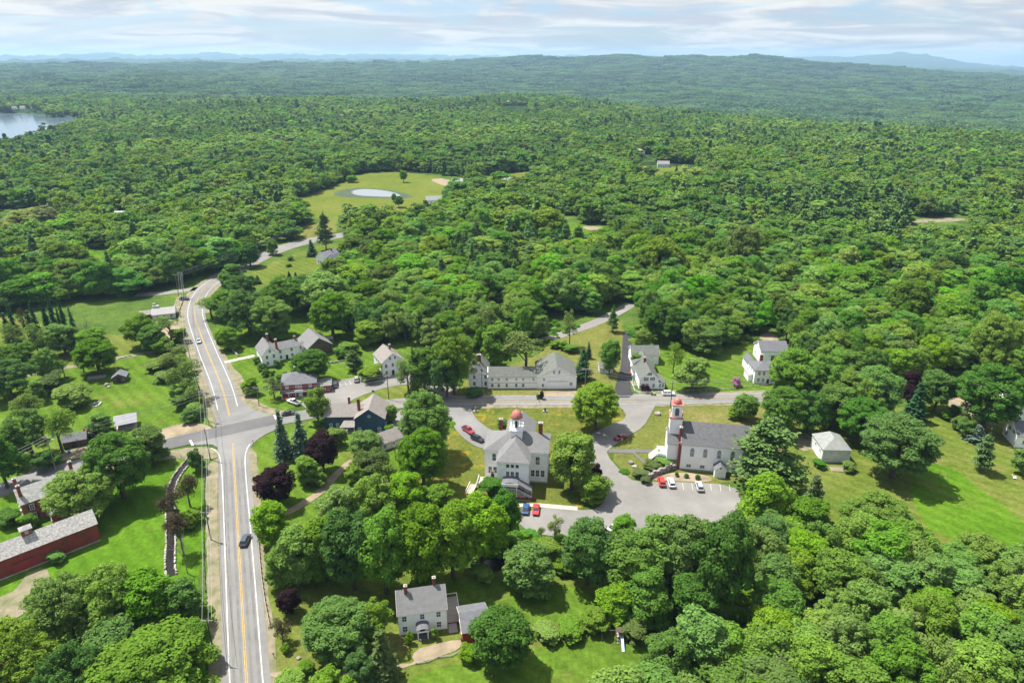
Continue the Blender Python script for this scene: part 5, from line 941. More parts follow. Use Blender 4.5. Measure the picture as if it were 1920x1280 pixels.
def make_forest():
    n = len(P_); me = bpy.data.meshes.new('forest'); me.vertices.add(n); me.vertices.foreach_set('co', P_.astype(np.float32).ravel())
    a = me.attributes.new('proto', 'INT', 'POINT'); a.data.foreach_set('value', I_)
    a = me.attributes.new('size', 'FLOAT_VECTOR', 'POINT'); a.data.foreach_set('vector', S_.astype(np.float32).ravel())
    a = me.attributes.new('turn', 'FLOAT_VECTOR', 'POINT'); rot = np.zeros((n, 3), np.float32); rot[:, 2] = A_; a.data.foreach_set('vector', rot.ravel())
    me.update(); o = link('forest', me); tag(o, 'dense mixed forest of broadleaf trees and pines covering the hills to the horizon', 'forest', None, 'stuff')
    ng = bpy.data.node_groups.new('forest', 'GeometryNodeTree'); ng.interface.new_socket('Geometry', in_out='INPUT', socket_type='NodeSocketGeometry'); ng.interface.new_socket('Geometry', in_out='OUTPUT', socket_type='NodeSocketGeometry')
    N, L = ng.nodes, ng.links; gi = N.new('NodeGroupInput'); go = N.new('NodeGroupOutput'); ci = N.new('GeometryNodeCollectionInfo'); ci.inputs['Collection'].default_value = FC
    ci.inputs['Separate Children'].default_value = True; ci.inputs['Reset Children'].default_value = True
    ip = N.new('GeometryNodeInstanceOnPoints'); ip.inputs['Pick Instance'].default_value = True
    def attr(nm, t):
        q = N.new('GeometryNodeInputNamedAttribute'); q.data_type = t; q.inputs['Name'].default_value = nm; return q.outputs['Attribute']
    L.new(gi.outputs[0], ip.inputs['Points']); L.new(ci.outputs[0], ip.inputs['Instance']); L.new(attr('proto', 'INT'), ip.inputs['Instance Index'])
    e2r = N.new('FunctionNodeEulerToRotation'); L.new(attr('turn', 'FLOAT_VECTOR'), e2r.inputs[0]); L.new(e2r.outputs[0], ip.inputs['Rotation']); L.new(attr('size', 'FLOAT_VECTOR'), ip.inputs['Scale'])
    L.new(ip.outputs[0], go.inputs[0]); md = o.modifiers.new('forest', 'NODES'); md.node_group = ng
    print('FOREST', n, 'SINGLE', n_single, 'HAND', len(HAND), 'TREES', len(TREES))
make_forest()
# ------------------------------------------------------------------ buildings
def site(name, label, A, B=None, ang=None, cat='house', z=0.0, px=True):
    """Empty at the front left corner of a building; B (front right corner) or ang turns it"""
    a = G(*A) if px else A
    if B is not None: b = G(*B) if px else B; ang = math.degrees(math.atan2(b[1]-a[1], b[0]-a[0]))
    e = empty(name, (a[0], a[1], z), RAD(ang)); tag(e, label, cat); return e
def gable_wall(root, x0, x1, y0, y1, z0, eave, ridge, axis, m, name='wall'):
    b = MB()
    if axis == 'x':
        ym = (y0+y1)/2
        b.add([(x0,y0,z0),(x1,y0,z0),(x1,y1,z0),(x0,y1,z0),(x0,y0,eave),(x1,y0,eave),(x1,y1,eave),(x0,y1,eave),(x0,ym,ridge),(x1,ym,ridge)],
              [(0,3,2,1),(0,1,5,4),(2,3,7,6),(0,4,8,7,3),(1,2,6,9,5),(4,5,9,8),(6,7,8,9)])
    else:
        xm = (x0+x1)/2
        b.add([(x0,y0,z0),(x1,y0,z0),(x1,y1,z0),(x0,y1,z0),(x0,y0,eave),(x1,y0,eave),(x1,y1,eave),(x0,y1,eave),(xm,y0,ridge),(xm,y1,ridge)],
              [(0,3,2,1),(0,1,5,8,4),(2,3,7,9,6),(1,2,6,5),(3,0,4,7),(4,8,9,7),(8,5,6,9)])
    return b.build(name, m, root)
def box_wall(root, x0, x1, y0, y1, z0, z1, m, name='wall'): return MB().box(x0, x1, y0, y1, z0, z1).build(name, m, root)
def gable_roof(root, x0, x1, y0, y1, eave, ridge, axis, m, ov=.35, rk=.3, t=.16, name='roof', trim=None):
    b = MB(); up = .10
    if axis == 'x':
        ym = (y0+y1)/2; sl = (ridge-eave)/(ym-y0); e = eave-sl*ov+up; r = ridge+up
        b.slab([(x0-rk,y0-ov,e),(x1+rk,y0-ov,e),(x1+rk,ym,r),(x0-rk,ym,r)], t); b.slab([(x0-rk,ym,r),(x1+rk,ym,r),(x1+rk,y1+ov,e),(x0-rk,y1+ov,e)], t)
    else:
        xm = (x0+x1)/2; sl = (ridge-eave)/(xm-x0); e = eave-sl*ov+up; r = ridge+up
        b.slab([(x0-ov,y0-rk,e),(xm,y0-rk,r),(xm,y1+rk,r),(x0-ov,y1+rk,e)], t); b.slab([(xm,y0-rk,r),(x1+ov,y0-rk,e),(x1+ov,y1+rk,e),(xm,y1+rk,r)], t)
    o = b.build(name, m, root)
    if trim:
        q = MB()
        if axis == 'x':
            for xx in (x0-rk-.03, x1+rk-.02):
                for ya, yb in ((y0-ov, ym), (y1+ov, ym)): q.add([(xx,ya,e-t-.12),(xx+.05,ya,e-t-.12),(xx+.05,ya,e-.02),(xx,ya,e-.02),(xx,yb,r-t-.12),(xx+.05,yb,r-t-.12),(xx+.05,yb,r-.02),(xx,yb,r-.02)],[(0,1,2,3),(4,7,6,5),(0,4,5,1),(1,5,6,2),(2,6,7,3),(3,7,4,0)])
        else:
            for yy in (y0-rk-.03, y1+rk-.02):
                for xa, xb in ((x0-ov, xm), (x1+ov, xm)): q.add([(xa,yy,e-t-.12),(xa,yy+.05,e-t-.12),(xa,yy+.05,e-.02),(xa,yy,e-.02),(xb,yy,r-t-.12),(xb,yy+.05,r-t-.12),(xb,yy+.05,r-.02),(xb,yy,r-.02)],[(0,1,2,3),(4,7,6,5),(0,4,5,1),(1,5,6,2),(2,6,7,3),(3,7,4,0)])
        q.build('rake_board', trim, o)
    return o
def hip_roof(root, x0, x1, y0, y1, eave, ridge, rx0, rx1, ry0, ry1, m, ov=.4, name='roof'):
    """hip roof: ridge from (rx0,ry0) to (rx1,ry1)"""
    b = MB(); A, B_, C, D = (x0-ov,y0-ov,eave), (x1+ov,y0-ov,eave), (x1+ov,y1+ov,eave), (x0-ov,y1+ov,eave); P, Q = (rx0,ry0,ridge), (rx1,ry1,ridge)
    t = .15; low = [(p[0], p[1], p[2]-t) for p in (A, B_, C, D)]
    v = [A, B_, C, D, P, Q]+low
    if abs(rx1-rx0) >= abs(ry1-ry0): f = [(0,1,5,4),(1,2,5),(2,3,4,5),(3,0,4)]
    else: f = [(0,1,4),(1,2,5,4),(2,3,5),(3,0,4,5)]
    b.add(v, f+[(0,6,7,1),(1,7,8,2),(2,8,9,3),(3,9,6,0),(6,9,8,7)]); return b.build(name, m, root)
_wm = {}
def window(root, x, y, z, w, h, face, m_pane='pane', frame='white_trim', shutters=False, arch=False, mull=True):
    """one window: frame with bars as the part, its pane as the sub-part; face F/B/L/R says which way it looks"""
    key = (round(w, 2), round(h, 2), frame, arch, mull)
    if key not in _wm:
        b = MB(); t = .09
        if arch:
            n = 10; out = [(w/2+t, -h/2-t), (w/2+t, h/2-w/2)]+[((w/2+t)*math.cos(a), h/2-w/2+(w/2+t)*math.sin(a)) for a in np.linspace(0, math.pi, n)]+[(-w/2-t, h/2-w/2), (-w/2-t, -h/2-t)]
            inn = [(w/2, -h/2), (w/2, h/2-w/2)]+[(w/2*math.cos(a), h/2-w/2+w/2*math.sin(a)) for a in np.linspace(0, math.pi, n)]+[(-w/2, h/2-w/2), (-w/2, -h/2)]
            k = len(out); v = [(p[0], -.06, p[1]) for p in out]+[(p[0], -.06, p[1]) for p in inn]+[(p[0], .02, p[1]) for p in out]+[(p[0], .02, p[1]) for p in inn]
            f = []
            for i in range(k):
                j = (i+1) % k; f += [(i, j, k+j, k+i), (2*k+i, 3*k+i, 3*k+j, 2*k+j), (i, 2*k+i, 2*k+j, j), (k+i, k+j, 3*k+j, 3*k+i)]
            b.add(v, f)
            pv = [(p[0]*.985, -.015, p[1]*.985) for p in inn]+[(p[0]*.985, .01, p[1]*.985) for p in inn]
            pb = MB(); pb.add(pv, [tuple(range(k-1, -1, -1)), tuple(range(k, 2*k))]+[(i, (i+1) % k, k+(i+1) % k, k+i) for i in range(k)])
        else:
            b.box(-w/2-t, w/2+t, -.06, .02, h/2, h/2+t); b.box(-w/2-t, w/2+t, -.08, .02, -h/2-t, -h/2); b.box(-w/2-t, -w/2, -.055, .02, -h/2, h/2); b.box(w/2, w/2+t, -.055, .02, -h/2, h/2)
            pb = MB(); pb.box(-w/2, w/2, -.015, .01, -h/2, h/2)
        if mull:
            b.box(-w/2, w/2, -.045, .0, -.03, .03)
            if not arch: b.box(-.022, .022, -.04, .0, -h/2, h/2)
        me = b.mesh('window'); me.materials.append(M[frame]); _wm[key] = (me, pb.mesh('pane'))
    me, pm = _wm[key]
    o = link('window', me, root); o.location = (x, y, z); o.rotation_euler = (0, 0, {'F': 0, 'R': math.pi/2, 'B': math.pi, 'L': -math.pi/2}[face])
    p = link('pane', pm, o)
    if len(pm.materials) == 0: pm.materials.append(M['pane'])
    if m_pane != 'pane': p.material_slots[0].link = 'OBJECT'; p.material_slots[0].material = M[m_pane]
    if shutters:
        sw = w*.42
        for s in (-1, 1):
            q = MB().box(-sw/2, sw/2, -.05, .0, -h/2, h/2).build('shutter', M['shutter'], o); q.location = (s*(w/2+.11+sw/2), -.01, 0)
    return o
def windows(root, face, fixed, us, zs, w=.85, h=1.45, **k):
    """a grid of windows on one wall; fixed = the wall plane"""
    for z in zs:
        for u in us:
            x, y = {'F': (u, fixed-.005), 'B': (u, fixed+.005), 'L': (fixed-.005, u), 'R': (fixed+.005, u)}[face]; window(root, x, y, z, w, h, face, **k)
def door(root, x, y, z, w, h, face, m='door_dark', frame='white_trim', name='door'):
    b = MB(); t = .12; b.box(-w/2-t, w/2+t, -.07, .02, h, h+t); b.box(-w/2-t, -w/2, -.065, .02, 0, h); b.box(w/2, w/2+t, -.065, .02, 0, h)
    o = MB().box(-w/2, w/2, -.03, .02, 0, h).build(name, M[m], root); o.location = (x, y, z); o.rotation_euler = (0, 0, {'F': 0, 'R': math.pi/2, 'B': math.pi, 'L': -math.pi/2}[face])
    b.build('frame', M[frame], o); MB().box(w*.30, w*.36, -.08, -.03, h*.45, h*.50).build('handle', M['metal'], o); return o
def chimney(root, x, y, z0, z1, w=.8, d=.7, m='brick', cap='granite'):
    o = MB().box(x-w/2, x+w/2, y-d/2, y+d/2, z0, z1).build('chimney', M[m], root)
    MB().box(x-w/2-.08, x+w/2+.08, y-d/2-.08, y+d/2+.08, z1, z1+.18).box(x-w/4, x+w/4, y-d/4, y+d/4, z1+.18, z1+.45).build('chimney_cap', M[cap], o); return o
def corner_boards(root, pts, z0, z1, m='white_trim'):
    for x, y in pts: MB().box(x-.09, x+.09, y-.09, y+.09, z0, z1).build('corner_board', M[m], root)

# --- town hall
def town_hall():
    r = site('town_hall', 'large white town hall with red-domed cupola and grey hip roofs', (910, 899), ang=-6, cat='town hall')
    W, D, E, R = 18.2, 10.6, 10.4, 14.2; w = M['white_paint']; g = M['roof_grey']
    box_wall(r, 0, W, 0, D, -.6, E, w); box_wall(r, 4.5, 13.2, -5.8, .02, -.6, E-.05, w); box_wall(r, 5.2, 13.4, D-.02, D+7.5, -.6, E-.1, w)
    hip_roof(r, 0, W, 0, D, E, R, 7.2, 11.4, 5.2, 5.2, g); hip_roof(r, 4.5, 13.2, -5.8, 4.0, E-.03, R-.05, 8.85, 8.85, -.4, 5.0, g, .4)
    gable_roof(r, 5.2, 13.4, D-3, D+7.5, E-.1, R-.6, 'y', g, .4)
    # eave fascia
    MB().box(-.42, W+.42, -.44, -.36, E-.38, E-.14).box(-.44, -.36, -.36, D+.4, E-.38, E-.14).box(W+.36, W+.44, -.36, D+.4, E-.38, E-.14).build('fascia', M['white_trim'], r)
    MB().box(4.08, 13.62, -6.24, -6.16, E-.42, E-.18).box(4.06, 4.14, -6.16, -.4, E-.42, E-.18).box(13.56, 13.64, -6.16, -.4, E-.42, E-.18).build('fascia', M['white_trim'], r)
    corner_boards(r, [(0, 0), (W, 0), (W, D), (0, D), (4.5, -5.8), (13.2, -5.8)], -.5, E-.2)
    MB().box(-.12, 4.4, -.12, D+.1, -.6, .55).box(13.3, W+.12, -.12, D+.1, -.6, .55).build('foundation', M['granite'], r)
    # windows
    windows(r, 'F', 0, [2.7], [8.0], 1.0, 2.3); windows(r, 'F', 0, [1.5, 2.95], [3.6], .95, 2.1); windows(r, 'F', 0, [15.4], [7.6], 1.1, 2.5); windows(r, 'F', 0, [14.0, 15.4, 16.9], [3.3], .95, 2.1)
    windows(r, 'F', -5.8, [7.3, 8.65, 10.0], [9.0], .85, 1.05, mull=False); windows(r, 'F', -5.8, [7.3, 8.65, 10.0], [6.1], .85, 2.2)
    windows(r, 'R', W, [2.0, 4.2, 6.4, 8.6], [3.3, 7.6], .95, 2.1); windows(r, 'R', 13.2, [-4.2, -1.6], [7.6], .9, 2.1); windows(r, 'L', 0, [2.0, 4.4, 6.8, 9.0], [3.5, 7.8], .95, 2.1); windows(r, 'L', 4.5, [-3.6], [7.4], .9, 2.0)
    windows(r, 'B', D+7.5, [6.8, 9.3, 11.8], [3.3, 7.6], .95, 2.1); windows(r, 'R', 13.4, [D+2.0, D+5.2], [3.3, 7.4], .95, 2.1)
    chimney(r, 3.6, 9.6, 10, 15.2, 1.1, .9); chimney(r, 15.6, 8.2, 10, 15.4, 1.2, .9)
    # cupola
    cx, cyy = 8.85, 4.4
    cu = MB().box(cx-1.75, cx+1.75, cyy-1.75, cyy+1.75, 13.4, 17.0).build('cupola', M['white_trim'], r)
    MB().box(cx-1.95, cx+1.95, cyy-1.95, cyy+1.95, 17.0, 17.28).build('cornice', M['white_trim'], cu)
    rail = MB()
    for s in (-1, 1):
        for a in (-1.8, -1.2, -.6, 0, .6, 1.2, 1.8): rail.box(cx+a-.05, cx+a+.05, cyy+s*1.8-.05, cyy+s*1.8+.05, 17.28, 18.0); rail.box(cx+s*1.8-.05, cx+s*1.8+.05, cyy+a-.05, cyy+a+.05, 17.28, 17.98)
        rail.box(cx-1.9, cx+1.9, cyy+s*1.8-.07, cyy+s*1.8+.07, 18.0, 18.12); rail.box(cx+s*1.8-.07, cx+s*1.8+.07, cyy-1.7, cyy+1.7, 17.985, 18.105)
    rail.build('balustrade', M['white_trim'], cu)
    MB().lathe([(.55, 17.2), (.55, 20.3)], cx, cyy, 8).build('bell_core', M['black'], cu)
    for k in range(8):
        a = k*math.pi/4+.39; MB().lathe([(.17, 17.28), (.13, 17.5), (.12, 20.2), (.18, 20.35)], cx+1.28*math.cos(a), cyy+1.28*math.sin(a), 8).build('column', M['white_trim'], cu)
    MB().lathe([(1.45, 20.33), (1.55, 20.5), (1.55, 20.8), (1.42, 20.86)], cx, cyy, 16).build('ring_beam', M['white_trim'], cu)
    do = MB().lathe([(1.75, 20.85), (1.72, 21.1), (1.58, 21.7), (1.30, 22.3), (.85, 22.85), (.35, 23.15), (.12, 23.25)], cx, cyy, 20).build('dome', M['dome_red'], r, True)
    MB().lathe([(.14, 23.2), (.2, 23.45), (.06, 23.6), (.04, 25.0)], cx, cyy, 8).build('finial', M['metal'], do)
    cu.location.z = -1.7; do.location.z = -1.7
    # entrance porch with stair to the right
    p = MB().box(6.3, 10.3, -9.0, -5.86, 2.5, 2.75).build('porch_deck', M['grey_wood'], r)
    for x, y in ((6.45, -8.85), (10.15, -8.85), (6.45, -6.1), (10.15, -6.1)): MB().box(x-.1, x+.1, y-.1, y+.1, -.4, 5.2).build('porch_post', M['white_trim'], r)
    rf = MB(); n = 8; arc = [(8.3+2.35*math.cos(a), 5.2+.55*math.sin(a)) for a in np.linspace(math.pi, 0, n)]
    for i in range(n-1): (xa, za), (xb, zb) = arc[i], arc[i+1]; rf.slab([(xa,-9.3,za),(xb,-9.3,zb),(xb,-5.86,zb),(xa,-5.86,za)], .14)
    rf.build('porch_roof', M['roof_slate'], r); MB().box(5.95, 10.65, -9.42, -9.32, 4.55, 5.45).build('porch_beam', M['white_trim'], r)
    rail = MB(); rail.box(6.3, 10.3, -9.0, -8.93, 3.55, 3.68)
    for k in range(9): rail.box(6.4+k*.46, 6.46+k*.46, -8.99, -8.94, 2.75, 3.55)
    rail.build('railing', M['white_trim'], r)
    st = MB()
    for k in range(12): st.box(10.3+k*.34, 10.64+k*.34, -8.8, -6.6, -.4, 2.5-k*.2)
    st.build('stair', M['grey_wood'], r); sr = MB()
    for y in (-8.85, -6.55): sr.tube((10.3, y, 3.6), (14.3, y, 1.2), .07, n=6); sr.tube((10.3, y, 3.1), (14.3, y, .7), .05, n=6); sr.tube((14.3, y, -.2), (14.3, y, 1.3), .08, n=6); sr.tube((12.3, y, .6), (12.3, y, 2.4), .06, n=6)
    sr.build('stair_railing', M['white_trim'], r); MB().slab([(10.45,-9.0,5.35),(14.4,-9.0,3.1),(14.4,-6.3,3.1),(10.45,-6.3,5.35)], .12).build('stair_roof', M['roof_slate'], r)
    door(r, 8.3, -5.81, 2.75, 1.2, 2.1, 'F'); door(r, 7.2, -5.81, -.1, 1.0, 1.9, 'F'); windows(r, 'F', -5.8, [11.6], [1.0], .8, .9, mull=False)
    # side deck and ramp at the left wing
    MB().box(-1.8, 4.3, -4.6, -.12, .9, 1.1).build('side_deck', M['deck'], r); MB().box(-1.8, 4.3, -4.65, -4.58, 1.1, 2.0).box(-1.86, -1.79, -4.58, -.2, 1.1, 1.98).build('deck_railing', M['white_trim'], r)
    MB().slab([(-4.6,-7.6,.15),(-2.6,-7.6,.15),(-1.82,-4.2,1.1),(-3.8,-4.2,1.1)], .15).build('ramp', M['deck'], r); MB().tube((-4.6,-7.6,1.1), (-3.8,-4.2,2.0), .07, n=6).tube((-4.6,-7.6,.1), (-4.6,-7.6,1.1), .06, n=6).tube((-2.6,-7.6,1.1), (-1.84,-4.6,2.0), .07, n=6).tube((-2.6,-7.6,.1), (-2.6,-7.6,1.1), .06, n=6).build('ramp_railing', M['white_trim'], r)
    door(r, 2.2, -.001, 1.1, 1.0, 2.0, 'F')
    return r
town_hall()
# --- church
def church():
    r = site('church', 'white church with arched windows and square tower under a pink-red dome', (50.7, 176.4), ang=-9, cat='church', px=False)
    W, D, E, R = 19.5, 11.2, 9.0, 13.6; w = M['white_paint']
    gable_wall(r, 0, W, 0, D, -.3, E, R, 'x', w); gable_roof(r, 0, W, 0, D, E, R, 'x', M['roof_church'], .35, .25, trim=M['white_trim'])
    corner_boards(r, [(0, 0), (W, 0), (0, D), (W, D), (9.6, -.02)], -.2, E-.1); MB().box(-.06, W+.06, -.10, 0, -.3, .5).build('foundation', M['granite'], r)
    windows(r, 'F', 0, [3.2, 7.0, 11.0, 14.9, 18.2], [6.3], 1.15, 2.9, arch=True, m_pane='pane_grey'); windows(r, 'F', 0, [2.6, 6.6, 15.4], [1.6], 1.3, 1.05)
    windows(r, 'B', D, [3.2, 7.0, 11.0, 14.9], [6.3], 1.15, 2.9, arch=True, m_pane='pane_grey')
    MB().box(-.9, -.005, -.12, .75, -.3, 9.2).build('brick_flue', M['brick'], r); chimney(r, -.45, 2.2, 8.5, 13.2, .8, .9)
    # front vestibule under the tower
    vx0, vx1, vy0, vy1 = -3.4, 0.0, 2.6, D-2.6
    gable_wall(r, vx0-.6, -.01, 1.2, D-1.2, 2.6, 8.0, 11.2, 'x', w); gable_roof(r, vx0-.6, -.3, 1.2, D-1.2, 8.0, 11.2, 'x', M['roof_church'], .3, .25, trim=M['white_trim'])
    box_wall(r, vx0-.55, -.02, 1.25, D-1.25, -.3, 2.62, M['granite'], 'foundation')
    t = box_wall(r, -3.7, -.1, D/2-1.85, D/2+1.85, 9.0, 15.2, w, 'tower')
    MB().box(-4.0, .2, D/2-2.15, D/2+2.15, 15.2, 15.55).build('tower_ledge', M['dome_red'], t)
    MB().box(-3.35, -.45, D/2-1.5, D/2+1.5, 15.55, 19.2).build('belfry', M['white_trim'], t)
    cxx, cyy = -1.9, D/2
    for fx, fy, fc in ((cxx, cyy-1.5, 'F'), (cxx, cyy+1.5, 'B'), (cxx-1.45, cyy, 'L'), (cxx+1.45, cyy, 'R')):
        o = window(r, fx, fy, 17.3, 1.25, 2.6, fc, arch=True, frame='white_trim', mull=False); o.name = 'louver_window'
        lv = MB()
        for k in range(8): lv.slab([(-.6,-.05,-1.2+k*.25),(.6,-.05,-1.2+k*.25),(.6,.0,-1.08+k*.25),(-.6,.0,-1.08+k*.25)], .03)
        lv.build('louver', M['green_plain'], o)
    MB().box(cxx-1.65, cxx+1.65, cyy-1.65, cyy+1.65, 19.2, 19.35).build('belfry_cornice', M['white_trim'], t)
    MB().box(cxx-1.75, cxx+1.75, cyy-1.75, cyy+1.75, 19.35, 19.58).build('dome_base', M['dome_red'], t)
    MB().lathe([(1.22, 19.56), (1.22, 19.85), (1.15, 20.3), (.95, 20.75), (.62, 21.1), (.25, 21.26), (.05, 21.3)], cxx, cyy, 20).build('dome', M['dome_red'], r, True)
    for sx in (-1, 1):
        for sy in (-1, 1): MB().box(cxx+sx*1.85-.14, cxx+sx*1.85+.14, cyy+sy*1.85-.14, cyy+sy*1.85+.14, 15.55, 16.1).build('pinnacle', M['white_trim'], t)
    door(r, vx0-.61, D/2, 2.7, 1.8, 2.6, 'L', 'white_trim')
    MB().box(-6.6, vx0-.7, 2.6, D-2.6, -.3, 2.6).build('entry_platform', M['concrete'], r); MB().box(-6.6, -4.2, 2.5, 2.6, 2.6, 3.5).build('entry_railing', M['white_trim'], r)
    st = MB()
    for k in range(8): st.box(-6.9-.3*k, -6.6-.3*k, 3.5, D-3.5, -.3, 2.3-.32*k)
    st.build('step', M['concrete'], r)
    # little gabled side entrance
    gable_wall(r, 9.9, 13.1, -3.0, -.01, -.3, 2.9, 4.3, 'y', w); gable_roof(r, 9.9, 13.1, -3.0, -.01, 2.9, 4.3, 'y', M['roof_slate'], .25, .2, trim=M['white_trim'])
    door(r, 11.5, -3.0, -.05, 1.7, 2.2, 'F', 'white_trim'); windows(r, 'F', -3.0, [11.5], [3.35], .45, .5, mull=False)
    return r
church()
# --- white colonial at the bottom
def colonial():
    r = site('house', 'white colonial house with two chimneys and small front porch at the bottom', (-24.2, 111.9), ang=11, px=False)
    W, D, E, R = 10.2, 7.6, 5.7, 8.9; w = M['white_paint']
    gable_wall(r, 0, W, 0, D, -.3, E, R, 'x', w); gable_roof(r, 0, W, 0, D, E, R, 'x', M['roof_grey'], .3, .3, trim=M['white_trim']); corner_boards(r, [(0, 0), (W, 0), (0, D), (W, D)], -.2, E-.1)
    windows(r, 'F', 0, [1.2, 5.0, 8.5], [4.4], .85, 1.3); windows(r, 'F', 0, [1.2, 8.5], [1.6], .9, 1.4); windows(r, 'L', 0, [2.2, 5.4], [1.6, 4.4], .85, 1.35); windows(r, 'R', W, [2.2, 5.4], [1.6, 4.4], .85, 1.35); windows(r, 'B', D, [1.5, 5, 8.5], [1.6, 4.4], .85, 1.35); windows(r, 'L', 0, [D/2], [6.9], .7, 1.0)
    chimney(r, 1.9, D/2-.5, 7.8, 10.3, .65, .65); chimney(r, 8.1, D/2+.3, 8.0, 10.8, .65, .65)
    door(r, 4.9, -.001, .1, 1.05, 2.1, 'F'); MB().box(3.7, 6.1, -2.3, -.02, -.2, .12).build('porch_deck', M['asphalt_dark'], r)
    for x in (3.85, 5.95): MB().box(x-.09, x+.09, -2.2, -2.02, .12, 2.6).build('porch_post', M['white_trim'], r)
    rf = MB(); n = 8; arc = [(4.9+1.4*math.cos(a), 2.6+.75*math.sin(a)) for a in np.linspace(math.pi, 0, n)]
    for i in range(n-1): (xa, za), (xb, zb) = arc[i], arc[i+1]; rf.slab([(xa,-2.5,za),(xb,-2.5,zb),(xb,-.02,zb),(xa,-.02,za)], .1)
    rf.build('porch_roof', M['roof_slate'], r); MB().box(3.55, 6.25, -2.48, -2.36, 2.35, 2.62).build('porch_beam', M['white_trim'], r)
    # deck on the right
    MB().box(W+.05, W+3.2, 1.0, 8.6, .5, .7).build('deck', M['deck'], r); rl = MB()
    for k in range(6): rl.box(W+3.1, W+3.18, 1.0+k*1.5, 1.08+k*1.5, .7, 1.65)
    rl.box(W+3.08, W+3.2, 1.0, 8.6, 1.65, 1.75); rl.box(W+.1, W+3.08, 8.5, 8.6, 1.65, 1.76); rl.build('deck_railing', M['white_trim'], r)
    MB().box(W+.3, W+2.2, -1.6, .95, -.2, .35).build('deck_landing', M['grey_wood'], r)
    return r
colonial()
def red_shed():
    r = site('shed', 'bright red garden shed with grey lean roof beside the colonial house', (-10.4, 109.3), ang=12, cat='shed', px=False)
    gable_wall(r, 0, 5.8, 0, 7.6, -.2, 3.4, 5.2, 'x', M['shed_red']); gable_roof(r, 0, 5.8, 0, 7.6, 3.4, 5.2, 'x', M['roof_slate'], .25, .25, trim=M['white_trim']); windows(r, 'L', 0, [2.2], [1.6], .7, .9); door(r, 0, 4.6, 0, .95, 2.0, 'L', 'door_red'); windows(r, 'F', 0, [4.2], [1.7], .7, .8)
red_shed()
# --- long red barn and brick house at the left edge
def red_barn():
    a = (-119.2, 131.3); r = site('barn', 'long dark red barn with weathered grey roof at the left edge', a, ang=43, cat='barn', px=False)
    W, D, E, R = 17.8, 6.2, 5.4, 7.9
    x0 = -9.0
    gable_wall(r, x0, W, 0, D, .35, E, R, 'x', M['barn_red']); gable_roof(r, x0, W, 0, D, E, R, 'x', M['roof_lichen'], .3, .25, trim=M['trim_dark']); MB().box(x0, W, -.05, D+.02, -.3, .4).build('foundation', M['granite'], r)
    o = MB().box(-1.0, 3.4, -.06, -.005, .4, 3.0).build('barn_door', M['red_paint'], r); MB().box(-1.2, 3.6, -.12, -.065, 3.0, 3.12).build('door_track', M['trim_dark'], o)
    windows(r, 'L', x0, [2, 4], [2.0], .7, .9); windows(r, 'R', W, [3.1], [4.0], .7, .9); windows(r, 'F', 0, [10.2, 14.4], [3.6], .6, .6, frame='trim_dark', mull=False)
    cu = MB().box(2.7, 4.9, 2.6, 4.5, 6.6, 9.3).build('cupola', M['brick_wall'], r); hip_roof(cu, 2.7, 4.9, 2.6, 4.5, 9.3, 10.0, 3.75, 3.85, 3.55, 3.55, M['roof_white'], .25); windows(cu, 'F', 2.6, [3.8], [8.6], .5, .6)
red_barn()
def brick_house():
    r = site('house', 'old brick house with tall chimneys beside the red barn', (-129.9, 150.2), ang=44, px=False)
    W, D, E, R = 14.5, 7.8, 6.1, 8.9
    gable_wall(r, 0, W, 0, D, -.3, E, R, 'x', M['brick_wall']); gable_roof(r, 0, W, 0, D, E, R, 'x', M['roof_mottled'], .3, .3, trim=M['trim_dark'])
    windows(r, 'F', 0, [2.2], [4.4], .95, 1.5, shutters=True); windows(r, 'F', 0, [2.2], [1.6], .95, 1.5, shutters=True); windows(r, 'L', 0, [1.6, 4.0, 6.2], [1.6, 4.5], .85, 1.45); windows(r, 'R', W, [2, 5.5], [1.6, 4.5], .85, 1.45)
    chimney(r, .7, 2.0, 5.5, 10.6, .8, .7); chimney(r, .7, 6.3, 5.5, 10.8, .8, .7); chimney(r, 13.6, 5.5, 6.0, 10.8, .8, .7)
    gable_wall(r, 5.0, 11.2, -8.0, .02, -.3, 4.6, 6.6, 'y', M['brick_wall']); gable_roof(r, 5.0, 11.2, -8.0, 3.2, 4.6, 6.7, 'y', M['roof_tan'], .3, .3, trim=M['trim_dark']); windows(r, 'L', 5.0, [-2.5, -5.5], [2.2], .85, 1.3)
brick_house()
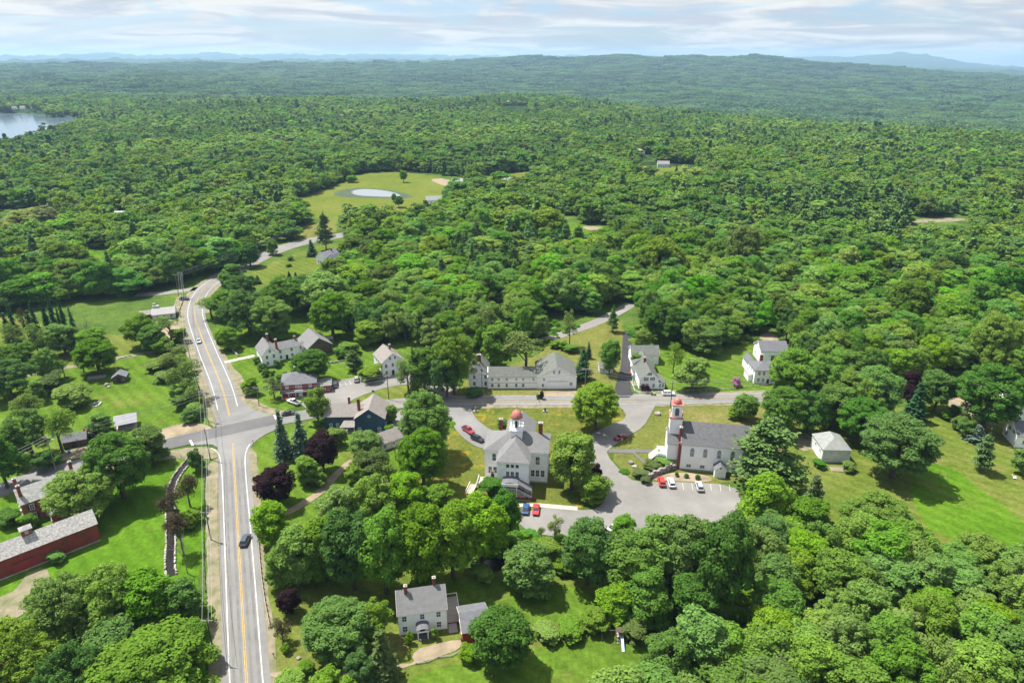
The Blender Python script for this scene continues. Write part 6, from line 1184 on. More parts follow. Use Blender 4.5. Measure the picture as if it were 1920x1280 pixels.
# --- blue house
def blue_house():
    r = site('house', 'dark blue house with tan roof and two brick chimneys by the junction', (-62.8, 201.2), ang=1.5, px=False)
    b = M['blue_paint']; g = M['roof_tan']
    gable_wall(r, 0, 11.0, 0, 7.6, -.3, 4.5, 7.0, 'x', b); gable_roof(r, 0, 13.0, 0, 7.6, 4.5, 7.0, 'x', g, .3, .25, trim=M['trim_dark'])
    gable_wall(r, 10.6, 20.4, -2.8, 8.4, -.3, 5.0, 8.5, 'y', b); gable_roof(r, 10.6, 20.4, -2.8, 8.4, 5.0, 8.5, 'y', g, .3, .3, trim=M['trim_dark'])
    windows(r, 'F', 0, [1.6, 4.8, 6.8, 9.0], [3.5], .7, 1.0, frame='trim_dark'); windows(r, 'F', 0, [2.0, 4.2], [1.2], .8, 1.2); windows(r, 'F', -2.8, [12.0, 18.6], [1.0], .9, 1.3); windows(r, 'F', -2.8, [15.5], [5.9], .6, .6, mull=False); windows(r, 'F', -2.8, [13.2, 17.6], [3.8], .8, 1.1, frame='trim_dark'); windows(r, 'R', 20.4, [0, 3, 6], [1.4, 4.0], .8, 1.2); windows(r, 'L', 0, [2, 5.4], [1.4, 3.6], .8, 1.2)
    MB().slab([(5.6,-3.6,2.3),(10.55,-3.6,2.3),(10.55,-.3,3.3),(6.6,-.3,3.3)], .14).build('porch_roof', g, r); MB().box(5.7, 10.5, -3.5, -.02, -.2, .1).build('porch_deck', M['grey_wood'], r)
    for x in (5.8, 8.1, 10.4): MB().box(x-.08, x+.08, -3.45, -3.29, .1, 2.2).build('porch_post', M['white_trim'], r)
    door(r, 8.4, -.001, .1, .95, 2.0, 'F', 'white_trim'); chimney(r, 7.4, 6.0, 5.6, 8.6, .7, .7); chimney(r, 11.5, 1.6, 6.0, 9.6, .9, .8, cap='black')
blue_house()
def tan_house():
    r = site('cottage', 'small tan-roofed cottage half hidden behind the tall maples', G(712, 848), ang=38, cat='cottage', px=False)
    gable_wall(r, 0, 10.5, 0, 6.4, -.2, 2.8, 5.0, 'x', M['white_paint']); gable_roof(r, 0, 10.5, 0, 6.4, 2.8, 5.0, 'x', M['roof_tan'], .4, .35, trim=M['white_trim']); windows(r, 'F', 0, [2, 5, 8.4], [1.5], .8, 1.1); windows(r, 'L', 0, [2, 4.4], [1.5], .8, 1.1); windows(r, 'R', 10.5, [3.2], [1.5], .8, 1.1)
tan_house()
# --- red store
def red_store():
    r = site('store', 'red two-storey country store with slate grey hip roof', (530, 746), ang=12, cat='store')
    w = M['red_paint']; W, D = 12.2, 9.5
    box_wall(r, 0, W, 0, D, -.3, 5.2, w); hip_roof(r, 0, W, 0, D, 5.2, 7.8, 4.2, 6.4, 5.4, 5.4, M['roof_slate'], .45)
    MB().slab([(-.5,-1.7,2.55),(W+.3,-1.7,2.55),(W+.3,-.01,3.1),(-.5,-.01,3.1)], .14).build('porch_roof', M['roof_slate'], r); MB().box(-.4, W+.2, -1.6, -.02, -.2, .12).build('porch_deck', M['grey_wood'], r)
    for k in range(6): MB().box(.0+k*2.4, .12+k*2.4, -1.55, -1.43, .12, 2.5).build('porch_post', M['white_trim'], r)
    windows(r, 'F', 0, [2.0, 5.5, 6.7, 10.2], [4.2], .9, 1.3, m_pane='pane_grey'); windows(r, 'F', 0, [2.6, 4.6, 9.6], [1.4], 1.1, 1.3); windows(r, 'R', W, [3, 6.5], [4.2, 1.5], .85, 1.3); windows(r, 'L', 0, [3, 6.5], [4.2, 1.5], .85, 1.3)
    s = MB().box(4.7, 7.7, -1.86, -1.78, 2.75, 3.55).build('sign_board', M['white_trim'], r)
    door(r, 6.4, -.001, .12, 1.1, 2.1, 'F', 'white_trim'); chimney(r, 4.6, 7.2, 6.0, 8.8, .6, .6)
    box_wall(r, W+.02, W+5.2, 1.4, 6.4, -.3, 2.7, w, 'annex_wall'); MB().slab([(W-.05,1.1,2.85),(W+5.5,1.1,2.85),(W+5.5,6.7,3.4),(W-.05,6.7,3.4)], .16).build('annex_roof', M['roof_grey'], r); windows(r, 'F', 1.4, [W+2.6], [1.4], 1.0, 1.0)
    MB().slab([(2.0,D-.5,5.6),(6.8,D-.5,5.6),(5.6,5.8,7.7),(3.4,5.8,7.7)], .1).build('rear_roof', M['roof_slate'], r)
red_store()
# --- farmhouse with ell and grey barn
def farmhouse():
    r = site('farmhouse', 'white gabled farmhouse with long ell left of the grey barn', (494, 689), ang=31, cat='farmhouse')
    w = M['white_paint']; g = M['roof_grey']
    gable_wall(r, 0, 6.6, 0, 11.0, -.3, 5.2, 8.6, 'y', w); gable_roof(r, 0, 6.6, 0, 11.0, 5.2, 8.6, 'y', g, .3, .3, trim=M['white_trim']); corner_boards(r, [(0, 0), (6.6, 0), (0, 11)], -.2, 5.1)
    windows(r, 'F', 0, [1.9, 4.6], [1.5, 4.1], .85, 1.45); windows(r, 'F', 0, [3.3], [6.5], .75, 1.2); windows(r, 'L', 0, [2, 4.6, 7.2, 9.4], [1.5, 4.1], .85, 1.45)
    gable_wall(r, 6.58, 16.0, 3.6, 9.4, -.3, 4.9, 7.0, 'x', w); gable_roof(r, 5.0, 16.0, 3.6, 9.4, 4.9, 7.0, 'x', g, .3, .2, trim=M['white_trim']); windows(r, 'F', 3.6, [8.0, 12.6], [1.5, 3.9], .85, 1.35)
    gable_wall(r, 15.9, 21.0, 4.4, 8.8, -.3, 3.4, 5.0, 'x', w); gable_roof(r, 15.9, 21.2, 4.4, 8.8, 3.4, 5.0, 'x', g, .3, .2, trim=M['white_trim']); windows(r, 'F', 4.4, [17.4, 19.4], [1.7], .8, 1.2); door(r, 10.4, 3.6, 0, .95, 2.0, 'F')
    chimney(r, 4.6, 8.6, 7.0, 10.6, .8, .8); chimney(r, 6.9, 4.2, 5.0, 9.3, .8, .8); chimney(r, 15.0, 6.5, 6.4, 8.2, .6, .6)
farmhouse()
def grey_barn():
    r = site('barn', 'weathered brown barn with grey roof joined behind the farmhouse', G(578, 671), ang=34, cat='barn', px=False)
    gable_wall(r, 0, 10.5, 0, 12.5, -.2, 4.2, 8.0, 'y', M['brown_wood']); gable_roof(r, 0, 10.5, 0, 12.5, 4.2, 8.0, 'y', M['roof_grey'], .35, .35, trim=M['white_trim']); windows(r, 'F', 0, [5.2], [5.6], .8, .8, frame='trim_dark', mull=False); o = MB().box(3.4, 7.0, -.07, -.005, 0, 3.2).build('barn_door', M['brown_wood'], r); MB().box(3.2, 7.2, -.12, -.072, 3.2, 3.32).build('door_track', M['trim_dark'], o); windows(r, 'L', 0, [3, 6, 9], [2.4], .8, .9)
grey_barn()
def playhouse():
    r = site('playhouse', 'tiny wooden playhouse with yellow slide roof behind the grey barn', G(616, 646), ang=20, cat='playhouse', px=False)
    for x, y in ((0, 0), (2, 0), (0, 2), (2, 2)): MB().box(x-.08, x+.08, y-.08, y+.08, 0, 2.6).build('post', M['grey_wood'], r)
    MB().box(-.1, 2.1, -.1, 2.1, 1.1, 1.25).build('platform', M['grey_wood'], r); gable_roof(r, 0, 2, 0, 2, 2.6, 3.5, 'x', M['grey_wood'], .25, .25); MB().slab([(-2.6,.5,.15),(-2.6,1.2,.15),(-.1,1.2,1.2),(-.1,.5,1.2)], .06).build('slide', M['yellow_plain'], r)
playhouse()
# --- tall white house
def tall_house():
    r = site('house', 'white gable-front house with triangular pediment by the side street', (718, 707), ang=29)
    w = M['white_paint']; W, D = 8.6, 10.0
    gable_wall(r, 0, W, 0, D, -.3, 6.2, 9.4, 'y', w); gable_roof(r, 0, W, 0, D, 6.2, 9.4, 'y', M['roof_tan'], .35, .35, trim=M['white_trim']); MB().box(-.2, W+.2, -.25, -.02, 6.0, 6.3).build('pediment_cornice', M['white_trim'], r)
    windows(r, 'F', 0, [1.6, 4.3, 7.0], [4.4], .85, 1.45); windows(r, 'F', 0, [1.6, 7.0], [1.6], .85, 1.45); windows(r, 'F', 0, [3.4, 5.4], [7.3], .7, 1.1); door(r, 4.3, -.001, .05, 1.1, 2.2, 'F'); windows(r, 'L', 0, [1.8, 4.4, 7.2], [1.6, 4.4], .85, 1.4); windows(r, 'R', W, [1.8, 5, 8], [1.6, 4.4], .85, 1.4); corner_boards(r, [(0, 0), (W, 0), (0, D)], -.2, 6.1); chimney(r, 5.4, 5.6, 8.0, 10.6, .7, .7)
tall_house()
# --- long white building
def long_building():
    r = site('inn', 'long white inn with many windows, brick chimney and attached barn', (-16.2, 232.2), ang=.6, cat='inn', px=False)
    w = M['white_paint']; g = M['roof_greygreen']
    gable_wall(r, 0, 7.4, 0, 11.0, -.3, 5.7, 9.2, 'y', w); gable_roof(r, 0, 7.4, 0, 11.0, 5.7, 9.2, 'y', g, .3, .3, trim=M['white_trim']); windows(r, 'F', 0, [2.8, 4.9], [7.1], .7, 1.2); windows(r, 'F', 0, [2.0, 6.2], [1.6, 4.4], .85, 1.45, m_pane='pane'); windows(r, 'L', 0, [2, 5, 8], [1.6, 4.4], .85, 1.45); chimney(r, 3.7, 4.2, 8.2, 11.6, 1.5, .9); corner_boards(r, [(0, 0), (7.4, 0)], -.2, 5.6)
    y0 = -1.2
    gable_wall(r, 7.0, 26.0, y0, 6.4, -.3, 5.0, 7.4, 'x', w); gable_roof(r, 7.3, 27.5, y0, 6.4, 5.0, 7.4, 'x', g, .3, .1, trim=M['white_trim'])
    for x in (8.8, 11.2, 14.2, 17.8, 20.4, 24.2): window(r, x, y0-.005, 3.9, .75, 1.1, 'F', m_pane='pane_grey')
    for x in (8.8, 11.2, 14.2, 17.8, 20.4): window(r, x, y0-.005, 1.4, .8, 1.35, 'F')
    MB().box(7.1, 25.5, y0-.08, y0-.005, 2.38, 2.5).build('belt_course', M['grey_wood'], r)
    gable_wall(r, 25.6, 40.3, y0-.3, 12.0, -.3, 5.2, 9.2, 'y', w); gable_roof(r, 25.6, 40.3, y0-.3, 12.0, 5.2, 9.2, 'y', g, .3, .3, trim=M['white_trim'])
    windows(r, 'F', y0-.3, [31.9, 33.9], [6.8], .65, 1.2); windows(r, 'F', y0-.3, [38.4], [2.0], 1.0, 1.2, m_pane='pane_grey'); windows(r, 'F', y0-.3, [27.8], [1.5], .75, 1.2); windows(r, 'F', y0-.3, [28.2], [3.9], .7, 1.0, m_pane='pane_grey')
    o = MB().box(29.4, 36.4, y0-.40, y0-.305, -.1, 3.0).build('barn_door', M['white_paint'], r); MB().box(29.4, 37.0, y0-.46, y0-.41, 3.05, 3.2).build('door_track', M['grey_wood'], o)
    windows(r, 'R', 40.3, [2, 6, 10], [1.8, 4.2], .75, 1.1); corner_boards(r, [(25.6, y0-.3), (40.3, y0-.3)], -.2, 5.1)
long_building()
def small_shed():
    r = site('shed', 'small pale shed with grey roof beside the black drive', (1124, 700), ang=0, cat='shed'); gable_wall(r, 0, 5.2, 0, 4.6, -.2, 2.3, 3.9, 'x', M['pale_green_wall']); gable_roof(r, 0, 5.2, 0, 4.6, 2.3, 3.9, 'x', M['roof_grey'], .25, .25, trim=M['white_trim']); door(r, 3.6, -.001, 0, .9, 1.9, 'F', 'white_trim'); windows(r, 'F', 0, [1.5], [1.4], .6, .8)
small_shed()
# --- white cape with shutters
def cape():
    r = site('house', 'white house with black shutters and stepped rear wings beside the black drive', (1198, 729), ang=0)
    w = M['white_paint']; g = M['roof_greygreen']
    gable_wall(r, 0, 7.2, 0, 9.5, -.3, 4.2, 7.6, 'y', w); gable_roof(r, 0, 7.2, 0, 9.5, 4.2, 7.6, 'y', g, .3, .3, trim=M['white_trim'])
    windows(r, 'F', 0, [2.4, 4.8], [4.2], .8, 1.3, shutters=True); windows(r, 'F', 0, [3.6], [6.2], .75, 1.1, shutters=True); windows(r, 'F', 0, [1.4, 3.0, 5.4], [1.5], .8, 1.4); windows(r, 'L', 0, [2, 5, 8], [1.6], .8, 1.3)
    box_wall(r, 7.1, 9.6, -.05, 6.5, -.3, 2.6, w, 'side_wall'); MB().slab([(7.15,-.3,3.5),(9.9,-.3,2.6),(9.9,6.8,2.6),(7.15,6.8,3.5)], .14).build('side_roof', g, r); windows(r, 'F', -.05, [7.8, 8.9], [1.5], .65, 1.4, frame='white_trim'); MB().box(7.1, 9.6, -.12, -.055, -.1, .6).build('porch_base', M['white_trim'], r)
    gable_wall(r, 1.2, 6.0, 9.4, 15.5, -.3, 3.4, 6.4, 'y', w); gable_roof(r, 1.2, 6.0, 9.0, 15.5, 3.4, 6.4, 'y', g, .3, .2, trim=M['white_trim']); box_wall(r, -.8, 1.25, 9.5, 14.5, -.3, 2.5, w, 'side_wall'); MB().slab([(-1.0,9.3,2.6),(1.3,9.3,3.4),(1.3,14.8,3.4),(-1.0,14.8,2.6)], .12).build('side_roof', g, r)
    gable_wall(r, 0, 8.6, 15.4, 20.5, -.3, 3.8, 6.8, 'y', w); gable_roof(r, 0, 8.6, 15.4, 20.5, 3.8, 6.8, 'y', g, .3, .3, trim=M['white_trim']); windows(r, 'F', 15.4, [4.3], [5.0], .8, .9); gable_wall(r, .6, 11.6, 22.0, 29.5, -.3, 4.4, 7.0, 'x', w, 'barn_wall'); gable_roof(r, .6, 11.6, 22.0, 29.5, 4.4, 7.0, 'x', g, .3, .3, name='barn_roof', trim=M['white_trim']); windows(r, 'F', 22.0, [8.6], [3.0], .9, 1.2); box_wall(r, 2, 7.5, 20.4, 22.1, -.3, 3.6, w, 'link_wall')
    chimney(r, 3.2, 8.8, 6.4, 9.0, .8, .7, cap='concrete')
cape()
# --- white farmhouse with barn
def hip_house():
    r = site('house', 'white farmhouse with slate hip roof and big chimney right of the lawn', (1413, 719), ang=-1)
    w = M['white_paint']; box_wall(r, 0, 10.5, 0, 8.5, -.3, 5.6, w); hip_roof(r, 0, 10.5, 0, 8.5, 5.6, 7.6, 3.6, 7.0, 4.2, 4.2, M['roof_slate'], .35); windows(r, 'F', 0, [1.6, 3.4, 6.6, 8.6], [1.6, 4.3], .8, 1.35); windows(r, 'L', 0, [1.8, 4.2, 6.6], [1.6, 4.3], .8, 1.35); chimney(r, 3.8, 6.2, 6.2, 9.4, 1.0, .9); door(r, 5.2, -.001, 0, 1.0, 2.1, 'F')
    gable_wall(r, .6, 4.2, 8.4, 17.2, -.3, 3.8, 5.6, 'y', w); gable_roof(r, .6, 4.2, 7.5, 17.2, 3.8, 5.6, 'y', M['roof_slate'], .3, .2); windows(r, 'L', .6, [10.5, 13.5], [1.7], .8, 1.2); box_wall(r, -1.6, .58, 2.0, 7.5, -.3, 2.4, w, 'side_porch'); MB().slab([(-1.8,1.8,2.45),(.0,1.8,3.0),(.0,7.7,3.0),(-1.8,7.7,2.45)], .1).build('porch_roof', M['roof_white'], r)
    corner_boards(r, [(0, 0), (10.5, 0)], -.2, 5.5)
hip_house()
def white_barn():
    r = site('barn', 'pale barn with dark sliding door behind the white farmhouse', (1424, 680), ang=-1, cat='barn')
    gable_wall(r, 0, 10.8, 0, 9.0, -.2, 5.2, 7.9, 'x', M['white_paint']); gable_roof(r, 0, 10.8, 0, 9.0, 5.2, 7.9, 'x', M['roof_slate'], .3, .3, trim=M['white_trim']); o = MB().box(4.4, 6.3, -.06, -.005, .2, 3.0).build('barn_door', M['door_red'], r); MB().box(3.4, 10.4, -.16, -.065, 3.2, 3.4).build('door_track', M['grey_wood'], o); windows(r, 'L', 0, [3, 6], [2.4, 5.6], .8, 1.1)
white_barn()
# --- hip-roofed garage
def garage():
    r = site('garage', 'white hip-roofed garage with peeling paint on the right lawn', (1539.5, 866), ang=-3, cat='garage')
    box_wall(r, 0, 8.2, 0, 9.2, -.2, 4.5, M['peeling_white']); hip_roof(r, 0, 8.2, 0, 9.2, 4.5, 6.9, 4.1, 4.1, 3.2, 7.2, M['roof_hipgarage'], .3); windows(r, 'L', 0, [2.2, 6.0], [3.0], .8, 1.1); MB().box(-.03, .02, 3.2, 5.2, 0, 2.4).build('garage_door', M['white_trim'], r); corner_boards(r, [(0, 0), (8.2, 0), (0, 9.2)], -.1, 4.4)
garage()
# --- right edge houses
def right_house():
    r = site('house', 'white house with shuttered gable windows cut by the right edge', (1901, 838), ang=-12)
    gable_wall(r, 0, 11.0, 0, 8.6, -.3, 4.2, 7.4, 'x', M['white_paint']); gable_roof(r, 0, 11.0, 0, 8.6, 4.2, 7.4, 'x', M['roof_slate'], .3, .25, trim=M['white_trim']); windows(r, 'L', 0, [2.6, 5.2], [4.3], .7, 1.2, shutters=True); windows(r, 'L', 0, [6.4], [1.7], .7, 1.2, shutters=True); windows(r, 'F', 0, [2.4, 5.2], [2.0], .9, 1.2); corner_boards(r, [(0, 0)], -.2, 4.1)
    r2 = site('house', 'tall white house with dark roof behind the right edge house', (1894, 786), ang=-12)
    gable_wall(r2, 0, 11.0, 0, 9.0, -.3, 6.0, 8.6, 'x', M['white_paint']); gable_roof(r2, 0, 11.0, 0, 9.0, 6.0, 8.6, 'x', M['roof_slate'], .3, .25, trim=M['white_trim']); windows(r2, 'L', 0, [2.4, 6.2], [1.7, 4.6], .75, 1.3); windows(r2, 'F', 0, [2, 5], [4.6], .8, 1.3); gable_wall(r2, 2, 12, 8.9, 15, -.3, 5.4, 7.6, 'x', M['white_paint'], 'rear_wall'); gable_roof(r2, 1, 12, 8.9, 15, 5.4, 7.6, 'x', M['roof_slate'], .3, .25, name='rear_roof')
right_house()
# --- low workshop
def workshop():
    r = site('workshop', 'low pale workshop with white roof beside the upper road', (287, 601), ang=21, cat='workshop')
    gable_wall(r, 0, 9.8, 0, 9.6, -.2, 2.7, 4.4, 'x', M['pale_green_wall']); gable_roof(r, 0, 9.8, 0, 9.6, 2.7, 4.4, 'x', M['roof_white'], .35, .2, trim=M['white_trim']); windows(r, 'F', 0, [2.2, 5.2, 8.2], [1.5], .6, .7, frame='trim_dark'); MB().box(.3, 3.0, 4.9, 5.7, 3.4, 5.6).build('roof_box', M['pale_green_wall'], r); chimney(r, 1.0, 6.0, 4.0, 6.3, 1.0, .9, 'concrete')
    gable_wall(r, -5.8, .02, 3.0, 8.6, -.2, 2.4, 3.6, 'x', M['brown_wood']); gable_roof(r, -5.8, .02, 3.0, 8.6, 2.4, 3.6, 'x', M['roof_tan'], .35, .2)
workshop()
def brown_shed():
    r = site('shed', 'small brown shed with grey metal roof on the left lawn', (212, 719), ang=18, cat='shed')
    gable_wall(r, 0, 4.8, 0, 4.4, -.2, 2.3, 3.7, 'y', M['brown_wood']); gable_roof(r, 0, 4.8, 0, 4.4, 2.3, 3.7, 'y', M['roof_metal'], .3, .3); door(r, 2.2, -.001, 0, .95, 1.9, 'F', 'door_dark', 'trim_dark'); windows(r, 'F', 0, [3.8], [1.3], .7, .8, frame='grey_wood'); MB().lathe([(.1, 3.2), (.1, 4.5)], 1.4, 3.4, 8).build('stove_pipe', M['metal'], r)
brown_shed()
def carport():
    r = site('carport', 'carport with grey metal roof above the cross street', (218, 810), ang=27, cat='carport')
    MB().box(0, 6.2, 0, 5.2, -.1, .05).build('slab', M['concrete'], r)
    for x in (.2, 3.1, 6.0):
        for y in (.2, 5.0): MB().box(x-.08, x+.08, y-.08, y+.08, .05, 2.5+.12*y).build('post', M['grey_wood'], r)
    MB().slab([(-.4,-.5,2.5),(6.6,-.5,2.5),(6.6,5.7,3.3),(-.4,5.7,3.3)], .1).build('roof', M['roof_metal'], r); MB().box(.1, 6.1, 4.9, 5.0, .05, 2.6).build('back_wall', M['blue_paint'], r)
carport()
def lean_shed():
    r = site('shed', 'dark-roofed shed under the broad trees behind the utility pole', G(120, 842), ang=24, cat='shed', px=False)
    gable_wall(r, 0, 6.5, 0, 5.0, -.2, 2.4, 3.8, 'x', M['brown_wood']); gable_roof(r, 0, 6.5, 0, 5.0, 2.4, 3.8, 'x', M['roof_slate'], .3, .3); door(r, 3, -.001, 0, 1.0, 1.9, 'F', 'door_dark', 'trim_dark')
lean_shed()
# --- upper and far houses
def simple_house(name, label, A, ang, W, D, E, R, wall, roof, axis='x', cat='house', px=True, win=True, z=0.0):
    r = site(name, label, A, ang=ang, cat=cat, px=px, z=z); gable_wall(r, 0, W, 0, D, -.5, E, R, axis, M[wall]); gable_roof(r, 0, W, 0, D, E, R, axis, M[roof], .35, .3, trim=M['white_trim'])
    if win:
        n = max(2, int(W/2.6)); windows(r, 'F', 0, [W*(k+.5)/n for k in range(n)], [1.5]+([4.1] if E > 4.8 else []), .9, 1.3); windows(r, 'L', 0, [D*.3, D*.7], [1.5]+([4.1] if E > 4.8 else []), .9, 1.3); windows(r, 'R', W, [D*.3, D*.7], [1.5], .9, 1.3); door(r, W*.5, -.001, 0, 1.0, 2.0, 'F')
    return r
r = simple_house('house', 'white house with pale metal roof below the upper road', (594, 494), -32, 7.5, 12.0, 4.6, 7.2, 'white_paint', 'roof_metal', 'y'); gable_wall(r, 7.4, 12.6, 2.0, 9.0, -.3, 3.4, 6.2, 'y', M['white_paint']); gable_roof(r, 7.4, 12.6, 2.0, 9.0, 3.4, 6.2, 'y', M['roof_metal'], .3, .3); chimney(r, 4.4, 8.6, 6.2, 8.2, .7, .7)
simple_house('house', 'small white house with grey roof beside the hay field', (800, 384), 8, 13.0, 8.0, 3.8, 6.6, 'white_paint', 'roof_metal')
simple_house('barn', 'long pale metal barn at the far end of the hay field', (846, 347), -6, 24.0, 9.0, 3.6, 5.6, 'white_paint', 'roof_white', cat='barn')
simple_house('barn', 'grey roofed barn at the end of the hay field, right of the metal barn', (868, 353), -14, 16.0, 9.0, 3.8, 6.0, 'pale_blue_wall', 'roof_metal', cat='barn')
simple_house('shed', 'white farm shed in the small hay field', (944, 343), 6, 9.0, 6.0, 3.4, 5.2, 'white_paint', 'roof_white', cat='shed')
simple_house('shed', 'low brown-roofed shed beside the white farm shed', (925, 347), 4, 7.0, 5.0, 2.6, 4.2, 'white_paint', 'roof_tan', cat='shed')
simple_house('house', 'distant pale blue house with tan roof in a clearing', (1233, 314), -6, 13.0, 9.0, 3.8, 6.8, 'pale_blue_wall', 'roof_tan')
simple_house('house', 'distant cream house front high among the trees', (1198, 296), 30, 9.0, 8.0, 7.5, 10.0, 'white_paint', 'roof_tan', 'y')
simple_house('shed', 'tiny red-roofed shed left of the distant blue house', (1202, 320), 4, 6.0, 5.0, 2.4, 4.0, 'brown_wood', 'dome_red', cat='shed', win=False)
simple_house('cabin', 'grey cabin half hidden in the trees behind the long building', (1157, 560), 12, 7.0, 6.0, 2.8, 4.8, 'brown_wood', 'roof_slate', cat='cabin')
simple_house('house', 'white gabled house hidden in the left woods', (216, 415), 12, 10.0, 8.0, 4.6, 7.0, 'white_paint', 'roof_metal')
X_, Y_ = G(952, 201); zz = float(terrain_z(X_, Y_)[0])
simple_house('house', 'distant long white house high on the wooded hill', (X_, Y_), 2, 26, 9, 6.5, 9.5, 'white_paint', 'roof_white', px=False, win=False, z=zz+3)
for px_, py_, lab in ((22, 209, 'white lakeside cottage, leftmost on the far shore'), (38, 208, 'second white cottage on the far lake shore'), (58, 206, 'third white cottage above the far lake shore')):
    X_, Y_ = G(px_, py_); simple_house('cottage', lab, (X_, Y_), 10, 11, 8, 4, 7, 'white_paint', 'roof_tan', px=False, win=False, cat='cottage', z=float(terrain_z(X_, Y_)[0]))
X_, Y_ = G(118, 218.3, LAKE_Z); sheet('beach', [(X_-22, Y_-10), (X_+20, Y_-12), (X_+24, Y_+14), (X_-18, Y_+14)], LAKE_Z+.6, M['dirt'], 1, px=False, label='small sandy beach on the far lake shore')
# ------------------------------------------------------------------ vehicles
def loft(secs, cap=True):
    """secs: list of (y, [(x,z)...]) cross sections along the length -> closed skin"""
    b = MB(); n = len(secs[0][1]); v = [(x, y, z) for y, s in secs for x, z in s]; f = []
    for i in range(len(secs)-1):
        for k in range(n): f.append((i*n+k, i*n+(k+1) % n, (i+1)*n+(k+1) % n, (i+1)*n+k))
    f += [tuple(range(n-1, -1, -1)), tuple(range((len(secs)-1)*n, len(secs)*n))]
    return b.add(v, f)
def body_sec(w, z0, z1): h = w/2; return [(-h*.92, z0), (h*.92, z0), (h, z0+.18), (h, z1-.14), (h*.88, z1), (-h*.88, z1), (-h, z1-.14), (-h, z0+.18)]
def cab_sec(w, z0, z1): h = w/2; return [(-h, z0), (h, z0), (h*.80, z1-.06), (h*.72, z1), (-h*.72, z1), (-h*.80, z1-.06)]
VTYPES = {
 'sedan': dict(L=4.6, W=1.8, prof=[(-2.3, .55, .72), (-2.1, .3, .86), (-1.0, .26, .95), (1.3, .26, .97), (2.1, .3, .92), (2.3, .5, .80)], cab=[(-1.15, .9, .93, 1.62), (-.35, .9, 1.42, 1.58), (.75, .9, 1.43, 1.58), (1.75, .9, .95, 1.62)]),
 'suv': dict(L=4.7, W=1.9, prof=[(-2.35, .6, .85), (-2.15, .35, 1.0), (-1.0, .32, 1.08), (1.9, .32, 1.10), (2.2, .36, 1.06), (2.35, .5, .95)], cab=[(-1.25, 1.0, 1.05, 1.72), (-.55, 1.0, 1.68, 1.64), (1.7, 1.0, 1.70, 1.64), (2.2, 1.0, 1.08, 1.70)]),
 'pickup': dict(L=5.6, W=1.95, prof=[(-2.8, .65, .95), (-2.6, .45, 1.08), (-1.2, .42, 1.12), (.72, .42, 1.12), (.75, .42, .84), (2.6, .42, .84), (2.8, .5, .84)], cab=[(-1.35, 1.05, 1.09, 1.74), (-.65, 1.05, 1.80, 1.66), (.45, 1.05, 1.82, 1.66), (.72, 1.05, 1.10, 1.74)]),
}
def vehicle(kind, px, py, heading, col, label, group, name=None, px_=True):
    """heading: degrees the nose points to, 0 = to the right of the photo, 90 = away from the camera"""
    T = VTYPES[kind]; X, Y = G(px, py) if px_ else (px, py); W = T['W']
    e = empty(name or {'sedan': 'parked_car', 'suv': 'parked_car', 'pickup': 'pickup_truck'}[kind], (X, Y, ZR+.02), RAD(heading+90)); tag(e, label, 'pickup' if kind == 'pickup' else 'car', group)
    p = paint(col)
    bd = loft([(y, body_sec(W*(.90 if i in (0, len(T['prof'])-1) else 1), z0, z1)) for i, (y, z0, z1) in enumerate(T['prof'])]).build('body', p, e)
    cab = T['cab']
    (ya, b0, t0, w0), (yb, b1, t1, w1), (yc, b2, t2, w2), (yd, b3, t3, w3) = cab
    gl = loft([(ya, cab_sec(w0, b0-.1, t0)), (yb, cab_sec(w1, b1-.1, t1)), (yc, cab_sec(w2, b2-.1, t2)), (yd, cab_sec(w3, b3-.1, t3))]).build('window_glass', M['car_glass'], e)
    MB().slab([(-w1*.37, yb-.06, t1+.035), (w1*.37, yb-.06, t1+.035), (w2*.37, yc+.06, t2+.035), (-w2*.37, yc+.06, t2+.035)], .05).build('roof', p, e)
    pl = MB()
    for s in (-1, 1):
        for (y0_, z0_, w0_, y1_, z1_, w1_) in ((ya, b0, w0/2, yb, t1, w1*.37), (yd, b3, w3/2, yc, t2, w2*.37), ((yb+yc)/2, b1, w1*.5, (yb+yc)/2, t1, w1*.38)): pl.tube((s*(w0_+.01), y0_, z0_-.02), (s*(w1_+.02), y1_, z1_), .05, n=5)
    pl.build('pillar', p, e)
    if kind == 'pickup': MB().box(-W*.42, W*.42, .85, 2.68, .845, .86).build('bed_liner', M['black'], e); MB().box(-W*.5, -W*.42, .8, 2.7, .84, 1.12).box(W*.42, W*.5, .8, 2.7, .84, 1.12).box(-W*.42, W*.42, 2.66, 2.76, .84, 1.10).build('bed_side', p, e)
    for sy in (-T['L']*.30, T['L']*.30):
        for sx in (-1, 1):
            r = .36 if kind == 'pickup' else .33; wb = MB().tube((sx*(W/2-.22), sy, r), (sx*(W/2+.02), sy, r), r, n=14).build('wheel', M['tyre'], e); MB().tube((sx*(W/2+.021), sy, r), (sx*(W/2+.035), sy, r), r*.58, n=10).build('rim', M['rim'], wb)
    zf = T['prof'][0][2]-.12; L2 = T['L']/2
    for sx in (-1, 1):
        MB().box(sx*W*.33-.16, sx*W*.33+.16, -L2-.012, -L2+.05, zf-.12, zf).build('headlight', M['lamp'], e); MB().box(sx*W*.36-.12, sx*W*.36+.12, L2-.05, L2+.012, zf-.1, zf+.06).build('tail_light', M['taillamp'], e)
    MB().box(-W*.46, W*.46, -L2-.03, -L2+.02, .36, .5).build('bumper', M['black'], e)
    return e
LOTC, STREETC, HALLC, STOREC = 'cars in the church lot', 'cars driving on the main road', 'cars parked by the town hall', 'cars at the red store'
vehicle('sedan', 373, 642, -62, (.40, .46, .50), 'pale blue-grey sedan driving on the main road beyond the junction', STREETC, 'car')
vehicle('suv', 460.5, 1017, 93, (.035, .05, .07), 'dark SUV driving up the main road near the camera', STREETC, 'car')
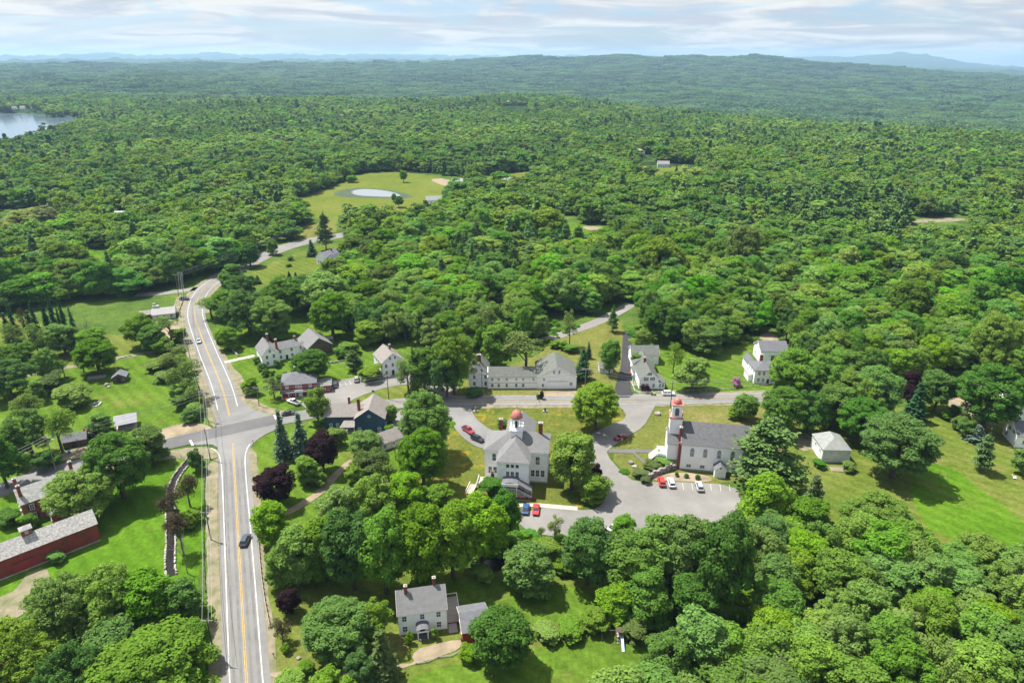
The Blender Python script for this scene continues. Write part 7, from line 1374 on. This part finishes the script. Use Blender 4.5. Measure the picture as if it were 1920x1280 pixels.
vehicle('pickup', 878, 810, -52, (.30, .02, .035), 'dark red pickup truck on the curved street by the town hall', HALLC)
vehicle('suv', 895, 826, -38, (.012, .013, .016), 'black SUV behind the red pickup on the curved street', HALLC)
vehicle('sedan', 986, 958, 84, (.02, .07, .19), 'blue car nosed up to the concrete walk below the hall', HALLC)
vehicle('sedan', 1005, 959, -96, (.50, .02, .025), 'bright red car beside the blue one below the hall', HALLC)
vehicle('sedan', 1163, 823, 212, (.26, .012, .03), 'dark red car on the street below the green maple', HALLC)
vehicle('suv', 1240, 907, 88, (.52, .025, .015), 'red SUV at the left of the church lot', LOTC)
vehicle('suv', 1258, 909, 88, (.70, .70, .69), 'white SUV beside the red one in the church lot', LOTC)
vehicle('suv', 1311, 916, 86, (.40, .41, .42), 'silver SUV alone in the church lot', LOTC)
vehicle('sedan', 1152, 992, 40, (.42, .45, .48), 'silver car under the trees at the lower lot edge', LOTC)
vehicle('suv', 1168, 1010, 40, (.66, .67, .67), 'white car under the trees at the lower lot edge', LOTC)
vehicle('sedan', 617, 730, 100, (.36, .40, .43), 'silver car nearest the red store annex', STOREC)
vehicle('suv', 629, 724, 100, (.02, .022, .028), 'black SUV in the stall next to the silver car', STOREC)
vehicle('suv', 669, 714, 100, (.30, .285, .26), 'grey-beige SUV in the last stall by the lawn', STOREC)
vehicle('pickup', 551, 757, 148, (.72, .72, .72), 'white pickup in front of the red store', STOREC)
vehicle('sedan', 541, 778, 20, (.03, .035, .04), 'dark car waiting on the street behind the spruce', STOREC)
vehicle('suv', 1253, 741, 0, (.72, .72, .72), 'white SUV parked by the picket fence', 'cars on the village street')
vehicle('pickup', 176, 821, 8, (.025, .025, .03), 'dark pickup on the sandy drive at left', 'cars at left')
vehicle('suv', 346, 563, 5, (.03, .03, .035), 'black SUV beside the low white workshop', 'cars at the workshop')
vehicle('suv', 326, 592, 40, (.02, .02, .025), 'dark car against the workshop end wall', 'cars at the workshop')
vehicle('suv', 1084, 442, 10, (.55, .58, .60), 'white van in the middle woods clearing', 'cars in the clearing')
vehicle('sedan', 1072, 447, 20, (.03, .05, .12), 'dark blue car in the middle woods clearing', 'cars in the clearing')
vehicle('suv', 787, 387, 5, (.60, .60, .60), 'white car before the house by the hay field', 'cars at the field house')
def motorbike():
    X, Y = G(1225, 742); e = empty('motorcycle', (X, Y, ZG+.05), RAD(0)); tag(e, 'yellow-green motorcycle parked by the picket fence', 'motorcycle')
    for x in (-.7, .7): w = MB().tube((x, -.06, .32), (x, .06, .32), .32, n=12).build('wheel', M['tyre'], e); MB().tube((x, -.065, .32), (x, .065, .32), .17, n=10).build('rim', M['rim'], w)
    MB().box(-.5, .4, -.14, .14, .35, .72).build('frame', M['black'], e); MB().box(-.15, .45, -.17, .17, .7, .98).build('fuel_tank', M['yellow_plain'], e); MB().box(-.75, -.1, -.15, .15, .72, .86).build('seat', M['black'], e); MB().tube((.5, -.38, 1.08), (.5, .38, 1.08), .03, n=6).tube((.7, 0, .4), (.5, 0, 1.08), .05, n=6).build('handlebar', M['metal'], e)
motorbike()
def tractor():
    X, Y = G(162, 808); e = empty('lawn_tractor', (X, Y, ZL), RAD(30)); tag(e, 'orange lawn tractor on the grass behind the dark pickup', 'tractor')
    MB().box(-.9, .9, -.45, .45, .35, .7).build('chassis', M['orange'], e); MB().box(.2, 1.0, -.38, .38, .7, 1.05).build('bonnet', M['orange'], e); MB().box(-.7, -.2, -.3, .3, .7, .95).box(-.8, -.65, -.3, .3, .9, 1.35).build('seat', M['black'], e); MB().box(-.4, .5, -.75, .75, .12, .34).build('mower_deck', M['red_plain'], e)
    for x, r in ((-.6, .38), (.7, .26)):
        for y in (-.5, .5): MB().tube((x, y-.1, r), (x, y+.1, r), r, n=12).build('wheel', M['tyre'], e)
tractor()
def camper():
    X, Y = G(819, 948); e = empty('camper_trailer', (X, Y, ZL), RAD(70)); tag(e, 'small white camper trailer under the trees left of the hall', 'camper')
    MB().add([(-1.6,-1,.5),(1.6,-1,.5),(1.6,1,.5),(-1.6,1,.5),(-1.9,-1,1.4),(1.9,-1,1.4),(1.9,1,1.4),(-1.9,1,1.4),(-1.5,-1,2.3),(1.5,-1,2.3),(1.5,1,2.3),(-1.5,1,2.3)],[(0,3,2,1),(0,1,5,4),(1,2,6,5),(2,3,7,6),(3,0,4,7),(4,5,9,8),(5,6,10,9),(6,7,11,10),(7,4,8,11),(8,9,10,11)]).build('body', M['white_trim'], e)
    MB().box(-.4, .6, -1.02, -1.0, 1.3, 1.9).box(-.4, .6, 1.0, 1.02, 1.3, 1.9).build('window', M['car_glass'], e); MB().tube((1.6, 0, .5), (2.9, 0, .45), .06, n=6).build('hitch', M['metal'], e)
    for y in (-.95, .95): MB().tube((-.2, y-.1, .33), (-.2, y+.1, .33), .33, n=12).build('wheel', M['tyre'], e)
camper()
# ------------------------------------------------------------------ utility poles and wires
def pole(px, py, ty, label, arms=1, transformer=False, lean=(0, 0), m='pole_wood', arm_ang=0.0, lamp=False):
    X, Y = G(px, py); h = height_at(px, py, ty); e = empty('utility_pole', (X, Y, 0), RAD(arm_ang)); tag(e, label, 'pole', 'utility poles along the streets')
    MB().tube((0, 0, -.3), (lean[0], lean[1], h), .17, .11, 8).build('pole', M[m], e)
    for k in range(arms):
        z = h-.35-k*.9; a = MB().box(-1.25, 1.25, -.16, -.05, z-.06, z+.06).build('crossarm', M['grey_wood'], e); a.location = (lean[0], lean[1], 0)
        ins = MB()
        for x in (-1.15, -.6, .6, 1.15): ins.tube((x, -.1, z+.06), (x, -.1, z+.26), .05, .04, 6)
        ins.build('insulator', M['lamp'], a)
    if transformer: MB().lathe([(.24, h-2.6), (.26, h-2.5), (.26, h-1.7), (.2, h-1.6)], lean[0]+.42, lean[1], 10).build('transformer', M['metal'], e)
    if lamp: MB().tube((lean[0], lean[1], h*.86), (lean[0]+1.6, lean[1], h*.92), .05, n=6).box(lean[0]+1.4, lean[0]+2.1, -.14, .14, h*.92-.02, h*.92+.12).build('street_lamp', M['metal'], e)
    return Vector((X+lean[0], Y+lean[1], h-.2))
P = {}
P['j1'] = pole(389, 789, 733, 'tall utility pole with double crossarms left of the junction', 2, True)
P['j2'] = pole(394.5, 861, 803, 'utility pole standing on the sandy corner below the junction', 1, m='pole_dark')
P['near'] = pole(396, 1012, 958, 'utility pole with transformer beside the near left shoulder', 1, True, m='pole_dark')
P['near2'] = pole(404, 1235, 1160, 'utility pole among leaves beside the near left shoulder', 1, m='pole_dark')
P['left'] = pole(106, 884, 818, 'leaning grey utility pole by the cross street at left', 1, lamp=True)
P['up1'] = pole(360, 690, 640, 'utility pole on the roadside bank beyond the junction', 1)
P['up2'] = pole(346, 558, 510, 'utility pole with crossarms at the upper road bend', 2)
P['up2b'] = pole(336, 557, 514, 'second utility pole left of the upper bend', 1)
P['up3'] = pole(562, 447, 424, 'lone utility pole above the upper road', 1)
P['corner'] = pole(486, 761, 725, 'utility pole on the corner lawn left of the red store', 1)
P['side'] = pole(729, 749, 703, 'utility pole on the grass strip by the side street', 1, m='pole_dark')
P['long'] = pole(904, 741, 700, 'utility pole in front of the long white building gable', 1, m='pole_dark')
P['barn'] = pole(1097, 728, 690, 'utility pole at the right end of the long building', 1)
P['church'] = pole(1257, 763, 715, 'utility pole on the street behind the church tower', 1, m='pole_dark')
P['farm'] = pole(1450, 742, 700, 'utility pole before the hip-roofed farmhouse', 1, m='pole_dark')
P['lotlamp'] = pole(1113, 985, 966, 'short dark post at the lower edge of the lot', 0, m='pole_dark')
def wire(a, b, sag, label, off=0.0):
    d = (b-a); n = Vector((-d.y, d.x, 0)).normalized()*off; pts = []
    for k in range(15):
        t = k/14; p = a.lerp(b, t)+n; p.z -= sag*4*t*(1-t); pts.append(p)
    m = MB()
    for k in range(14): m.tube(pts[k], pts[k+1], .042, n=4, cap=False)
    o = m.build('power_line', M['wire'], None); tag(o, label, 'wire', 'overhead wires')
offedge = Vector((*G(-90, 960), 10.5))
WN = [('left', 'j1', 'cross street left of the junction'), ('j1', 'j2', 'junction corner'), ('j2', 'near', 'near left shoulder'), ('near', 'near2', 'lower left shoulder'), ('j1', 'up1', 'roadside bank'), ('up1', 'up2', 'upper road'), ('j1', 'corner', 'junction towards the red store'), ('corner', 'side', 'red store lot'), ('side', 'long', 'grass strip'), ('long', 'barn', 'long building front'), ('barn', 'church', 'black drive'), ('church', 'farm', 'church lawn'), ('up2', 'up3', 'upper bend')]
for a, b, t in WN:
    wire(P[a], P[b], .9, 'upper overhead wire along the '+t, .9); wire(P[a], P[b], 1.0, 'outer overhead wire along the '+t, -.9); wire(P[a]-Vector((0, 0, 1.6)), P[b]-Vector((0, 0, 1.6)), 1.2, 'lower overhead cable along the '+t, 0)
for o_, z_ in ((.9, 0), (-.9, 0), (0, 1.6)): wire(offedge-Vector((0, 0, z_)), P['left']-Vector((0, 0, z_)), 1.0, 'overhead wire running off the left edge', o_)
# ------------------------------------------------------------------ walls, fences, small things
rw = random.Random(9)
def stone_wall(pts, label, w=.7, h=.75, z=0.0, size=.55, m='stone', name='stone_wall', two=0.0):
    """dry stone wall: stones stacked in uneven courses along a line"""
    W = chaikin(GP(pts), 2); b = MB()
    for side in ((-two/2, two/2) if two else (0.0,)):
        for i in range(len(W)-1):
            a, c = Vector((*W[i], 0)), Vector((*W[i+1], 0)); L_ = (c-a).length; d = (c-a).normalized() if L_ > 0 else Vector((1, 0, 0)); nn = Vector((-d.y, d.x, 0)); n = max(1, int(L_/size))
            for k in range(n):
                zz = z-.1
                while zz < z+h*rw.uniform(.75, 1.05):
                    sh = rw.uniform(.22, .42); p = a+d*((k+.5)*L_/n+rw.uniform(-.1, .1))+nn*(side+rw.uniform(-.08, .08)); lx, ly = L_/n*rw.uniform(.42, .6), w*rw.uniform(.38, .55); an = rw.uniform(-.25, .25)
                    e1 = (d*math.cos(an)+nn*math.sin(an)); e2 = Vector((-e1.y, e1.x, 0)); q = []
                    for zc, kf in ((zz, 1.0), (zz+sh, rw.uniform(.75, .95))):
                        for sx, sy in ((-1, -1), (1, -1), (1, 1), (-1, 1)): q.append(p+e1*sx*lx*kf+e2*sy*ly*kf+Vector((0, 0, zc+rw.uniform(-.03, .03))))
                    b.add(q, [(0,3,2,1),(4,5,6,7),(0,1,5,4),(1,2,6,5),(2,3,7,6),(3,0,4,7)]); zz += sh
    o = b.build(name, M[m]); tag(o, label, 'stone wall'); return o
stone_wall(STREAM[:6], 'pale stone walls lining the stream by the junction', .45, .42, 0, .8, 'stone', two=2.1)
stone_wall(STREAM[6:], 'broken stone walls lining the lower stream', .45, .35, 0, .7, 'stone', two=2.2)
stone_wall([(615, 682), (640, 678), (668, 671)], 'low dry stone wall across the farm lawn', .7, .5)
stone_wall([(436, 655), (441, 662), (447, 668)], 'short tumbled stone wall by the farmhouse drive', .8, .5)
stone_wall([(1210, 901), (1232, 890), (1256, 881), (1273, 876)], 'tall dry stone retaining wall beside the church', 1.0, 2.0, 0, .8)
stone_wall([(222, 673), (235, 670), (247, 667)], 'low dark stone pile on the lawn beyond the drive', .8, .35)
stone_wall([(168, 760), (178, 757), (192, 754), (185, 762), (172, 763)], 'ring of pale stones and sand on the left lawn', .8, .3, 0, .8, 'granite')
stone_wall([(967, 936), (990, 938), (1003, 937)], 'brick-edged planter wall below the hall stair', .6, .8, 0, .5, 'brick', 'planter_wall')
def rail_fence(pts, label, h=1.0, gap=2.4, rails=(.45, .9), m='grey_wood', picket=False, name='fence'):
    W = GP(pts); e = empty(name, (W[0][0], W[0][1], 0)); tag(e, label, 'fence'); org = Vector((W[0][0], W[0][1], 0)); rl = MB()
    for i in range(len(W)-1):
        a, c = Vector((*W[i], 0))-org, Vector((*W[i+1], 0))-org; L_ = (c-a).length; n = max(1, round(L_/gap)); d = (c-a)/n
        for k in range(n+1 if i == len(W)-2 else n): p = a+d*k; MB().box(p.x-.07, p.x+.07, p.y-.07, p.y+.07, -.1, h+.1).build('fence_post', M[m], e)
        for z in rails: rl.tube(a+Vector((0, 0, z)), c+Vector((0, 0, z)), .05, n=4)
        if picket:
            m_ = int(L_/.16); u = (c-a)/max(1, m_)
            for k in range(m_): p = a+u*k; rl.box(p.x-.035, p.x+.035, p.y-.02, p.y+.02, .08, h)
    rl.build('pickets' if picket else 'rail', M[m], e); return e
rail_fence([(1187, 706), (1186, 722), (1190, 734), (1200, 738), (1245, 737), (1266, 736)], 'white picket fence in front of the white house', .95, 2.2, (.3, .75), 'white_trim', True, 'picket_fence')
rail_fence([(1270, 737), (1300, 735), (1336, 733)], 'dark weathered fence in the shade right of the picket fence', 1.2, 2.2, (.4, .8, 1.1), 'grey_wood')
rail_fence([(1340, 733), (1380, 729), (1400, 726), (1446, 722)], 'grey split rail fence before the hip-roofed farmhouse', 1.0, 2.4, (.4, .8), 'grey_wood')
rail_fence([(780, 1245), (800, 1242), (822, 1233), (846, 1231), (866, 1220)], 'low log rail fence curving along the sandy drive', .5, 3.0, (.25, .45), 'grey_wood')
rail_fence([(284, 868), (315, 861), (340, 857), (362, 853)], 'grey board fence along the cross street lawn', .9, 2.4, (.35, .75), 'grey_wood')
rail_fence([(508, 752), (535, 748)], 'short dark fence left of the red store', 1.0, 2.0, (.3, .6, .9), 'pole_dark')
rail_fence([(384, 880), (383, 940), (382, 1000), (383, 1060), (386, 1110)], 'dark low rail along the sandy left shoulder', .7, 2.4, (.35, .65), 'pole_dark')
rail_fence([(1738, 728), (1778, 726)], 'white rail fence by the street at the right', .9, 2.2, (.4, .8), 'white_trim')
def guardrail():
    pts = GP([(484, 980), (485, 1010), (488, 1060), (494, 1110), (500, 1145), (506, 1174)]); W = chaikin(pts, 2); e = empty('guardrail', (*W[0], 0)); tag(e, 'brown guardrail with posts along the right edge of the main road', 'guardrail'); org = Vector((*W[0], 0)); b = MB(); acc = 0
    for i in range(len(W)-1):
        a, c = Vector((*W[i], 0))-org, Vector((*W[i+1], 0))-org; d = (c-a).normalized(); nn = Vector((-d.y, d.x, 0))*.05
        b.add([a-nn+Vector((0,0,.45)), c-nn+Vector((0,0,.45)), c+nn+Vector((0,0,.45)), a+nn+Vector((0,0,.45)), a-nn+Vector((0,0,.75)), c-nn+Vector((0,0,.75)), c+nn+Vector((0,0,.75)), a+nn+Vector((0,0,.75))], [(0,3,2,1),(4,5,6,7),(0,1,5,4),(1,2,6,5),(2,3,7,6),(3,0,4,7)])
        L_ = (c-a).length; s = (-acc) % 1.9
        while s < L_: p = a+d*s+nn*3.2; MB().box(p.x-.09, p.x+.09, p.y-.09, p.y+.09, -.1, .85).build('guardrail_post', M['pole_dark'], e); s += 1.9
        acc = (acc+L_) % 1.9
    b.build('rail', M['guard'], e)
guardrail()
def swing_set():
    X, Y = G(1128, 1196); e = empty('swing_set', (X, Y, ZL), RAD(-2)); tag(e, 'wooden swing set with pale blue slide on the lower lawn', 'swing set')
    for x in (0, 2.9):
        for s in (-1, 1): MB().tube((x, s*1.0, 0), (x, 0, 2.3), .07, n=6).build('leg', M['pole_dark'], e)
    MB().tube((-.2, 0, 2.3), (4.2, 0, 2.3), .08, n=6).build('beam', M['pole_dark'], e)
    for x in (.8, 1.9): s = MB().box(x-.25, x+.25, -.1, .1, .55, .6).build('swing', M['black'], e); MB().tube((x-.22, 0, .6), (x-.22, 0, 2.25), .015, n=4).tube((x+.22, 0, .6), (x+.22, 0, 2.25), .015, n=4).build('chain', M['metal'], s)
    for x in (3.0, 4.4):
        for y in (-.7, .7): MB().box(x-.07, x+.07, y-.07, y+.07, 0, 2.6).build('tower_post', M['grey_wood'], e)
    MB().box(2.95, 4.45, -.75, .75, 1.2, 1.3).build('platform', M['deck'], e); MB().slab([(2.9,-.8,2.55),(4.5,-.8,2.55),(4.5,.0,3.0),(2.9,.0,3.0)], .05).slab([(2.9,0,3.0),(4.5,0,3.0),(4.5,.8,2.55),(2.9,.8,2.55)], .05).build('tower_roof', M['brown_wood'], e)
    sl = MB(); sl.slab([(3.9,-3.6,.15),(4.45,-3.6,.15),(4.45,-.7,1.3),(3.9,-.7,1.3)], .04)
    for x in (3.88, 4.45): sl.slab([(x,-3.6,.32),(x+.03,-3.6,.32),(x+.03,-.7,1.47),(x,-.7,1.47)], .18)
    sl.build('slide', M['pale_blue_wall'], e); ld = MB()
    for k in range(5): ld.box(3.05, 3.75, -.95-.16*(4-k), -.88-.16*(4-k), .2+.24*k, .26+.24*k)
    ld.build('ladder', M['grey_wood'], e)
swing_set()
def arbor():
    X, Y = G(1470, 900); e = empty('garden_swing', (X, Y, ZL), RAD(-2)); tag(e, 'grey metal frame garden swing under the church pine', 'garden swing')
    for x in (0, 3.4): MB().tube((x, -.5, 0), (x, 0, 2.1), .06, n=6).tube((x, .5, 0), (x, 0, 2.1), .06, n=6).build('leg', M['metal'], e)
    MB().tube((-.2, 0, 2.1), (3.6, 0, 2.1), .07, n=6).build('beam', M['metal'], e); MB().box(.8, 2.6, -.25, .25, .5, .58).box(.8, 2.6, .2, .27, .58, 1.1).build('seat', M['grey_wood'], e)
arbor()
def lawn_chair():
    X, Y = G(1902, 897); e = empty('lawn_chair', (X, Y, ZL), RAD(60)); tag(e, 'white wooden lawn chair on the grass at the right edge', 'chair')
    MB().slab([(-.35,-.3,.42),(.35,-.3,.42),(.35,.35,.28),(-.35,.35,.28)], .05).build('seat', M['white_trim'], e); MB().slab([(-.35,.34,.3),(.35,.34,.3),(.35,.75,1.1),(-.35,.75,1.1)], .05).build('backrest', M['white_trim'], e)
    for s in (-.42, .42): MB().box(s-.07, s+.07, -.4, .5, .6, .65).build('armrest', M['white_trim'], e); MB().box(s-.04, s+.04, -.38, -.3, 0, .6).build('leg', M['white_trim'], e); MB().box(s-.04, s+.04, .4, .48, 0, .6).build('leg', M['white_trim'], e)
lawn_chair()
def beams():
    X, Y = G(163, 713); labs = ['lowest', 'second', 'third', 'fourth', 'topmost']
    for k in range(5):
        b = MB().box(0, 6.2-.5*(k % 2), k % 3*1.1, k % 3*1.1+.7, .05+(k//3)*.34, .36+(k//3)*.34); o = b.build('stacked_panel', M['roof_white'], None); o.location = (X+(k % 2)*.8, Y, 0); o.rotation_euler = (0, 0, RAD(20)); tag(o, labs[k]+' of the long white panels piled beside the brown shed', 'panel', 'white panels by the brown shed')
beams()
def sign(px, py, label, h=2.2, w=.7, hh=.7, m='white_trim', post='grey_wood', shape='box', ang=0):
    X, Y = G(px, py); e = empty('road_sign', (X, Y, 0), RAD(ang)); tag(e, label, 'sign'); MB().box(-.05, .05, -.05, .05, 0, h).build('post', M[post], e)
    if shape == 'oct': MB().tube((0, -.09, h-.35), (0, -.06, h-.35), .40, n=8).build('sign_panel', M[m], e)
    else: MB().box(-w/2, w/2, -.10, -.06, h-hh, h).build('sign_panel', M[m], e)
sign(476, 836, 'red stop sign facing right on the junction corner', 2.4, m='red_plain', shape='oct', ang=-80); sign(329, 870, 'small pale sign post on the lawn by the cross street', 2.6, .5, .35)
sign(879, 773, 'small dark sign post at the corner of the village green', 1.6, .5, .4, 'brown_wood'); sign(700, 738, 'dark sign on a post in the grass strip', 1.5, .9, .7, 'pole_dark'); sign(1166, 775, 'small brown sign under the green maple', 1.6, .4, .4, 'brown_wood'); sign(1166, 829, 'white notice on a post beside the dark red car', 1.4, .35, .5); sign(514, 1232, 'dark mailbox sign by the sandy drive', 1.3, .4, .3, 'black')
def mailbox(px, py, label):
    X, Y = G(px, py); e = empty('mailbox', (X, Y, 0), .3); tag(e, label, 'mailbox'); MB().box(-.05, .05, -.05, .05, 0, 1.05).build('post', M['grey_wood'], e); MB().tube((0, -.25, 1.15), (0, .25, 1.15), .14, n=10).build('box', M['black'], e)
mailbox(449, 680, 'dark mailbox beside the farmhouse drive'); mailbox(338, 790, 'dark mailbox by the sandy corner'); mailbox(1011, 757, 'mailbox at the far edge of the village green')
def monument(px, py, label, m='green_plain', h=1.8):
    X, Y = G(px, py); e = empty('monument', (X, Y, 0), 0); tag(e, label, 'monument'); MB().box(-.8, .8, -.5, .5, 0, .5).build('base', M['granite'], e); MB().lathe([(.35, .5), (.42, .8), (.3, h*.6), (.36, h*.8), (.12, h)], 0, 0, 8).build('figure', M[m], e)
monument(1022, 772, 'small dark green monument on the village green'); monument(892, 772, 'tall stone marker at the corner of the village green', 'stone', 2.2)
def boulder(px, py, r, label):
    X, Y = G(px, py); bm = bmesh.new(); bmesh.ops.create_icosphere(bm, subdivisions=2, radius=r)
    for v in bm.verts: v.co *= rw.uniform(.82, 1.12); v.co.z *= .65
    me = bpy.data.meshes.new('boulder'); bm.to_mesh(me); bm.free(); o = link('boulder', me, None, M['stone']); o.location = (X, Y, r*.4); tag(o, label, 'rock')
boulder(1233, 777, 1.1, 'dark boulder on the church lawn corner'); boulder(1183, 868, .9, 'upper boulder in the church rock garden'); boulder(1190, 876, .8, 'middle boulder in the church rock garden'); boulder(1198, 886, .9, 'lower boulder in the church rock garden'); boulder(1215, 887, .7, 'boulder between the grey garden shrubs'); boulder(560, 1234, .5, 'boulder by the roadside drive')
boulder(200, 722, .9, 'pale rock beside the brown shed'); boulder(204, 726, .7, 'smaller pale rock beside the brown shed')
def bollards():
    for k, (x, y) in enumerate([(339, 594), (338, 588), (337.5, 583), (339, 579)]):
        X, Y = G(x, y); o = MB().lathe([(.22, 0), (.22, .8), (.18, .9)], 0, 0, 8).build('bollard', M['black']); o.location = (X, Y, 0); tag(o, 'black barrel post by the workshop lot, number %s from the road bend' % ['four', 'three', 'two', 'one'][k], 'bollard', 'black posts by the workshop lot')
bollards()
def picnic(px, py, label, ang=20):
    X, Y = G(px, py); e = empty('picnic_table', (X, Y, 0), RAD(ang)); tag(e, label, 'picnic table', None); MB().box(-.9, .9, -.38, .38, .72, .78).build('table_top', M['deck'], e)
    for s in (-1, 1): MB().box(-.9, .9, s*.75-.14, s*.75+.14, .42, .47).build('bench_seat', M['deck'], e); MB().tube((s*.6, -.7, 0), (s*.6, .2, .72), .05, n=5).tube((s*.6, .7, 0), (s*.6, -.2, .72), .05, n=5).build('leg', M['deck'], e)
picnic(722, 905, 'wooden picnic table beside the olive apple tree'); picnic(735, 912, 'second wooden picnic table below the cottage', -10)

def bin_(px, py, m, label):
    X, Y = G(px, py); e = empty('waste_bin', (X, Y, 0), rw.uniform(0, 3)); tag(e, label, 'bin'); MB().add([(-.26,-.26,0),(.26,-.26,0),(.26,.26,0),(-.26,.26,0),(-.33,-.33,1.0),(.33,-.33,1.0),(.33,.33,1.0),(-.33,.33,1.0)],[(0,3,2,1),(4,5,6,7),(0,1,5,4),(1,2,6,5),(2,3,7,6),(3,0,4,7)]).build('body', M[m], e); MB().box(-.36, .36, -.36, .36, 1.0, 1.08).build('lid', M[m], e)
bin_(1182, 703, 'red_plain', 'red bin beside the black drive'); bin_(1186, 709, 'tarp_blue', 'blue bin beside the black drive'); bin_(606, 728, 'green_plain', 'green bin against the red store annex'); bin_(538, 752, 'orange', 'orange drink machine at the left corner of the red store'); bin_(868, 1203, 'black', 'dark bin between colonial house and red shed'); bin_(130, 850, 'tarp_blue', 'blue barrel on the grass behind the utility pole')
def garden_bed(px, py, w, d, label, ang=0):
    X, Y = G(px, py); e = empty('garden_bed', (X, Y, 0), RAD(ang)); tag(e, label, 'garden bed'); MB().box(0, w, 0, .1, 0, .3).box(0, w, d-.1, d, 0, .3).box(0, .1, .1, d-.1, 0, .3).box(w-.1, w, .1, d-.1, 0, .3).build('border', M['grey_wood'], e); MB().box(.1, w-.1, .1, d-.1, 0, .22).build('soil', M['dirt'], e)
garden_bed(1560, 884, 5.5, 2.4, 'weedy garden bed below the white garage', -4); garden_bed(968, 938, 4.2, 1.2, 'planter bed at the foot of the hall stair', -6); garden_bed(1186, 724, 1.6, 4.0, 'cluttered garden bed left of the shuttered house', 4)
# ------------------------------------------------------------------ haze in the air
def make_haze():
    b = MB(); b.box(-26000, 26000, -3000, 24000, -320, 300); me = b.mesh('haze'); o = link('haze', me)
    m = bpy.data.materials.new('haze'); m.use_nodes = True; nt = m.node_tree; nt.nodes.clear(); out = nt.nodes.new('ShaderNodeOutputMaterial'); v = nt.nodes.new('ShaderNodeVolumePrincipled')
    v.inputs['Color'].default_value = (0.47, 0.73, 1.0, 1); v.inputs['Density'].default_value = HAZE; v.inputs['Anisotropy'].default_value = 0.2
    nt.links.new(v.outputs[0], out.inputs['Volume']); me.materials.append(m); tag(o, 'thin blue summer haze over the whole valley', None, None, 'stuff'); o.display_type = 'WIRE'
HAZE = 6.4e-5
make_haze()
